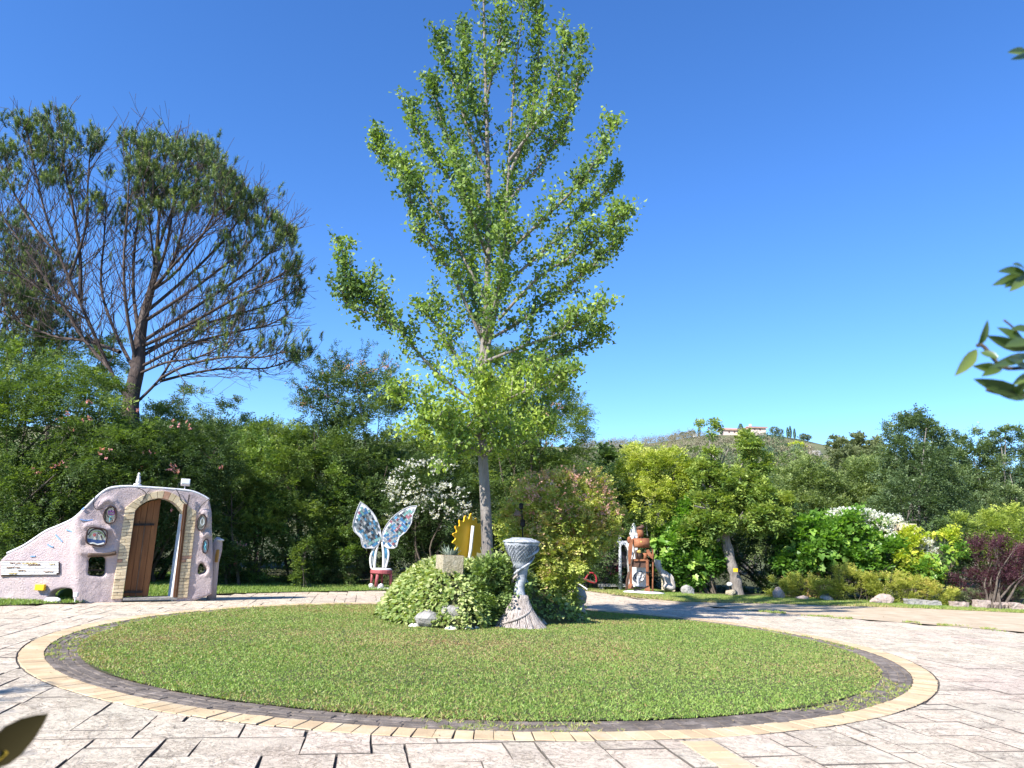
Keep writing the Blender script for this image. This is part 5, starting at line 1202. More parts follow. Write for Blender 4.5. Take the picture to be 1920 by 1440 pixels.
# voussoirs of the arch
inner = smoothpath([Vector((*p, 0)) for p in [(1103, 430), (1150, 380), (1220, 341), (1310, 322), (1400, 345), (1460, 390), (1512, 460), (1530, 520)]], 6)
outer = smoothpath([Vector((*p, 0)) for p in [(1020, 410), (1090, 350), (1180, 296), (1318, 262), (1430, 290), (1505, 345), (1560, 400), (1606, 430)]], 6)
NV = 15
for k in range(NV):
    fa, fb = k / NV, (k + .93) / NV
    g_ = lambda pth, f: (lambda i, u: pth[i].lerp(pth[i + 1], u))(min(len(pth) - 2, int(f * (len(pth) - 1))), f * (len(pth) - 1) - min(len(pth) - 2, int(f * (len(pth) - 1))))
    quad = [g_(inner, fa), g_(inner, fb), g_(outer, fb), g_(outer, fa)]
    MB().prism([gm(*c1(p.x, p.y), .035) for p in quad], -wn * (.12 if k < 7 else TH + .05)).build('arch_brick', brick_red if k == 7 else brick_mat, gate, bevel=.006)
# reveal of the right jamb (white)
ja, jb = gm(*c1(1406, 1140)), gm(*c1(1505, 450)); ja.z = 0
MB().prism([ja - wn * .03, jb - wn * .03, jb - wn * (TH + .18), ja - wn * (TH + .18)], wd * .08).build('jamb', white_paint, gate)
# door leaves
def door_leaf(quad, n_, off, depth, axis_split):
    """planks between the left and right outlines given bottom to top"""
    d = empty('d', (0, 0, 0)); bpy.data.objects.remove(d)
left_l = [(1008, 1132), (1058, 780), (1092, 545), (1110, 440)]; right_l = [(1212, 1126), (1252, 780), (1285, 545), (1302, 440), (1312, 335)]
door = MB().prism([gm(*c1(*p), -.16) for p in [(1012, 1126), (1112, 440), (1155, 392), (1225, 352), (1312, 332), (1285, 545), (1208, 1120)]], -wn * .03).build('door_leaf', wood_old, gate)
def door_x(y, u):
    f = (1130 - y) / (1130 - 335); xl = 1008 + (1120 - 1008) * min(1, f * 1.0); xr = 1212 + (1318 - 1212) * f; return xl + (xr - xl) * u
def top_y(x): return float(np.interp(x, [1108, 1150, 1220, 1310, 1325], [428, 384, 344, 326, 326]))
us = [0, .235, .475, .485, .73, .995]
pl = [(0.0, .235), (.245, .475), (.495, .735), (.745, .995)]
for u0, u1 in pl:
    xt0, xt1 = door_x(400, u0), door_x(360, u1)
    MB().prism([gm(*c1(door_x(1130, u0), 1130), -.13), gm(*c1(door_x(1130, u1), 1127), -.13), gm(*c1(door_x(top_y(xt1), u1), top_y(xt1) + 4), -.13), gm(*c1((door_x(380, u0) + door_x(380, u1)) / 2, top_y((xt0 + xt1) / 2) + 4), -.13), gm(*c1(door_x(top_y(xt0), u0), top_y(xt0) + 4), -.13)], -wn * .035).build('plank', wood_dark, door, bevel=.004)
for y_, u1 in ((540, .85), (1092, .75)):
    a = gm(*c1(door_x(y_, .0), y_), -.10); b = gm(*c1(door_x(y_, u1), y_ - 2), -.10)
    MB().beam(a, b, .025, .05).build('hinge_strap', iron, door)
a = gm(*c1(door_x(560, .49), 545), -.115); b = gm(*c1(door_x(1120, .49), 1120), -.115); MB().beam(a, b, .015, .02).build('joint_strip', wood_old, door)
# right leaf, opened towards the eye so that only its edge shows
dr = MB().prism([gm(*c1(*p), .02) for p in [(1414, 1132), (1450, 1134), (1534, 372), (1500, 372)]], wn * .04).build('door_leaf', wood_dark, gate, bevel=.005)
MB().prism([gm(*c1(*p), .065) for p in [(1430, 1132), (1434, 1133), (1518, 380), (1514, 380)]], wn * .01).build('joint_strip', wood_old, dr)
# threshold
MB().beam(gm(*c1(1000, 1146), -.1), gm(*c1(1440, 1138), -.1), .3, .05).build('threshold', stone_grey, gate)
# lintel ledge of old wood over the window niche
MB().tube(smoothpath([gm(*c1(*p), .06) for p in [(718, 788), (800, 786), (880, 782), (950, 770)]], 3), .045, 8).build('niche_lintel', wood_old, gate, smooth=True)
# window box seen inside the niche
MB().prism([gm(*c1(*p), -TH - .05) for p in [(715, 905), (875, 905), (875, 918), (715, 918)]], wn * .05).build('niche_bar', wood_old, gate)
# plaques
def ell(cx_, cy_, rx_, ry_, off, n=28, rot=0.0, squ=1.0):
    out = []
    for k in range(n):
        a = 2 * math.pi * k / n; c_, s_ = math.cos(a), math.sin(a)
        x_ = rx_ * math.copysign(abs(c_) ** squ, c_); y_ = ry_ * math.copysign(abs(s_) ** squ, s_)
        out.append(gm(*c1(cx_ + x_ * math.cos(rot) - y_ * math.sin(rot), cy_ + x_ * math.sin(rot) + y_ * math.cos(rot)), off))
    return out
beige = flat('glazed_beige', (.58, .50, .36), .35); brown_l = flat('dark_glaze', (.06, .035, .03), .35); purple = flat('purple_glaze', (.16, .06, .20), .4)
sea = flat('blue_glaze', (.05, .09, .22), .3); creamg = flat('cream_glaze', (.62, .60, .50), .35); teal = flat('teal_glaze', (.10, .33, .40), .3); palegrey = flat('pale_glaze', (.50, .53, .52), .3); redg = flat('red_glaze', (.55, .08, .08), .4)
def plaque(label, ring, off, rimr, face, draw):
    o = MB().prism(ring, wn * -.05).build('plaque', face, gate); o['label'] = label
    mb = MB(); pts = ring + [ring[0], ring[1]]; mb.tube([p + wn * .012 for p in pts], rimr, 6, cap=False); mb.build('plaque_rim', brown_l, o, smooth=True)
    for nm, mt, pth, r_ in draw:
        mb = MB(); mb.tube(smoothpath([gm(*c1(*p), off + .006) for p in pth], 3), r_, 4); mb.build(nm, mt, o)
plaque('oval glazed plaque with a purple crown and brown curves', ell(900, 460, 52, 72, .075, rot=.18), .075, .016, beige,
 [('painted_line', brown_l, [(868, 500), (862, 450), (885, 408), (915, 400)], .009), ('painted_line', brown_l, [(930, 410), (945, 450), (935, 500), (905, 525)], .009), ('painted_line', brown_l, [(865, 420), (880, 470), (910, 490), (925, 520)], .007),
  ('painted_crown', purple, [(888, 455), (890, 425), (902, 442), (910, 420), (918, 440), (930, 425), (932, 455), (890, 455)], .012), ('painted_line', teal, [(898, 515), (900, 478), (918, 476)], .008), ('painted_line', teal, [(899, 497), (914, 497)], .008)])
plaque('narrow oval plaque with pale painted loops', ell(1648, 522, 36, 66, .075, rot=.2), .075, .016, beige,
 [('painted_loop', palegrey, [(1650, 480), (1668, 500), (1668, 530), (1652, 545), (1640, 520), (1648, 488)], .014), ('painted_line', brown_l, [(1625, 550), (1632, 500), (1655, 470)], .008), ('painted_line', brown_l, [(1630, 560), (1655, 560), (1665, 540)], .008)])
plaque('rounded square plaque with a small boat on a dark blue sea', ell(790, 638, 84, 72, .10, rot=.12, squ=.55), .10, .018, creamg,
 [('painted_arc', brown_l, [(722, 625), (745, 590), (790, 575), (840, 590), (868, 640)], .014), ('painted_arc', flat('green_glaze', (.16, .25, .10)), [(732, 640), (755, 605), (795, 592), (835, 610), (855, 645)], .010),
  ('painted_sun', redg, [(764, 620), (774, 634), (782, 620), (774, 614), (765, 620)], .010), ('painted_mast', brown_l, [(796, 618), (790, 665)], .007), ('painted_mast', brown_l, [(825, 625), (838, 668)], .007),
  ('painted_loop', brown_l, [(800, 605), (812, 600), (822, 610), (812, 618), (801, 608)], .007), ('painted_loop', brown_l, [(820, 640), (830, 630), (836, 645), (824, 650)], .006), ('painted_foam', flat('foam_glaze', (.70, .68, .60)), [(722, 700), (760, 690), (800, 702), (850, 690)], .018)])
MB().prism([gm(*c1(*p), .108) for p in [(712, 652), (780, 664), (868, 668), (862, 690), (800, 697), (716, 682)]], -wn * .02).build('painted_sea', sea, gate)
plaque('narrow teal glazed plaque near the right end of the gate', ell(1680, 715, 22, 58, .07, rot=.1, squ=.8), .07, .016, palegrey,
 [('painted_swirl', teal, [(1672, 680), (1684, 700), (1674, 720), (1686, 745)], .022), ('painted_line', sea, [(1690, 690), (1676, 730)], .010)])
# blue strokes
for pth, pl_ in (([(655, 497), (700, 505), (760, 500)], gm), ([(540, 580), (575, 592), (605, 610)], gw), ([(455, 622), (480, 650), (510, 680)], gw), ([(390, 700), (410, 715), (435, 722)], gw), ([(250, 800), (290, 797)], gw), ([(670, 420), (690, 400)], gm)):
    MB().tube(smoothpath([pl_(*c1(*p), .012) for p in pth], 3), .014, 4).build('painted_stroke', blue_pt, gate)
# slatted board on the wing
board = MB().prism([gw(*c1(*p), .03) for p in [(8, 835), (470, 838), (484, 850), (482, 940), (460, 950), (230, 945), (8, 968)]], -Wn * .04).build('sign_board', wood_old, gate); board['label'] = 'white slatted sign board with weathered brown writing'
slat_m = varied('weathered_slat', [(.32, (.30, .22, .17)), (.42, (.62, .60, .58)), (.8, (.74, .73, .72))], 11, .8, 30, .4, .01, 'World', (1, 1, 3), per_obj=.06)
ns = 9
for k in range(ns):
    y0 = 840 + k * 12.2; y1 = y0 + 8.6; xr = 478 if k < 8 else 462
    MB().prism([gw(*c1(*p), .055) for p in [(8, y0 + .4 * k), (xr, y0), (xr, y1), (8, y1 + .4 * k)]], -Wn * .02).build('slat', slat_m, board, bevel=.003)
wr = flat('faded_brown_paint', (.24, .13, .06)); gold = flat('faded_gold_paint', (.52, .38, .10)); rw = random.Random(3)
for (x0, x1, y_, m_) in ((82, 175, 856, wr), (185, 320, 856, gold), (55, 160, 888, wr), (150, 215, 916, wr), (70, 140, 938, gold), (360, 440, 925, wr), (400, 450, 862, gold), (230, 330, 868, wr)):
    pts = []; x = x0
    while x < x1: pts.append((x, y_ + rw.uniform(-7, 7))); x += rw.uniform(5, 12)
    MB().tube([gw(*c1(*p), .062) for p in pts], .008, 4).build('writing', m_, board)
# reflectors, lamp, figurine, cables
def refl(name, c_, rot, s_, parent, label=None):
    o = MB().box(c_, s_, rot).build(name, yellow_pl, parent, bevel=.01)
    if label: o['label'] = label
    return o
rotW = Matrix((-Wd, -Wn, Vector((0, 0, 1)))).transposed()
o = refl('yellow_reflector', gw(*c1(330, 1052), .06), rotW, (.20, .08, .13), None); tag(o, 'yellow box reflector on the low wing of the pink gate', 'reflector')
fl = empty('floodlight', gm(347, 914, -.2), 'white floodlight on a short stand on top of the gate', 'floodlight')
rt = Matrix.Rotation(R(25), 3, 'Z') @ Matrix.Rotation(R(-25), 3, 'X')
c_ = gm(348, 904.5, -.2); MB().box(c_, (.20, .10, .15), rt).build('housing', white_paint, fl, bevel=.01)
MB().box(c_ + rt @ Vector((0, -.055, 0)), (.17, .012, .12), rt).build('glass', palegrey, fl)
MB().tube([gm(346, 918, -.2), gm(347, 906, -.2)], .012, 6).build('stand', white_paint, fl)
MB().tube(smoothpath([gm(341, 903, -.2), gm(336, 906, -.2), gm(334, 912, -.2), gm(330, 917, -.2)], 3), .008, 5).build('cable', black_cable, fl)
fg = empty('figurine', gm(257.5, 911, -.2), 'small white standing figurine on top of the gate', 'figurine')
cc_ = gm(257.5, 910, -.2); MB().lathe(cc_, [(.085, 0), (.08, .03), (.03, .05)], 12).build('base', plaster_white, fg, smooth=True)
MB().lathe(cc_, [(.03, .04), (.055, .07), (.05, .12), (.035, .17), (.042, .2), (.02, .225), (.028, .245), (.03, .265), (.015, .29)], 12, lambda a, r_, z_: (r_ * (1 + .25 * math.cos(a)), z_)).build('figure', white_paint, fg, smooth=True)
for k_, pth in enumerate([[(845, 405), (800, 415), (775, 400), (765, 350), (780, 310)], [(1130, 240), (1185, 270), (1190, 310), (1165, 345), (1145, 362)], [(1230, 250), (1195, 290), (1170, 330)], [(1440, 250), (1465, 290), (1480, 340), (1520, 375)], [(1715, 325), (1660, 370), (1630, 410), (1632, 455)]]):
    MB().tube(smoothpath([gm(*c1(*p), .04) for p in pth], 4), .008, 5).build('cable', black_cable, gate)
mb = MB()
for k_ in range(7):
    p = gm(*c1(1549 - k_ * 2, 300 + k_ * 11), .05); mb.tube([p + Vector((.012 * math.cos(a), (.012 if k_ % 2 else .003) * math.sin(a), .028 * math.sin(a))) for a in np.linspace(0, 6.283, 9)], .005, 4, False)
o = mb.build('chain', iron, gate); o['kind'] = 'stuff'
# stone and little white lamp box in the low niche, lantern bulge at the right end
tag(MB().rock(gw(*c1(430, 1157), .25), (.18, .11, .07), 3).build('stone', stone_white, None, smooth=False), 'white stone lying before the low niche of the gate', 'stone')
lp = empty('garden_light', G(142, 1129), 'small white box light on a stake in front of the low niche', 'light')
c_ = gw(*c1(622, 1112), .12); MB().box(c_, (.09, .07, .09)).build('box', white_paint, lp, bevel=.01); MB().tube([c_, Vector((c_.x, c_.y, 0))], .018, 6).build('stake', white_paint, lp)
tag(MB().rock(P(126, 1112, 17.6), (.22, .2, .18), 9).build('box_shrub_ball', leafmat('moss', [(0, (.1, .15, .03)), (1, (.1, .15, .03))]), None, smooth=True), 'mossy green lump inside the low niche of the gate', 'moss')
pi_ = empty('lantern_pillar', gm(404, 1112, -.35), 'weathered grey half pillar with a yellow brown window at the right end of the gate', 'pillar')
b0 = gm(397, 1112, -.4); b0.z = 0; sc_ = 1.0
hgt = gm(403, 1010, -.4).z
MB().lathe(b0, [(.11, -.02), (.10, .4), (.09, hgt * .6), (.12, hgt * .8), (.11, hgt * .93), (.08, hgt), (.03, hgt * 1.03)], 14, lambda a, r_, z_: (r_ * (1 + .07 * math.sin(3 * a + z_ * 5)), z_)).build('shaft', plaster, pi_, smooth=True)
MB().box(b0 + Vector((.06, -.09, hgt * .72)), (.08, .06, .30)).build('window', flat('amber_glass', (.42, .22, .05), .3), pi_, bevel=.02)
MB().rock(b0 + Vector((.07, -.05, hgt * .98)), (.10, .09, .04), 4).build('cap', white_paint, pi_, smooth=True)

# ------------------------------------------------------------------ the winged chair
WDp = 24.3
wc = empty('winged_chair', (P(715, 1100, WDp).x, WDp, 0), 'maroon stool with tall mirrored butterfly wing backrest on a white base', 'sculpture')
k6 = lambda x, y, off=0.0: P(620 + x / 6, 900 + y / 6, WDp + off)
Lw = [(335, 245), (305, 310), (280, 380), (255, 470), (250, 520), (262, 575), (300, 612), (338, 650), (348, 710), (360, 750), (390, 768), (490, 768), (530, 730), (555, 690), (568, 640), (560, 560), (540, 495), (510, 420), (470, 360), (400, 290)]
Rw = [(970, 290), (905, 295), (855, 312), (790, 345), (735, 385), (680, 435), (630, 500), (595, 560), (578, 620), (576, 680), (590, 735), (640, 768), (715, 768), (745, 745), (755, 700), (775, 640), (850, 580), (885, 530), (910, 480), (922, 400)]
mir = []
for c_, ro, me_ in (((.07, .10, .115), .3, .3), ((.045, .13, .26), .25, .1), ((.13, .27, .25), .25, .1), ((.03, .035, .045), .3, .2), ((.26, .28, .29), .3, .3), ((.22, .09, .11), .3, .1), ((.19, .23, .25), .3, .2), ((.06, .18, .30), .25, .1), ((.10, .09, .09), .3, .2), ((.38, .38, .37), .35, .1)):
    m, t_, b_ = new_mat('mosaic_glass'); f_ = noise(t_, 9, 4, .6, 'World'); t_.links.new(ramp(t_, f_, [(.35, tuple(v * .6 for v in c_)), (.65, tuple(min(.8, v * 1.35) for v in c_))]), b_.inputs['Base Color'])
    b_.inputs['Roughness'].default_value = ro; b_.inputs['Metallic'].default_value = me_; mir.append(m)
grout = varied('pale_grout', [(.3, (.42, .43, .45)), (.7, (.62, .63, .66))], 20, .8, 60, .5, .01, 'World')
def pip(p, poly): return bool(inpoly(np.array([p[0]]), np.array([p[1]]), poly)[0])
def wing_part(ol, tip, sgn, yaw):
    o = MB().prism([k6(*p, yaw * abs(p[0] - 568) / 400) for p in ol], Vector((0, .07, 0))).build('wing', grout, wc, bevel=.01)
    fr = ol + [ol[0], ol[1]]
    MB().tube([k6(*p, yaw * abs(p[0] - 568) / 400 - .01) for p in fr], .014, 7, False).build('wing_frame', cement, o, smooth=True)
    # mosaic: strips across the wing, jittered
    r_ = random.Random(5 if sgn < 0 else 6); cx_ = sum(p[0] for p in ol) / len(ol); cy_ = sum(p[1] for p in ol) / len(ol)
    ax = Vector((tip[0] - 568, tip[1] - 700)).normalized(); ay = Vector((-ax.y, ax.x))
    st = 33; n_ = 0
    for i in range(-16, 17):
        off_ = r_.uniform(0, 1)
        for j in range(-10, 11):
            cc = Vector((cx_, cy_)) + ax * (i * st) + ay * ((j + off_ * .5) * st * .8)
            h = [Vector((-.46, -.46)), Vector((.46, -.46)), Vector((.46, .46)), Vector((-.46, .46))]
            h = [Vector((v.x + r_.uniform(-.16, .1), v.y + r_.uniform(-.16, .1))) for v in h]
            q = [cc + ax * v.x * st + ay * v.y * st * .8 for v in h]
            inner_ = [tuple(Vector((cx_, cy_)).lerp(Vector(p), .965)) for p in ol]
            if sum(pip(v, inner_) for v in q) < 4 and not (sum(pip(v, inner_) for v in q) >= 3 and r_.random() < .3): continue
            f = (cc - Vector((568, 700))).dot(ax) / (Vector(tip) - Vector((568, 700))).length
            if f > .72: mt = mir[r_.choice([2, 2, 1, 5, 4])]
            elif f < .12: mt = mir[r_.choice([2, 7, 4, 1])]
            elif sgn < 0: mt = mir[r_.choice([0, 0, 3, 8, 4, 6, 9, 7])]
            else: mt = mir[r_.choice([0, 1, 3, 1, 7, 6, 5, 4, 2])]
            n_ += 1
            MB().prism([k6(v.x, v.y, yaw * abs(v.x - 568) / 400 - .022 + r_.uniform(-.004, .004)) for v in q], Vector((0, .03, 0))).build('mosaic_tile', mt, o)
    return n_
print('tiles', wing_part(Lw, (335, 245), -1, -.25), wing_part(Rw, (970, 290), 1, -.25))
for pts, r_ in (([(540, 700), (515, 790), (498, 900), (492, 985)], .04), ([(490, 768), (455, 840), (445, 910), (458, 1000)], .032), ([(580, 700), (592, 800), (596, 900), (592, 985)], .04), ([(640, 768), (652, 830), (640, 910), (618, 985)], .032)):
    q = smoothpath([k6(*p) for p in pts], 4); MB().tube(q, r_, 7).build('wing_tail', white_paint, wc, smooth=True)
for (a, b, c_, d) in ((478, 800, 15, 60), (470, 900, 12, 60), (622, 820, 16, 60), (612, 910, 12, 50)):
    MB().prism([k6(*p, -.02) for p in [(a - c_, b - d), (a + c_, b - d), (a + c_ * .8, b + d), (a - c_, b + d)]], Vector((0, .05, 0))).build('tail_panel', mir[7 if b < 850 else 4], wc)
sc = k6(572, 1010); sx = 2.03
MB().lathe(Vector((sc.x, sc.y, sc.z - .12)), [(.30, 0), (.345, .02), (.345, .10), (.33, .12)], 28).build('seat', maroon, wc, smooth=False)
MB().lathe(Vector((sc.x, sc.y, sc.z)), [(.32, .0), (.325, .03), (.28, .05), (.1, .055)], 24).build('seat_top', white_paint, wc, smooth=True)
for (x0, y0, x1, y1, off, w_) in ((468, 1040, 455, 1190, 0, .045), (532, 1045, 505, 1200, -.25, .055), (572, 1040, 578, 1165, .25, .04), (672, 1035, 680, 1190, -.05, .055)):
    a = k6(x0, y0, off); b = k6(x1, y1, off); b.z = max(b.z, .08); MB().tube([a, b], [w_, w_ * .8], 8).build('leg', maroon, wc, smooth=True)
mb = MB(); c_ = k6(560, 1222); mb.rock(Vector((c_.x + .12, c_.y, .0)), (.62, .4, .07), 5, 3, .3); mb.build('base', white_paint, wc, smooth=True)
for (x, y, off) in ((455, 1190, -.1), (572, 1190, .1), (545, 1195, -.2)):
    c_ = k6(x, y, off); MB().rock(Vector((c_.x, c_.y, .09)), (.09, .08, .08), int(x)).build('foot', white_paint, wc, smooth=True)

# ------------------------------------------------------------------ yellow sun disc on its post
SD = 17.0; sc = P(880, 1009, SD)
sd_ = empty('sun_disc', P(877, 1052, SD), 'amber sun shaped disc with wavy rays on a whitish post behind the ginkgo', 'sculpture')
dv = Vector((.70, .714, 0)); dn = Vector((.714, -.70, 0)); pts = []; NR_ = 17
for k in range(NR_ * 6):
    a = 2 * math.pi * k / (NR_ * 6); ph = (k % 6) / 6
    rr_ = .40 + .10 * (.5 + .5 * math.cos(2 * math.pi * ph)) ** 1.3
    if k // 6 == 4: rr_ += .05 * (.5 + .5 * math.cos(2 * math.pi * ph))
    pts.append(sc + dv * (rr_ * math.cos(a + .04)) + Vector((0, 0, rr_ * math.sin(a + .04))))
MB().prism(pts, dn * -.035).build('disc', amber, sd_)
MB().tube([P(885, 986, SD - .06) + dn * .03, P(881, 1030, SD - .08) + dn * .03, P(875, 1066, SD - .1) + dn * .03], .035, 8).build('post', plaster_white, sd_, smooth=True)

# ------------------------------------------------------------------ stone planter with agave on the mound
pl_c = P(843, 1060, 14.5); rz = Matrix.Rotation(R(24), 3, 'Z')
pn = empty('stone_planter', pl_c - Vector((0, 0, .2)), 'rough square stone trough holding a grey green agave on the mound', 'planter')
MB().box(pl_c, (.42, .40, .37), rz).build('trough', stone_tan, pn, bevel=.012)
MB().box(pl_c + Vector((0, 0, .187)), (.36, .34, .01), rz).build('potting_soil', soil, pn)
r_ = np.random.default_rng(4)
ag = empty('agave', pl_c + Vector((0, 0, .18)), 'grey green agave rosette growing in the stone planter', 'plant')
agm = leafmat('agave_leaf', [(0, (.16, .20, .14)), (1, (.36, .40, .32))], .05, .5)
for k in range(26):
    a = r_.uniform(0, 6.28); el = r_.uniform(.35, 1.3); L = r_.uniform(.15, .25); b = pl_c + Vector((.05 * math.cos(a), .05 * math.sin(a), .18)); d = Vector((math.cos(a) * math.cos(el), math.sin(a) * math.cos(el), math.sin(el)))
    s_ = d.cross(Vector((0, 0, 1))).normalized(); w_ = .022; nb = s_.cross(d)
    vs = [b - s_ * w_ * .6, b + s_ * w_ * .6, b + d * L * .5 + s_ * w_ - nb * .004, b + d * L * .5 - s_ * w_ - nb * .004, b + d * L, b + d * L * .5 - nb * .014, b - nb * .012]
    mb = MB(); mb.add(vs, [(0, 6, 5, 3), (6, 1, 2, 5), (3, 5, 4), (5, 2, 4)]); o = mb.build('leaf', agm, ag, recalc=False)
    at = o.data.attributes.new('tint', 'FLOAT', 'FACE'); at.data.foreach_set('value', [float(r_.random())] * 4)

# rocks and white stones at the foot of the mound
for i, (px, py, D_, r3, mt, lab) in enumerate([(803, 1158, 13.75, (.27, .2, .2), stone_grey, 'large pitted grey rock among the ivy at the foot of the mound'), (848, 1149, 13.75, (.22, .18, .2), stone_grey, 'angular grey rock right of the large pitted rock'),
    (834, 1113, 14.1, (.17, .12, .11), stone_grey, 'pale grey rock half way up the ivy mound'), (777, 1179, 13.75, (.13, .1, .11), stone_white, 'leftmost round white stone at the foot of the mound'), (796, 1187, 13.55, (.10, .08, .05), stone_white, 'small flat white stone beside the round white stone'),
    (846, 1185, 13.5, (.17, .11, .115), stone_white, 'largest white stone at the front of the mound'), (876, 1184, 13.65, (.13, .1, .11), stone_white, 'grey white stone between the largest white stone and the goblet'), (893, 1181, 13.8, (.09, .08, .07), stone_white, 'smallest white stone beside the skirt of the goblet'),
    (1010, 1168, 14.9, (.2, .15, .12), stone_grey, 'dark low stone right behind the goblet'), (1082, 1145, 16.6, (.22, .2, .30), stone_grey, 'dark stacked stone at the right end of the middle bed'), (1087, 1118, 16.9, (.17, .17, .25), stone_grey, 'upper dark stone at the right end of the middle bed'), (1075, 1163, 16.2, (.26, .2, .14), stone_grey, 'low dark stone under the right end of the flowering bush'), (735, 1160, 14.9, (.12, .1, .08), stone_pink, 'small brownish stone at the left foot of the mound')]):
    p = P(px, py, D_); 
    tag(MB().rock(p, r3, 30 + i, 2, .3 if mt is stone_grey else .08).build('stone', mt, None, smooth=mt is stone_white), lab, 'stone', 'stones around the middle bed')
MB_ = MB(); q = smoothpath([Vector((x, y, .02)) for x, y in [(-2.35, 14.55), (-2.0, 13.95), (-1.45, 13.5), (-.9, 13.28), (-.3, 13.3)]], 6); MB_.tube(q, .035, 6); tag(MB_.build('bed_edging', stone_grey, None, smooth=True), 'thin grey curved edging in the grass before the mound', 'edging')

# ------------------------------------------------------------------ the goblet sculpture
GO = G(973, 1183); GOD = GO.y; ppm = FPX / GOD
gb = empty('goblet_sculpture', GO, 'tall grey blue goblet sculpture with twisted stem and flared root like skirt', 'sculpture')
def gz(py): return P(973, py, GOD).z
def gx(py): return 0
tw = lambda a, r_, z_: (r_ * (1 + .10 * math.sin(5 * a + 7 * z_) + .04 * math.sin(11 * a - 9 * z_)), z_)
sk = varied('ribbed_cement', [(.3, (.27, .22, .19)), (.5, (.42, .36, .32)), (.7, (.56, .51, .47))], 9, .9, 30, 1.0, .03, 'World', (2.2, 2.2, .35))
sb = varied('blue_washed_cement', [(.28, (.14, .16, .19)), (.45, (.30, .32, .35)), (.6, (.46, .47, .49)), (.8, (.60, .60, .60))], 10, .85, 45, .8, .02, 'World')
rib = lambda a, r_, z_: (r_ * (1 + (.07 * math.sin(17 * a + 2 * math.sin(3 * z_)) + .05 * math.sin(29 * a + 1) + .10 * math.sin(2 * a + 2.2)) * min(1, r_ / .25)), z_)
MB().lathe(GO, [(.60, -.02), (.52, .02), (.44, .08), (.36, .17), (.28, .28), (.21, .40), (.155, .52), (.125, .64)], 72, rib).build('skirt', sk, gb, smooth=True)
stem_top = gz(1055)
cx0 = P(983, 1055, GOD).x - GO.x
mb = MB(); q = smoothpath([GO + Vector((.0, 0, .58)), GO + Vector((-.02, 0, .75)), GO + Vector((.015, 0, .95)), GO + Vector((.02, 0, 1.12)), GO + Vector((.05, 0, 1.28))], 5)
mb.tube(q, [.115, .112, .108, .104, .10, .097, .095, .094, .094, .095, .097, .10, .105, .11, .115, .12, .125, .13, .135, .14, .145][:len(q)], 18); st = mb.build('stem', sb, gb, smooth=True)
cupc = Vector((P(977, 1040, GOD).x, GOD, 0))
zr = gz(1016)
MB().lathe(cupc, [(.10, zr - .50), (.13, zr - .44), (.19, zr - .34), (.26, zr - .2), (.31, zr - .08), (.335, zr - .02), (.33, zr + .02), (.26, zr + .05), (.25, zr + .045), (.18, zr + .075), (.05, zr + .08)], 32, lambda a, r_, z_: (r_ * (1 + .015 * math.sin(9 * a)), z_)).build('cup', sb, gb, smooth=True)
dl = flat('incised_groove', (.13, .14, .16), .9); cp = gb
for k in range(26):                               # slanting lattice of the basket weave, both ways
    for sg in (1, -1):
        a0 = 2 * math.pi * k / 26; pts = []
        for i in range(7):
            f = i / 6; z_ = zr - .06 - .30 * f; r_ = float(np.interp(z_ - zr, [-.50, -.44, -.34, -.2, -.08, -.02], [.10, .13, .19, .26, .31, .335])) + .004
            a = a0 + sg * f * 1.0; pts.append(cupc + Vector((r_ * math.cos(a), r_ * math.sin(a), z_)))
        if math.sin(a0) < .4: MB().tube(pts, .0045, 4).build('weave_line', dl, cp)
MB().tube([cupc + Vector((.335 * math.cos(a), .335 * math.sin(a), zr)) for a in np.linspace(0, 6.2832, 40)], .018, 6, False).build('rim', sb, gb, smooth=True)
for (turn, ph, mt, r_, z0, z1, nm) in ((1.1, 3.6, sk, .024, .12, 1.0, 'vine'), (1.0, .4, sb, .026, .85, 1.50, 'vine'), (.8, 2.6, sb, .022, .9, 1.45, 'vine')):
    pts = []
    for i in range(22):
        f = i / 21; z_ = z0 + (z1 - z0) * f; rr_ = float(np.interp(z_, [.0, .08, .17, .28, .4, .52, .64, 1.28, 1.4, 1.6], [.55, .44, .36, .28, .21, .155, .13, .15, .2, .28])) + .012
        a = ph + turn * 2 * math.pi * f; cx_ = .05 * max(0, z_ - .9) / .4
        pts.append(GO + Vector((cx_ + rr_ * math.cos(a), rr_ * math.sin(a), z_)))
    MB().tube(smoothpath(pts, 2), r_, 7).build(nm, mt, gb, smooth=True)
mb = MB(); rr2 = random.Random(4)
for k in range(46):                               # root strands running down the skirt
    a = math.pi + math.pi * k / 45 + rr2.uniform(-.05, .05); pts = []
    for z_, r0_ in ((.62, .13), (.5, .165), (.38, .225), (.26, .30), (.15, .385), (.07, .46), (.015, .56 + rr2.uniform(-.03, .06))):
        a += rr2.uniform(-.04, .04); pts.append(GO + Vector((r0_ * math.cos(a) * (1 + .10 * math.sin(2 * a + 2.2)), r0_ * math.sin(a) * (1 + .10 * math.sin(2 * a + 2.2)), z_)))
    mb.tube(smoothpath(pts, 2), .014, 5)
o = mb.build('root_strands', sk, gb, smooth=True); o['kind'] = 'stuff'

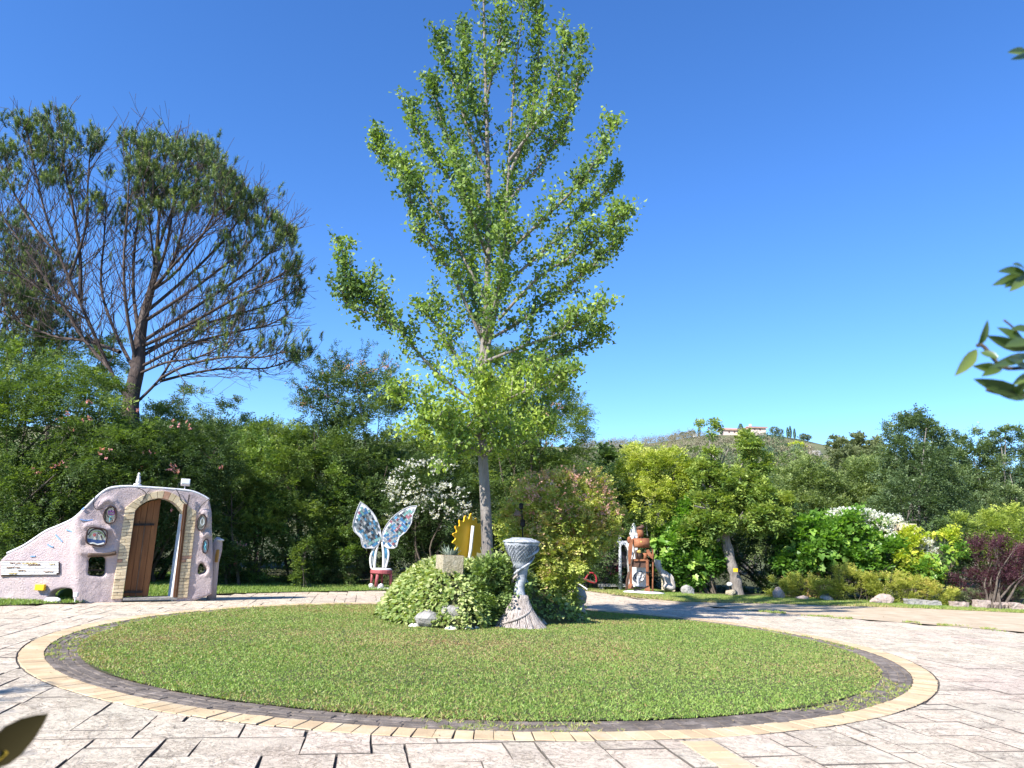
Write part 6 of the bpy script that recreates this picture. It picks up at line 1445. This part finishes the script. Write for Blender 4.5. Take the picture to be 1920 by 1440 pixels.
# iron lantern on its pole behind the goblet
ip = empty('garden_lantern', P(980, 1030, 15.4), 'dark iron pole with small lantern and bell, above the goblet', 'lantern')
LDp = 15.4
MB().tube([P(981, 1060, LDp), P(980, 1000, LDp), P(978, 945, LDp)], .012, 6).build('pole', iron, ip)
MB().lathe(P(980, 988, LDp), [(.035, 0), (.05, .02), (.05, .10), (.06, .12), (.02, .16)], 8).build('lantern', iron, ip)
MB().lathe(P(977, 955, LDp), [(.03, 0), (.045, .02), (.04, .08), (.055, .09), (.015, .13)], 8).build('lantern', iron, ip)
MB().lathe(P(970, 968, LDp), [(.085, 0), (.08, .03), (.055, .09), (.02, .12)], 12).build('bell', flat('brown_metal', (.22, .13, .08)), ip, smooth=True)
MB().tube([P(978, 960, LDp), P(970, 957, LDp)], .008, 5).build('bracket', iron, ip)

# ------------------------------------------------------------------ the rusty metal man and what stands around him
RDm = 26.4; K = 7.58
k7 = lambda x, y, off=0.0: P(1100 + x / K, 940 + y / K, RDm + off)
mm = empty('metal_man', (k7(740, 1290).x, RDm, 0), 'rusty metal man of welded scrap with barrel chest, cap and staff', 'sculpture')
def tb(name, pts, r_, mt=rust, n=8, parent=mm, off=0.0): return MB().tube([k7(*p) if len(p) == 3 else k7(p[0], p[1], off) for p in pts], r_, n).build(name, mt, parent, smooth=n > 6)
c_ = k7(760, 428); 
hd = MB().lathe(Vector((0, 0, 0)), [(.02, -.20), (.08, -.17), (.115, -.08), (.125, .02), (.11, .10), (.05, .15)], 16)
hd.v = [tuple(c_ + Matrix.Rotation(R(-12), 3, 'Y') @ Vector(v)) for v in hd.v]; hd = hd.build('head', rust, mm, smooth=True)
MB().tube([k7(738, 385, -.13), k7(756, 383, -.13)], .025, 6).build('eye', iron, hd)
MB().lathe(k7(768, 375) , [(.14, -.03), (.155, 0), (.13, .04), (.08, .07), (.02, .08)], 18, lambda a, r_, z_: (r_ * (1 + .15 * math.cos(a + 2.6)), z_ + .03 * math.cos(a))).build('cap', rust_dark, hd, smooth=True)
tb('neck', [(736, 470), (734, 530)], .03); tb('neck_rod', [(775, 490), (775, 530)], .045, rust_dark)
tb('chest', [(668, 592), (885, 592)], .165, rust, 24)
mb = MB()
for k in range(16): mb.rock(k7(682 + k * 13, 545, -.10), (.016, .016, .016), k, 1)
o = mb.build('rivets', white_paint, mm); o['kind'] = 'stuff'
MB().rock(k7(775, 575, -.16), (.035, .02, .035), 3).build('button', gold, mm, smooth=True)
MB().rock(k7(605, 555), (.09, .09, .14), 2).build('shoulder', rust, mm, smooth=True)
MB().prism([k7(*p, -.12) for p in [(622, 545), (662, 530), (655, 640), (640, 790), (625, 890), (600, 900), (595, 760), (600, 640)]], Vector((0, .12, 0))).build('arm', rust, mm, bevel=.01)
MB().prism([k7(*p, -.2) for p in [(850, 690), (885, 685), (905, 720), (945, 780), (948, 825), (925, 815), (880, 775), (862, 745)]], Vector((0, .10, 0))).build('arm', rust, mm, bevel=.01)
tb('belly_drum', [(698, 755), (770, 755)], .16, rust_dark, 20); MB().rock(k7(748, 715, -.18), (.09, .04, .07), 6).build('belly_patch', gold, mm, smooth=True)
tb('belly_pipe', [(828, 735), (828, 820)], .09, rust, 12)
MB().beam(k7(670, 832), k7(862, 832), .14, .07).build('hip_bar', rust, mm)
MB().box(k7(760, 882, .05), (.62, .12, .26)).build('hip_plate', rust_dark, mm)
for pts in ([(625, 890), (628, 1050), (628, 1230)], [(858, 830), (866, 1050), (868, 1270)]):
    a, b = k7(*pts[0], -.03), k7(*pts[-1], -.03); b.z = max(b.z, .06)
    lg = MB().beam(a, b, .085, .085).build('leg', rust, mm, bevel=.008)
    MB().add([b + Vector(v) for v in [(-.06, -.10, -.02), (.06, -.10, -.02), (.11, .06, -.02), (-.11, .06, -.02), (-.06, -.04, .14), (.06, -.04, .14), (.06, .05, .14), (-.06, .05, .14)]], [(0, 1, 2, 3), (4, 7, 6, 5), (0, 4, 5, 1), (1, 5, 6, 2), (2, 6, 7, 3), (3, 7, 4, 0)]).build('foot', rust, lg)
MB().beam(k7(846, 1010, -.1), k7(880, 1010, -.1), .16, .05).build('knee_band', iron, mm)
tb('staff', [(900, 650), (938, 690), (945, 800), (942, 1000), (936, 1340)], .028, rust)
tb('strap', [(672, 640), (678, 720), (640, 860), (610, 1010), (575, 1250)], .02, wood_old, off=-.28); tb('strap', [(600, 1000), (570, 1120), (560, 1270)], .03, rust_dark)
mb = MB(); mb.rock(Vector((k7(760, 1300).x + .1, RDm - .15, .05)), (.72, .55, .08), 8, 3, .12); bs = mb.build('base', white_paint, mm, smooth=True)
MB().prism([k7(*p, .35) for p in [(640, 905), (860, 905), (860, 1215), (590, 1215), (600, 1100)]], Vector((0, .06, 0))).build('panel', white_paint, mm)
wh = tag(MB().lathe(Vector((0, 0, 0)), [(.21, -.03), (.23, 0), (.21, .03), (.14, .04), (.13, .02)], 26).build('d', None), None)
vv = [k7(745, 1075, .15) + Matrix.Rotation(R(-35), 3, 'Y') @ (Matrix.Rotation(R(72), 3, 'X') @ Vector((v.co.x * 1.05, v.co.y * .8, v.co.z))) for v in wh.data.vertices]; ff = [tuple(p.vertices) for p in wh.data.polygons]; bpy.data.objects.remove(wh)
MB().add(vv, ff).build('wheel', varied('black_white_print', [(.42, (.03, .03, .03)), (.5, (.35, .34, .33)), (.58, (.62, .6, .58))], 16, .6, 40, .4, .01, 'World'), mm, smooth=False)
MB().lathe(Vector((k7(720, 1200).x, RDm - .1, k7(720, 1200).z)), [(.09, 0), (.06, .05), (.035, .10), (.04, .30), (.02, .33)], 14).build('valve', cement, mm, smooth=True)
MB().tube([k7(668, 1262, -.3), k7(760, 1250, -.3), k7(880, 1205, -.3)], .03, 6).build('rod', iron, mm)
# white obelisk and arch
ob_ = empty('white_arch', (k7(640, 1250).x, 28, 0), 'white plastered arch with a pointed finial behind the metal man', 'arch')
D8 = 28.0; k8 = lambda x, y, off=0.0: P(1100 + x / K, 940 + y / K, D8 + off)
a = k8(668, 520); w_ = .70; f0 = k8(668, 470); 
MB().box(Vector((a.x, D8, a.z - .3)), (.25, .3, .95)).build('pier', white_paint, ob_, bevel=.02)
MB().box(Vector((a.x, D8, f0.z)), (.29, .34, .05)).build('cornice', white_paint, ob_, bevel=.015)
hh = k8(668, 305).z - f0.z
MB().lathe(Vector((a.x, D8, f0.z)), [(.17, 0), (.10, hh * .6), (.045, hh * .85), (.055, hh * .9), (.01, hh)], 4).build('finial', white_paint, ob_)
arp = smoothpath([k8(*p) for p in [(600, 900), (590, 720), (560, 640), (520, 600), (490, 590)]], 5)
MB().prism([k8(*p) for p in [(500, 565), (620, 560), (700, 600), (700, 1200), (640, 1200), (600, 900), (592, 720), (565, 650), (530, 615), (495, 625), (478, 640)]], Vector((0, .6, 0))).build('arch_body', white_paint, ob_)
MB().prism([k8(*p, .5) for p in [(478, 640), (495, 625), (530, 615), (565, 650), (592, 720), (605, 900), (600, 960), (480, 900)]], Vector((0, .06, 0))).build('arch_shade', flat('interior_shade', (.05, .045, .05)), ob_)  # dark sheet in the opening; shade of the arch interior put into its colour
# grey post with a spiked star
po = empty('spiked_post', (k7(480, 1185).x, 27.6, 0), 'grey blue metal post topped by a four pointed star', 'post')
D9 = 27.6; k9 = lambda x, y, off=0.0: P(1100 + x / K, 940 + y / K, D9 + off)
bt = k9(482, 1180); tp_ = k9(472, 590); MB().tube([Vector((bt.x, D9, 0)), tp_], [.07, .045], 10).build('shaft', cement, po, smooth=True)
MB().prism([k9(*p, -.12) for p in [(470, 445), (492, 530), (500, 555), (560, 575), (520, 600), (498, 610), (482, 680), (460, 600), (400, 570), (450, 560)]], Vector((0, .1, 0))).build('star', cement, po)
MB().rock(k9(480, 545, -.14), (.05, .03, .05), 2).build('stud', iron, po, smooth=True)
# low stone bench slab
bn = empty('stone_bench', (k7(340, 1240).x, 27.8, 0), 'low grey stone slab bench left of the metal man', 'bench')
a, b = P(1121, 1097, 27.8), P(1172, 1097.5, 27.8); MB().beam(a, b, .45, .09).build('slab', stone_grey, bn, bevel=.01)
for px in (1127, 1162):
    q = P(px, 1102, 27.8); MB().box(Vector((q.x, 27.8, q.z * .5 + .04)), (.12, .38, max(.1, a.z - .04))).build('support', stone_grey, bn)
# wheelbarrow like red frame and poles at the far left of that corner
rb = empty('red_cart', P(1110, 1098, 27.0), 'red tubular handcart half hidden right of the flowering bush', 'cart')
MB().tube(smoothpath([P(1096, 1088, 27), P(1106, 1074, 27), P(1116, 1078, 27), P(1117, 1092, 27), P(1100, 1089, 27)], 5), .03, 6).build('frame', flat('red_paint', (.35, .03, .04), .4), rb)
MB().tube([P(1085, 1082, 26.8), P(1117, 1092, 26.8)], .022, 6).build('handle', wood_old, rb); MB().tube([P(1082, 1092, 26.6), P(1101, 1105, 26.6)], .022, 6).build('handle', plaster_white, rb)
MB().tube([P(1092, 1100, 27) + Vector((.15 * math.cos(a), 0, .15 * math.sin(a))) for a in np.linspace(0, 6.28, 16)], .03, 6, False).build('wheel', iron, rb, smooth=True)
# driftwood
dw = empty('driftwood', P(1254, 1102, 27.2), 'bleached twisted driftwood trunk leaning beside the metal man', 'driftwood')
drift = varied('bleached_wood', [(.3, (.30, .25, .20)), (.7, (.62, .57, .52))], 8, .85, 30, .9, .03, 'World', (1, 1, .4))
for pts, r_ in (([(1252, 1104), (1250, 1090), (1243, 1078), (1236, 1066), (1233, 1050)], (.16, .06)), ([(1262, 1103), (1260, 1090), (1250, 1076), (1240, 1068), (1236, 1050)], (.10, .04)), ([(1243, 1078), (1231, 1062), (1229, 1048)], (.07, .03)), ([(1256, 1098), (1262, 1086), (1256, 1076)], (.06, .03))):
    q = smoothpath([P(a, b, 27.2) for a, b in pts], 4); MB().tube(q, lerp_list(r_[0], r_[1], len(q)), 8).build('branch', drift, dw, smooth=True)
MB().rock(P(1252, 1101, 27.1), (.30, .22, .16), 12).build('root', drift, dw, smooth=True)
d2 = empty('dead_stump', P(1236, 1000, 28.4), 'pale brown dead branch stub rising behind the vine by the metal man', 'dead branch')
q = smoothpath([P(1236, 1010, 28.4), P(1234, 980, 28.4), P(1236, 962, 28.4), P(1239, 955, 28.4)], 4); MB().tube(q, [.07, .07, .06, .07, .08, .07, .08, .09, .08, .07, .06, .05, .03][:len(q)], 8).build('stub', drift, d2, smooth=True)
MB().tube([P(1214, 1005, 28.4), P(1211, 975, 28.4)], [.03, .015], 6).build('twig', drift, d2); MB().tube([P(1228, 985, 28.4), P(1227, 975, 28.4)], .02, 6).build('twig', drift, d2)
# pergola pillars
def pergola_pillar(px, ytop, D_, w_, label, mat, cap=True, rows=16, ybot=1095):
    t_ = P(px, ytop, D_); e = empty('pergola_pillar', (t_.x, D_, 0), label, 'pillar', 'pillars of the pergola'); r0 = random.Random(px); n_ = rows; h_ = t_.z / n_
    for r in range(n_):
        for s_ in ((-.25, .25) if r % 2 else (0,)):
            wdt = w_ * (1 if r % 2 == 0 else .49); MB().box(Vector((t_.x + s_ * w_, D_ + r0.uniform(-.006, .006), (r + .5) * h_)), (wdt, w_, h_ * .93)).build('brick', mat, e, bevel=.008)
    if cap:
        MB().box(Vector((t_.x, D_, t_.z + .07)), (w_ * 1.5, w_ * 1.4, .13)).build('cap', cream, e, bevel=.01)
        MB().box(Vector((t_.x - .02, D_, t_.z + .19)), (w_ * 1.35, w_ * 1.25, .11)).build('cap', cream, e, bevel=.01)
    return t_
pA = pergola_pillar(1699, 995, 27.4, .42, 'cream brick pergola pillar with a stepped cap among yellow leaves', cream)
pB = pergola_pillar(1252, 986, 28.4, .42, 'cream pergola pillar hidden in the vine beside the metal man', cream)
pC = pergola_pillar(1520, 1040, 28.0, .44, 'ochre brick pillar stub in the shade under the grape vine', varied('ochre_brick', [(.3, (.36, .2, .08)), (.7, (.52, .32, .15))], 5, .9, 50, .6, .02, 'World'), False, 10)
tag(MB().beam(P(1600, 993, 27.6), P(1712, 996, 27.3), .08, .07).build('pergola_beam', flat('red_brown_beam', (.38, .14, .06)), None), 'thin red brown beam running into the cream pillar cap', 'beam')
tag(MB().tube([P(1679, 985, 27.2), P(1680, 1010, 27.2)], .035, 8).build('pergola_post', bark_grey, None), 'short grey wooden post left of the cream pillar cap', 'post')
tag(MB().tube([P(1741, 1000, 27.0), P(1738, 1042, 27.0)], [.035, .05], 8).build('pale_pole', white_paint, None, smooth=True), 'thin pale pole right of the yellow vine', 'pole')
# leaning tree: reflector and little lamp
o = MB().box(P(1379, 1069, LD - .36), (.16, .03, .13)).build('yellow_reflector', yellow_pl, None, bevel=.005); tag(o, 'yellow square reflector fixed to the leaning trunk', 'reflector')
lt_ = empty('garden_light', G(1368, 1116), 'small white ball light at the foot of the leaning tree', 'light'); c_ = P(1368, 1096, 27.2)
MB().lathe(c_, [(.06, -.06), (.10, -.02), (.10, .03), (.05, .08)], 14).build('globe', white_paint, lt_, smooth=True); MB().tube([c_, Vector((c_.x, c_.y, 0))], .02, 6).build('stake', iron, lt_)
# stones along the right
for i, (px, py, D_, r3, mt, lab, bx) in enumerate([
    (1290, 1107, 26.9, (.25, .2, .2), stone_grey, 'grey boulder between the metal man and the leaning tree', 0), (1369, 1115, 26.6, (.22, .2, .16), stone_tan, 'rounded brown stone at the foot of the leaning tree', 0),
    (1460, 1108, 26.2, (.22, .18, .24), stone_pink, 'upright pinkish rock left of the low shrubs', 0), (1502, 1117, 26.0, (.28, .16, .10), stone_pink, 'flat pale rock right of the upright pinkish rock', 0), (1549, 1116, 25.9, (.24, .16, .13), stone_grey, 'pale rock in front of the low shrubs, third from the left', 0),
    (1640, 1126, 25.3, (.22, .16, .12), stone_pink, 'small pinkish rock left of the jagged rock', 0), (1658, 1122, 25.4, (.34, .2, .2), stone_pink, 'jagged pinkish rock in front of the tallest low shrub', 0),
    (1714, 1125, 25.2, (.56, .3, .17), stone_grey, 'long flat grey edging stone, left one of the pair', 1), (1746, 1127, 25.1, (.50, .3, .15), stone_grey, 'long flat grey edging stone, right one of the pair', 1), (1798, 1129, 24.9, (.5, .28, .16), stone_pink, 'pale edging stone below the grey green tufts', 1),
    (1840, 1129, 24.8, (.42, .3, .24), stone_pink, 'squared pinkish edging stone under the left part of the purple bush', 1), (1872, 1131, 24.7, (.44, .3, .2), stone_pink, 'squared edging stone under the middle of the purple bush', 1), (1900, 1133, 24.6, (.34, .3, .2), stone_pink, 'squared edging stone near the right edge', 1), (1922, 1135, 24.5, (.3, .3, .17), stone_pink, 'last edging stone cut by the right edge', 1)]):
    p = P(px, py, D_)
    if bx:
        mb = MB(); mb.box(Vector((p.x, D_, r3[2] * .5)), (r3[0], r3[1], r3[2] + .06)); o = mb.build('edging_stone', mt, None); sb_ = o.modifiers.new('sub', 'SUBSURF'); sb_.subdivision_type = 'SIMPLE'; sb_.levels = sb_.render_levels = 3
        dm_ = o.modifiers.new('rough', 'DISPLACE'); dm_.texture = tx; dm_.strength = .09; dm_.texture_coords = 'GLOBAL'
    else: o = MB().rock(Vector((p.x, D_, r3[2] * .7)), r3, 60 + i, 3, .3).build('stone', mt, None, smooth=False)
    tag(o, lab, 'stone', 'stones along the right border')

# ------------------------------------------------------------------ villa on the hill
VD = 590; v0 = P(1352, 812, VD); v1 = P(1445, 812, VD); pm = VD / FPX
vl_ = empty('villa', P(1398, 815, VD), 'long low pinkish farmhouse villa with tiled roofs on the hill top', 'house')
wallm = flat('villa_plaster', (.60, .48, .42), .9); roofm = varied('terracotta_roof', [(.3, (.36, .21, .16)), (.7, (.50, .33, .26))], .6, .9, 6, .5, .05, 'World'); shade = flat('dark_opening', (.10, .05, .045), .8); eave = flat('eave_brown', (.25, .09, .06), .8)
zb = P(1398, 820, VD).z
def vbox(x0, x1, yt, dy, dep, name, mat, yb=None, par=vl_): 
    a, b = P(x0, yt, VD + dy), P(x1, yt, VD + dy); z1_ = (a.z + b.z) / 2; zb_ = zb - 3 if yb is None else P((x0 + x1) / 2, yb, VD + dy).z
    return MB().box(Vector(((a.x + b.x) / 2, VD + dy + dep / 2, (z1_ + zb_) / 2)), (b.x - a.x, dep, z1_ - zb_)).build(name, mat, par)
def gable(x0, x1, ye, yr, dy, dep, name, par=vl_):
    a, b = P(x0, ye, VD + dy), P(x1, ye, VD + dy); zr_ = P((x0 + x1) / 2, yr, VD + dy).z; ze = (a.z + b.z) / 2
    pts = [Vector((a.x, VD + dy, ze)), Vector((b.x, VD + dy, ze)), Vector((b.x - .3, VD + dy + dep / 2, zr_)), Vector((a.x + .3, VD + dy + dep / 2, zr_)), Vector((b.x, VD + dy + dep, ze)), Vector((a.x, VD + dy + dep, ze))]
    pts2 = [p - Vector((0, 0, .6)) for p in pts]
    return MB().add(pts + pts2, [(0, 1, 2, 3), (3, 2, 4, 5), (6, 9, 8, 7), (9, 11, 10, 8), (0, 6, 7, 1), (5, 4, 10, 11), (0, 3, 9, 6), (3, 5, 11, 9), (1, 7, 8, 2), (2, 8, 10, 4)]).build(name, roofm, par)
vbox(1355, 1399, 805.5, 0, 10, 'wall', wallm); gable(1352, 1402, 805.5, 800.5, -1, 13, 'roof')
vbox(1354, 1400, 806.5, -.6, .5, 'eave', eave, 804.8)
vbox(1396, 1408, 804, -2, 10, 'wall', shade); gable(1393, 1410, 803.5, 799.5, -3, 13, 'roof')
vbox(1408, 1436, 801, -3, 11, 'wall', wallm); rf_ = gable(1404, 1440, 801, 797.5, -4.2, 14, 'roof'); vbox(1405, 1439, 801.5, -3.6, .5, 'eave', eave, 800)
vbox(1405.5, 1409, 795, 2, 2.2, 'chimney', wallm, 801, rf_)
for x0, y0 in ((1414, 803.5), (1424, 804), (1366, 808.5), (1376, 808.5), (1386, 808.5)): vbox(x0, x0 + 2.2, y0, -3.25 if x0 > 1400 else -.25, .3, 'window', shade, y0 + 2.6)
mb = MB(); w0 = hill_pt(1520, 500); tag(mb.rock(w0 + Vector((1, 0, .4)), (7, 4, 3.2), 4, 3, .5).build('chalk_outcrop', stone_grey, None), 'pale bare patch of rock on the ridge left of the stone pines', 'outcrop')
o = MB().box(hill_pt(1303, 588) + Vector((0, 0, 1)), (2.6, 2.6, 2.2)).build('hut', white_paint, None); tag(o, 'tiny white hut on the ridge beside a cypress', 'hut')

# ------------------------------------------------------------------ branches near the eye, growing in from a shrub at the right
nl = leafmat('glossy_leaf', [(0, (.03, .055, .015)), (.5, (.08, .12, .03)), (.85, (.20, .24, .05)), (1, (.40, .40, .10))], .3, .28, .6)
nl2 = leafmat('yellowing_leaf', [(0, (.012, .010, .004)), (1, (.26, .18, .02))], .05, .8, .05)
def big_leaf(parent, b, d, n, L, w_, tint, mat):
    d = Vector(d).normalized(); s_ = d.cross(Vector(n)).normalized(); n = s_.cross(d); vs = []; fs = []
    prof = [(0, .06), (.15, .5), (.35, .92), (.55, 1.0), (.75, .75), (.9, .38), (1, .02)]
    for u, v in prof:
        c_ = b + d * L * u + n * (-.14 * L * u * u)
        for q_ in (-1, 0, 1): vs.append(c_ + s_ * q_ * w_ / 2 * v + n * (abs(q_) * .18 * w_ * v))
    for i in range(len(prof) - 1):
        for q_ in (0, 1): fs.append((i * 3 + q_, i * 3 + q_ + 1, (i + 1) * 3 + q_ + 1, (i + 1) * 3 + q_))
    o = MB().add(vs, fs).build('leaf', mat, parent, smooth=True, recalc=False); a = o.data.attributes.new('tint', 'FLOAT', 'FACE'); a.data.foreach_set('value', [tint] * len(fs)); return o
sh = empty('foreground_shrub', (1.35, 1.2, 0), 'out of focus leafy twigs reaching in at the right edge', 'shrub')
trunk_x = P(1990, 700, 1.25)
MB().tube(smoothpath([Vector((1.35, 1.2, 0)), Vector((1.30, 1.25, .8)), P(2010, 800, 1.25), P(1990, 640, 1.25), P(1985, 400, 1.25), P(1990, 60, 1.25)], 4), .009, 7).build('stem', bark_dark, sh, smooth=True)
def tw_(pts, D_, r_=.0022): MB().tube(smoothpath([P(a, b, D_) for a, b in pts], 4), r_ * 1.6, 5).build('twig', bark_dark, sh, smooth=True)
tw_([(1990, 700), (1930, 690), (1880, 688), (1845, 650), (1832, 648)], 1.25); tw_([(1990, 740), (1930, 742), (1880, 738), (1850, 730)], 1.25); tw_([(1990, 520), (1940, 512), (1915, 515)], 1.25); tw_([(1990, 98), (1930, 96), (1912, 96)], 1.25); tw_([(1920, 640), (1900, 615), (1882, 600)], 1.25, .0012); tw_([(1990, 660), (1925, 650), (1900, 645)], 1.25)
rn = random.Random(2)
for (x0, y0, x1, y1, w_, tint) in ((1832, 652, 1856, 606, 15, .6), (1832, 655, 1806, 692, 17, .85), (1838, 660, 1868, 668, 13, .4), (1872, 690, 1838, 688, 14, .8), (1880, 688, 1852, 712 - 14, 13, .5), (1925, 650, 1882, 615, 18, .3), (1925, 658, 1868, 636, 17, .45), (1930, 664, 1880, 682, 15, .55), (1925, 690, 1902, 672, 14, .3),
    (1920, 738, 1846, 718, 20, .3), (1900, 738, 1920, 722, 12, .4), (1935, 742, 1885, 740, 16, .2), (1940, 700, 1908, 716, 14, .75), (1935, 620, 1905, 600 + 14, 14, .35), (1935, 640, 1898, 642, 16, .5),
    (1925, 512, 1888, 503, 15, .3), (1920, 515, 1877, 528, 14, .6), (1925, 515, 1892, 532, 15, .3), (1930, 515, 1905, 536, 15, .7), (1925, 508, 1908, 492, 13, .5), (1925, 96, 1900, 95, 12, .85), (1940, 100, 1912, 106, 10, .2), (1960, 90, 1925, 92, 13, .4)):
    a, b = P(x0, y0, 1.25), P(x1, y1, 1.22 + rn.uniform(-.02, .02)); L = (b - a).length
    big_leaf(sh, a, b - a, Vector((rn.uniform(-.4, .4), -1, rn.uniform(-.5, .6))), L * 1.12, w_ * 1.35 * 1.25 / FPX, tint * .8, nl)
s2 = empty('foreground_sprig', (-1.05, 1.05, 0), 'blurred yellowing leaf tip poking in at the lower left corner', 'sprig')
MB().tube(smoothpath([Vector((-1.05, 1.05, 0)), Vector((-1.0, 1.0, .7)), P(-80, 1500, .95), P(-10, 1440, .95)], 4), .003, 5).build('stem', bark_dark, s2, smooth=True)
for (x0, y0, x1, y1, w_, tint) in ((-30, 1445, 78, 1340, 62, .02), (-40, 1440, 30, 1385, 30, .5), (-60, 1460, -20, 1360, 30, .1)):
    a, b = P(x0, y0, .95), P(x1, y1, .95); big_leaf(s2, a, b - a, Vector((.3, -1, .6)), (b - a).length, w_ * .95 / FPX, tint, nl2)
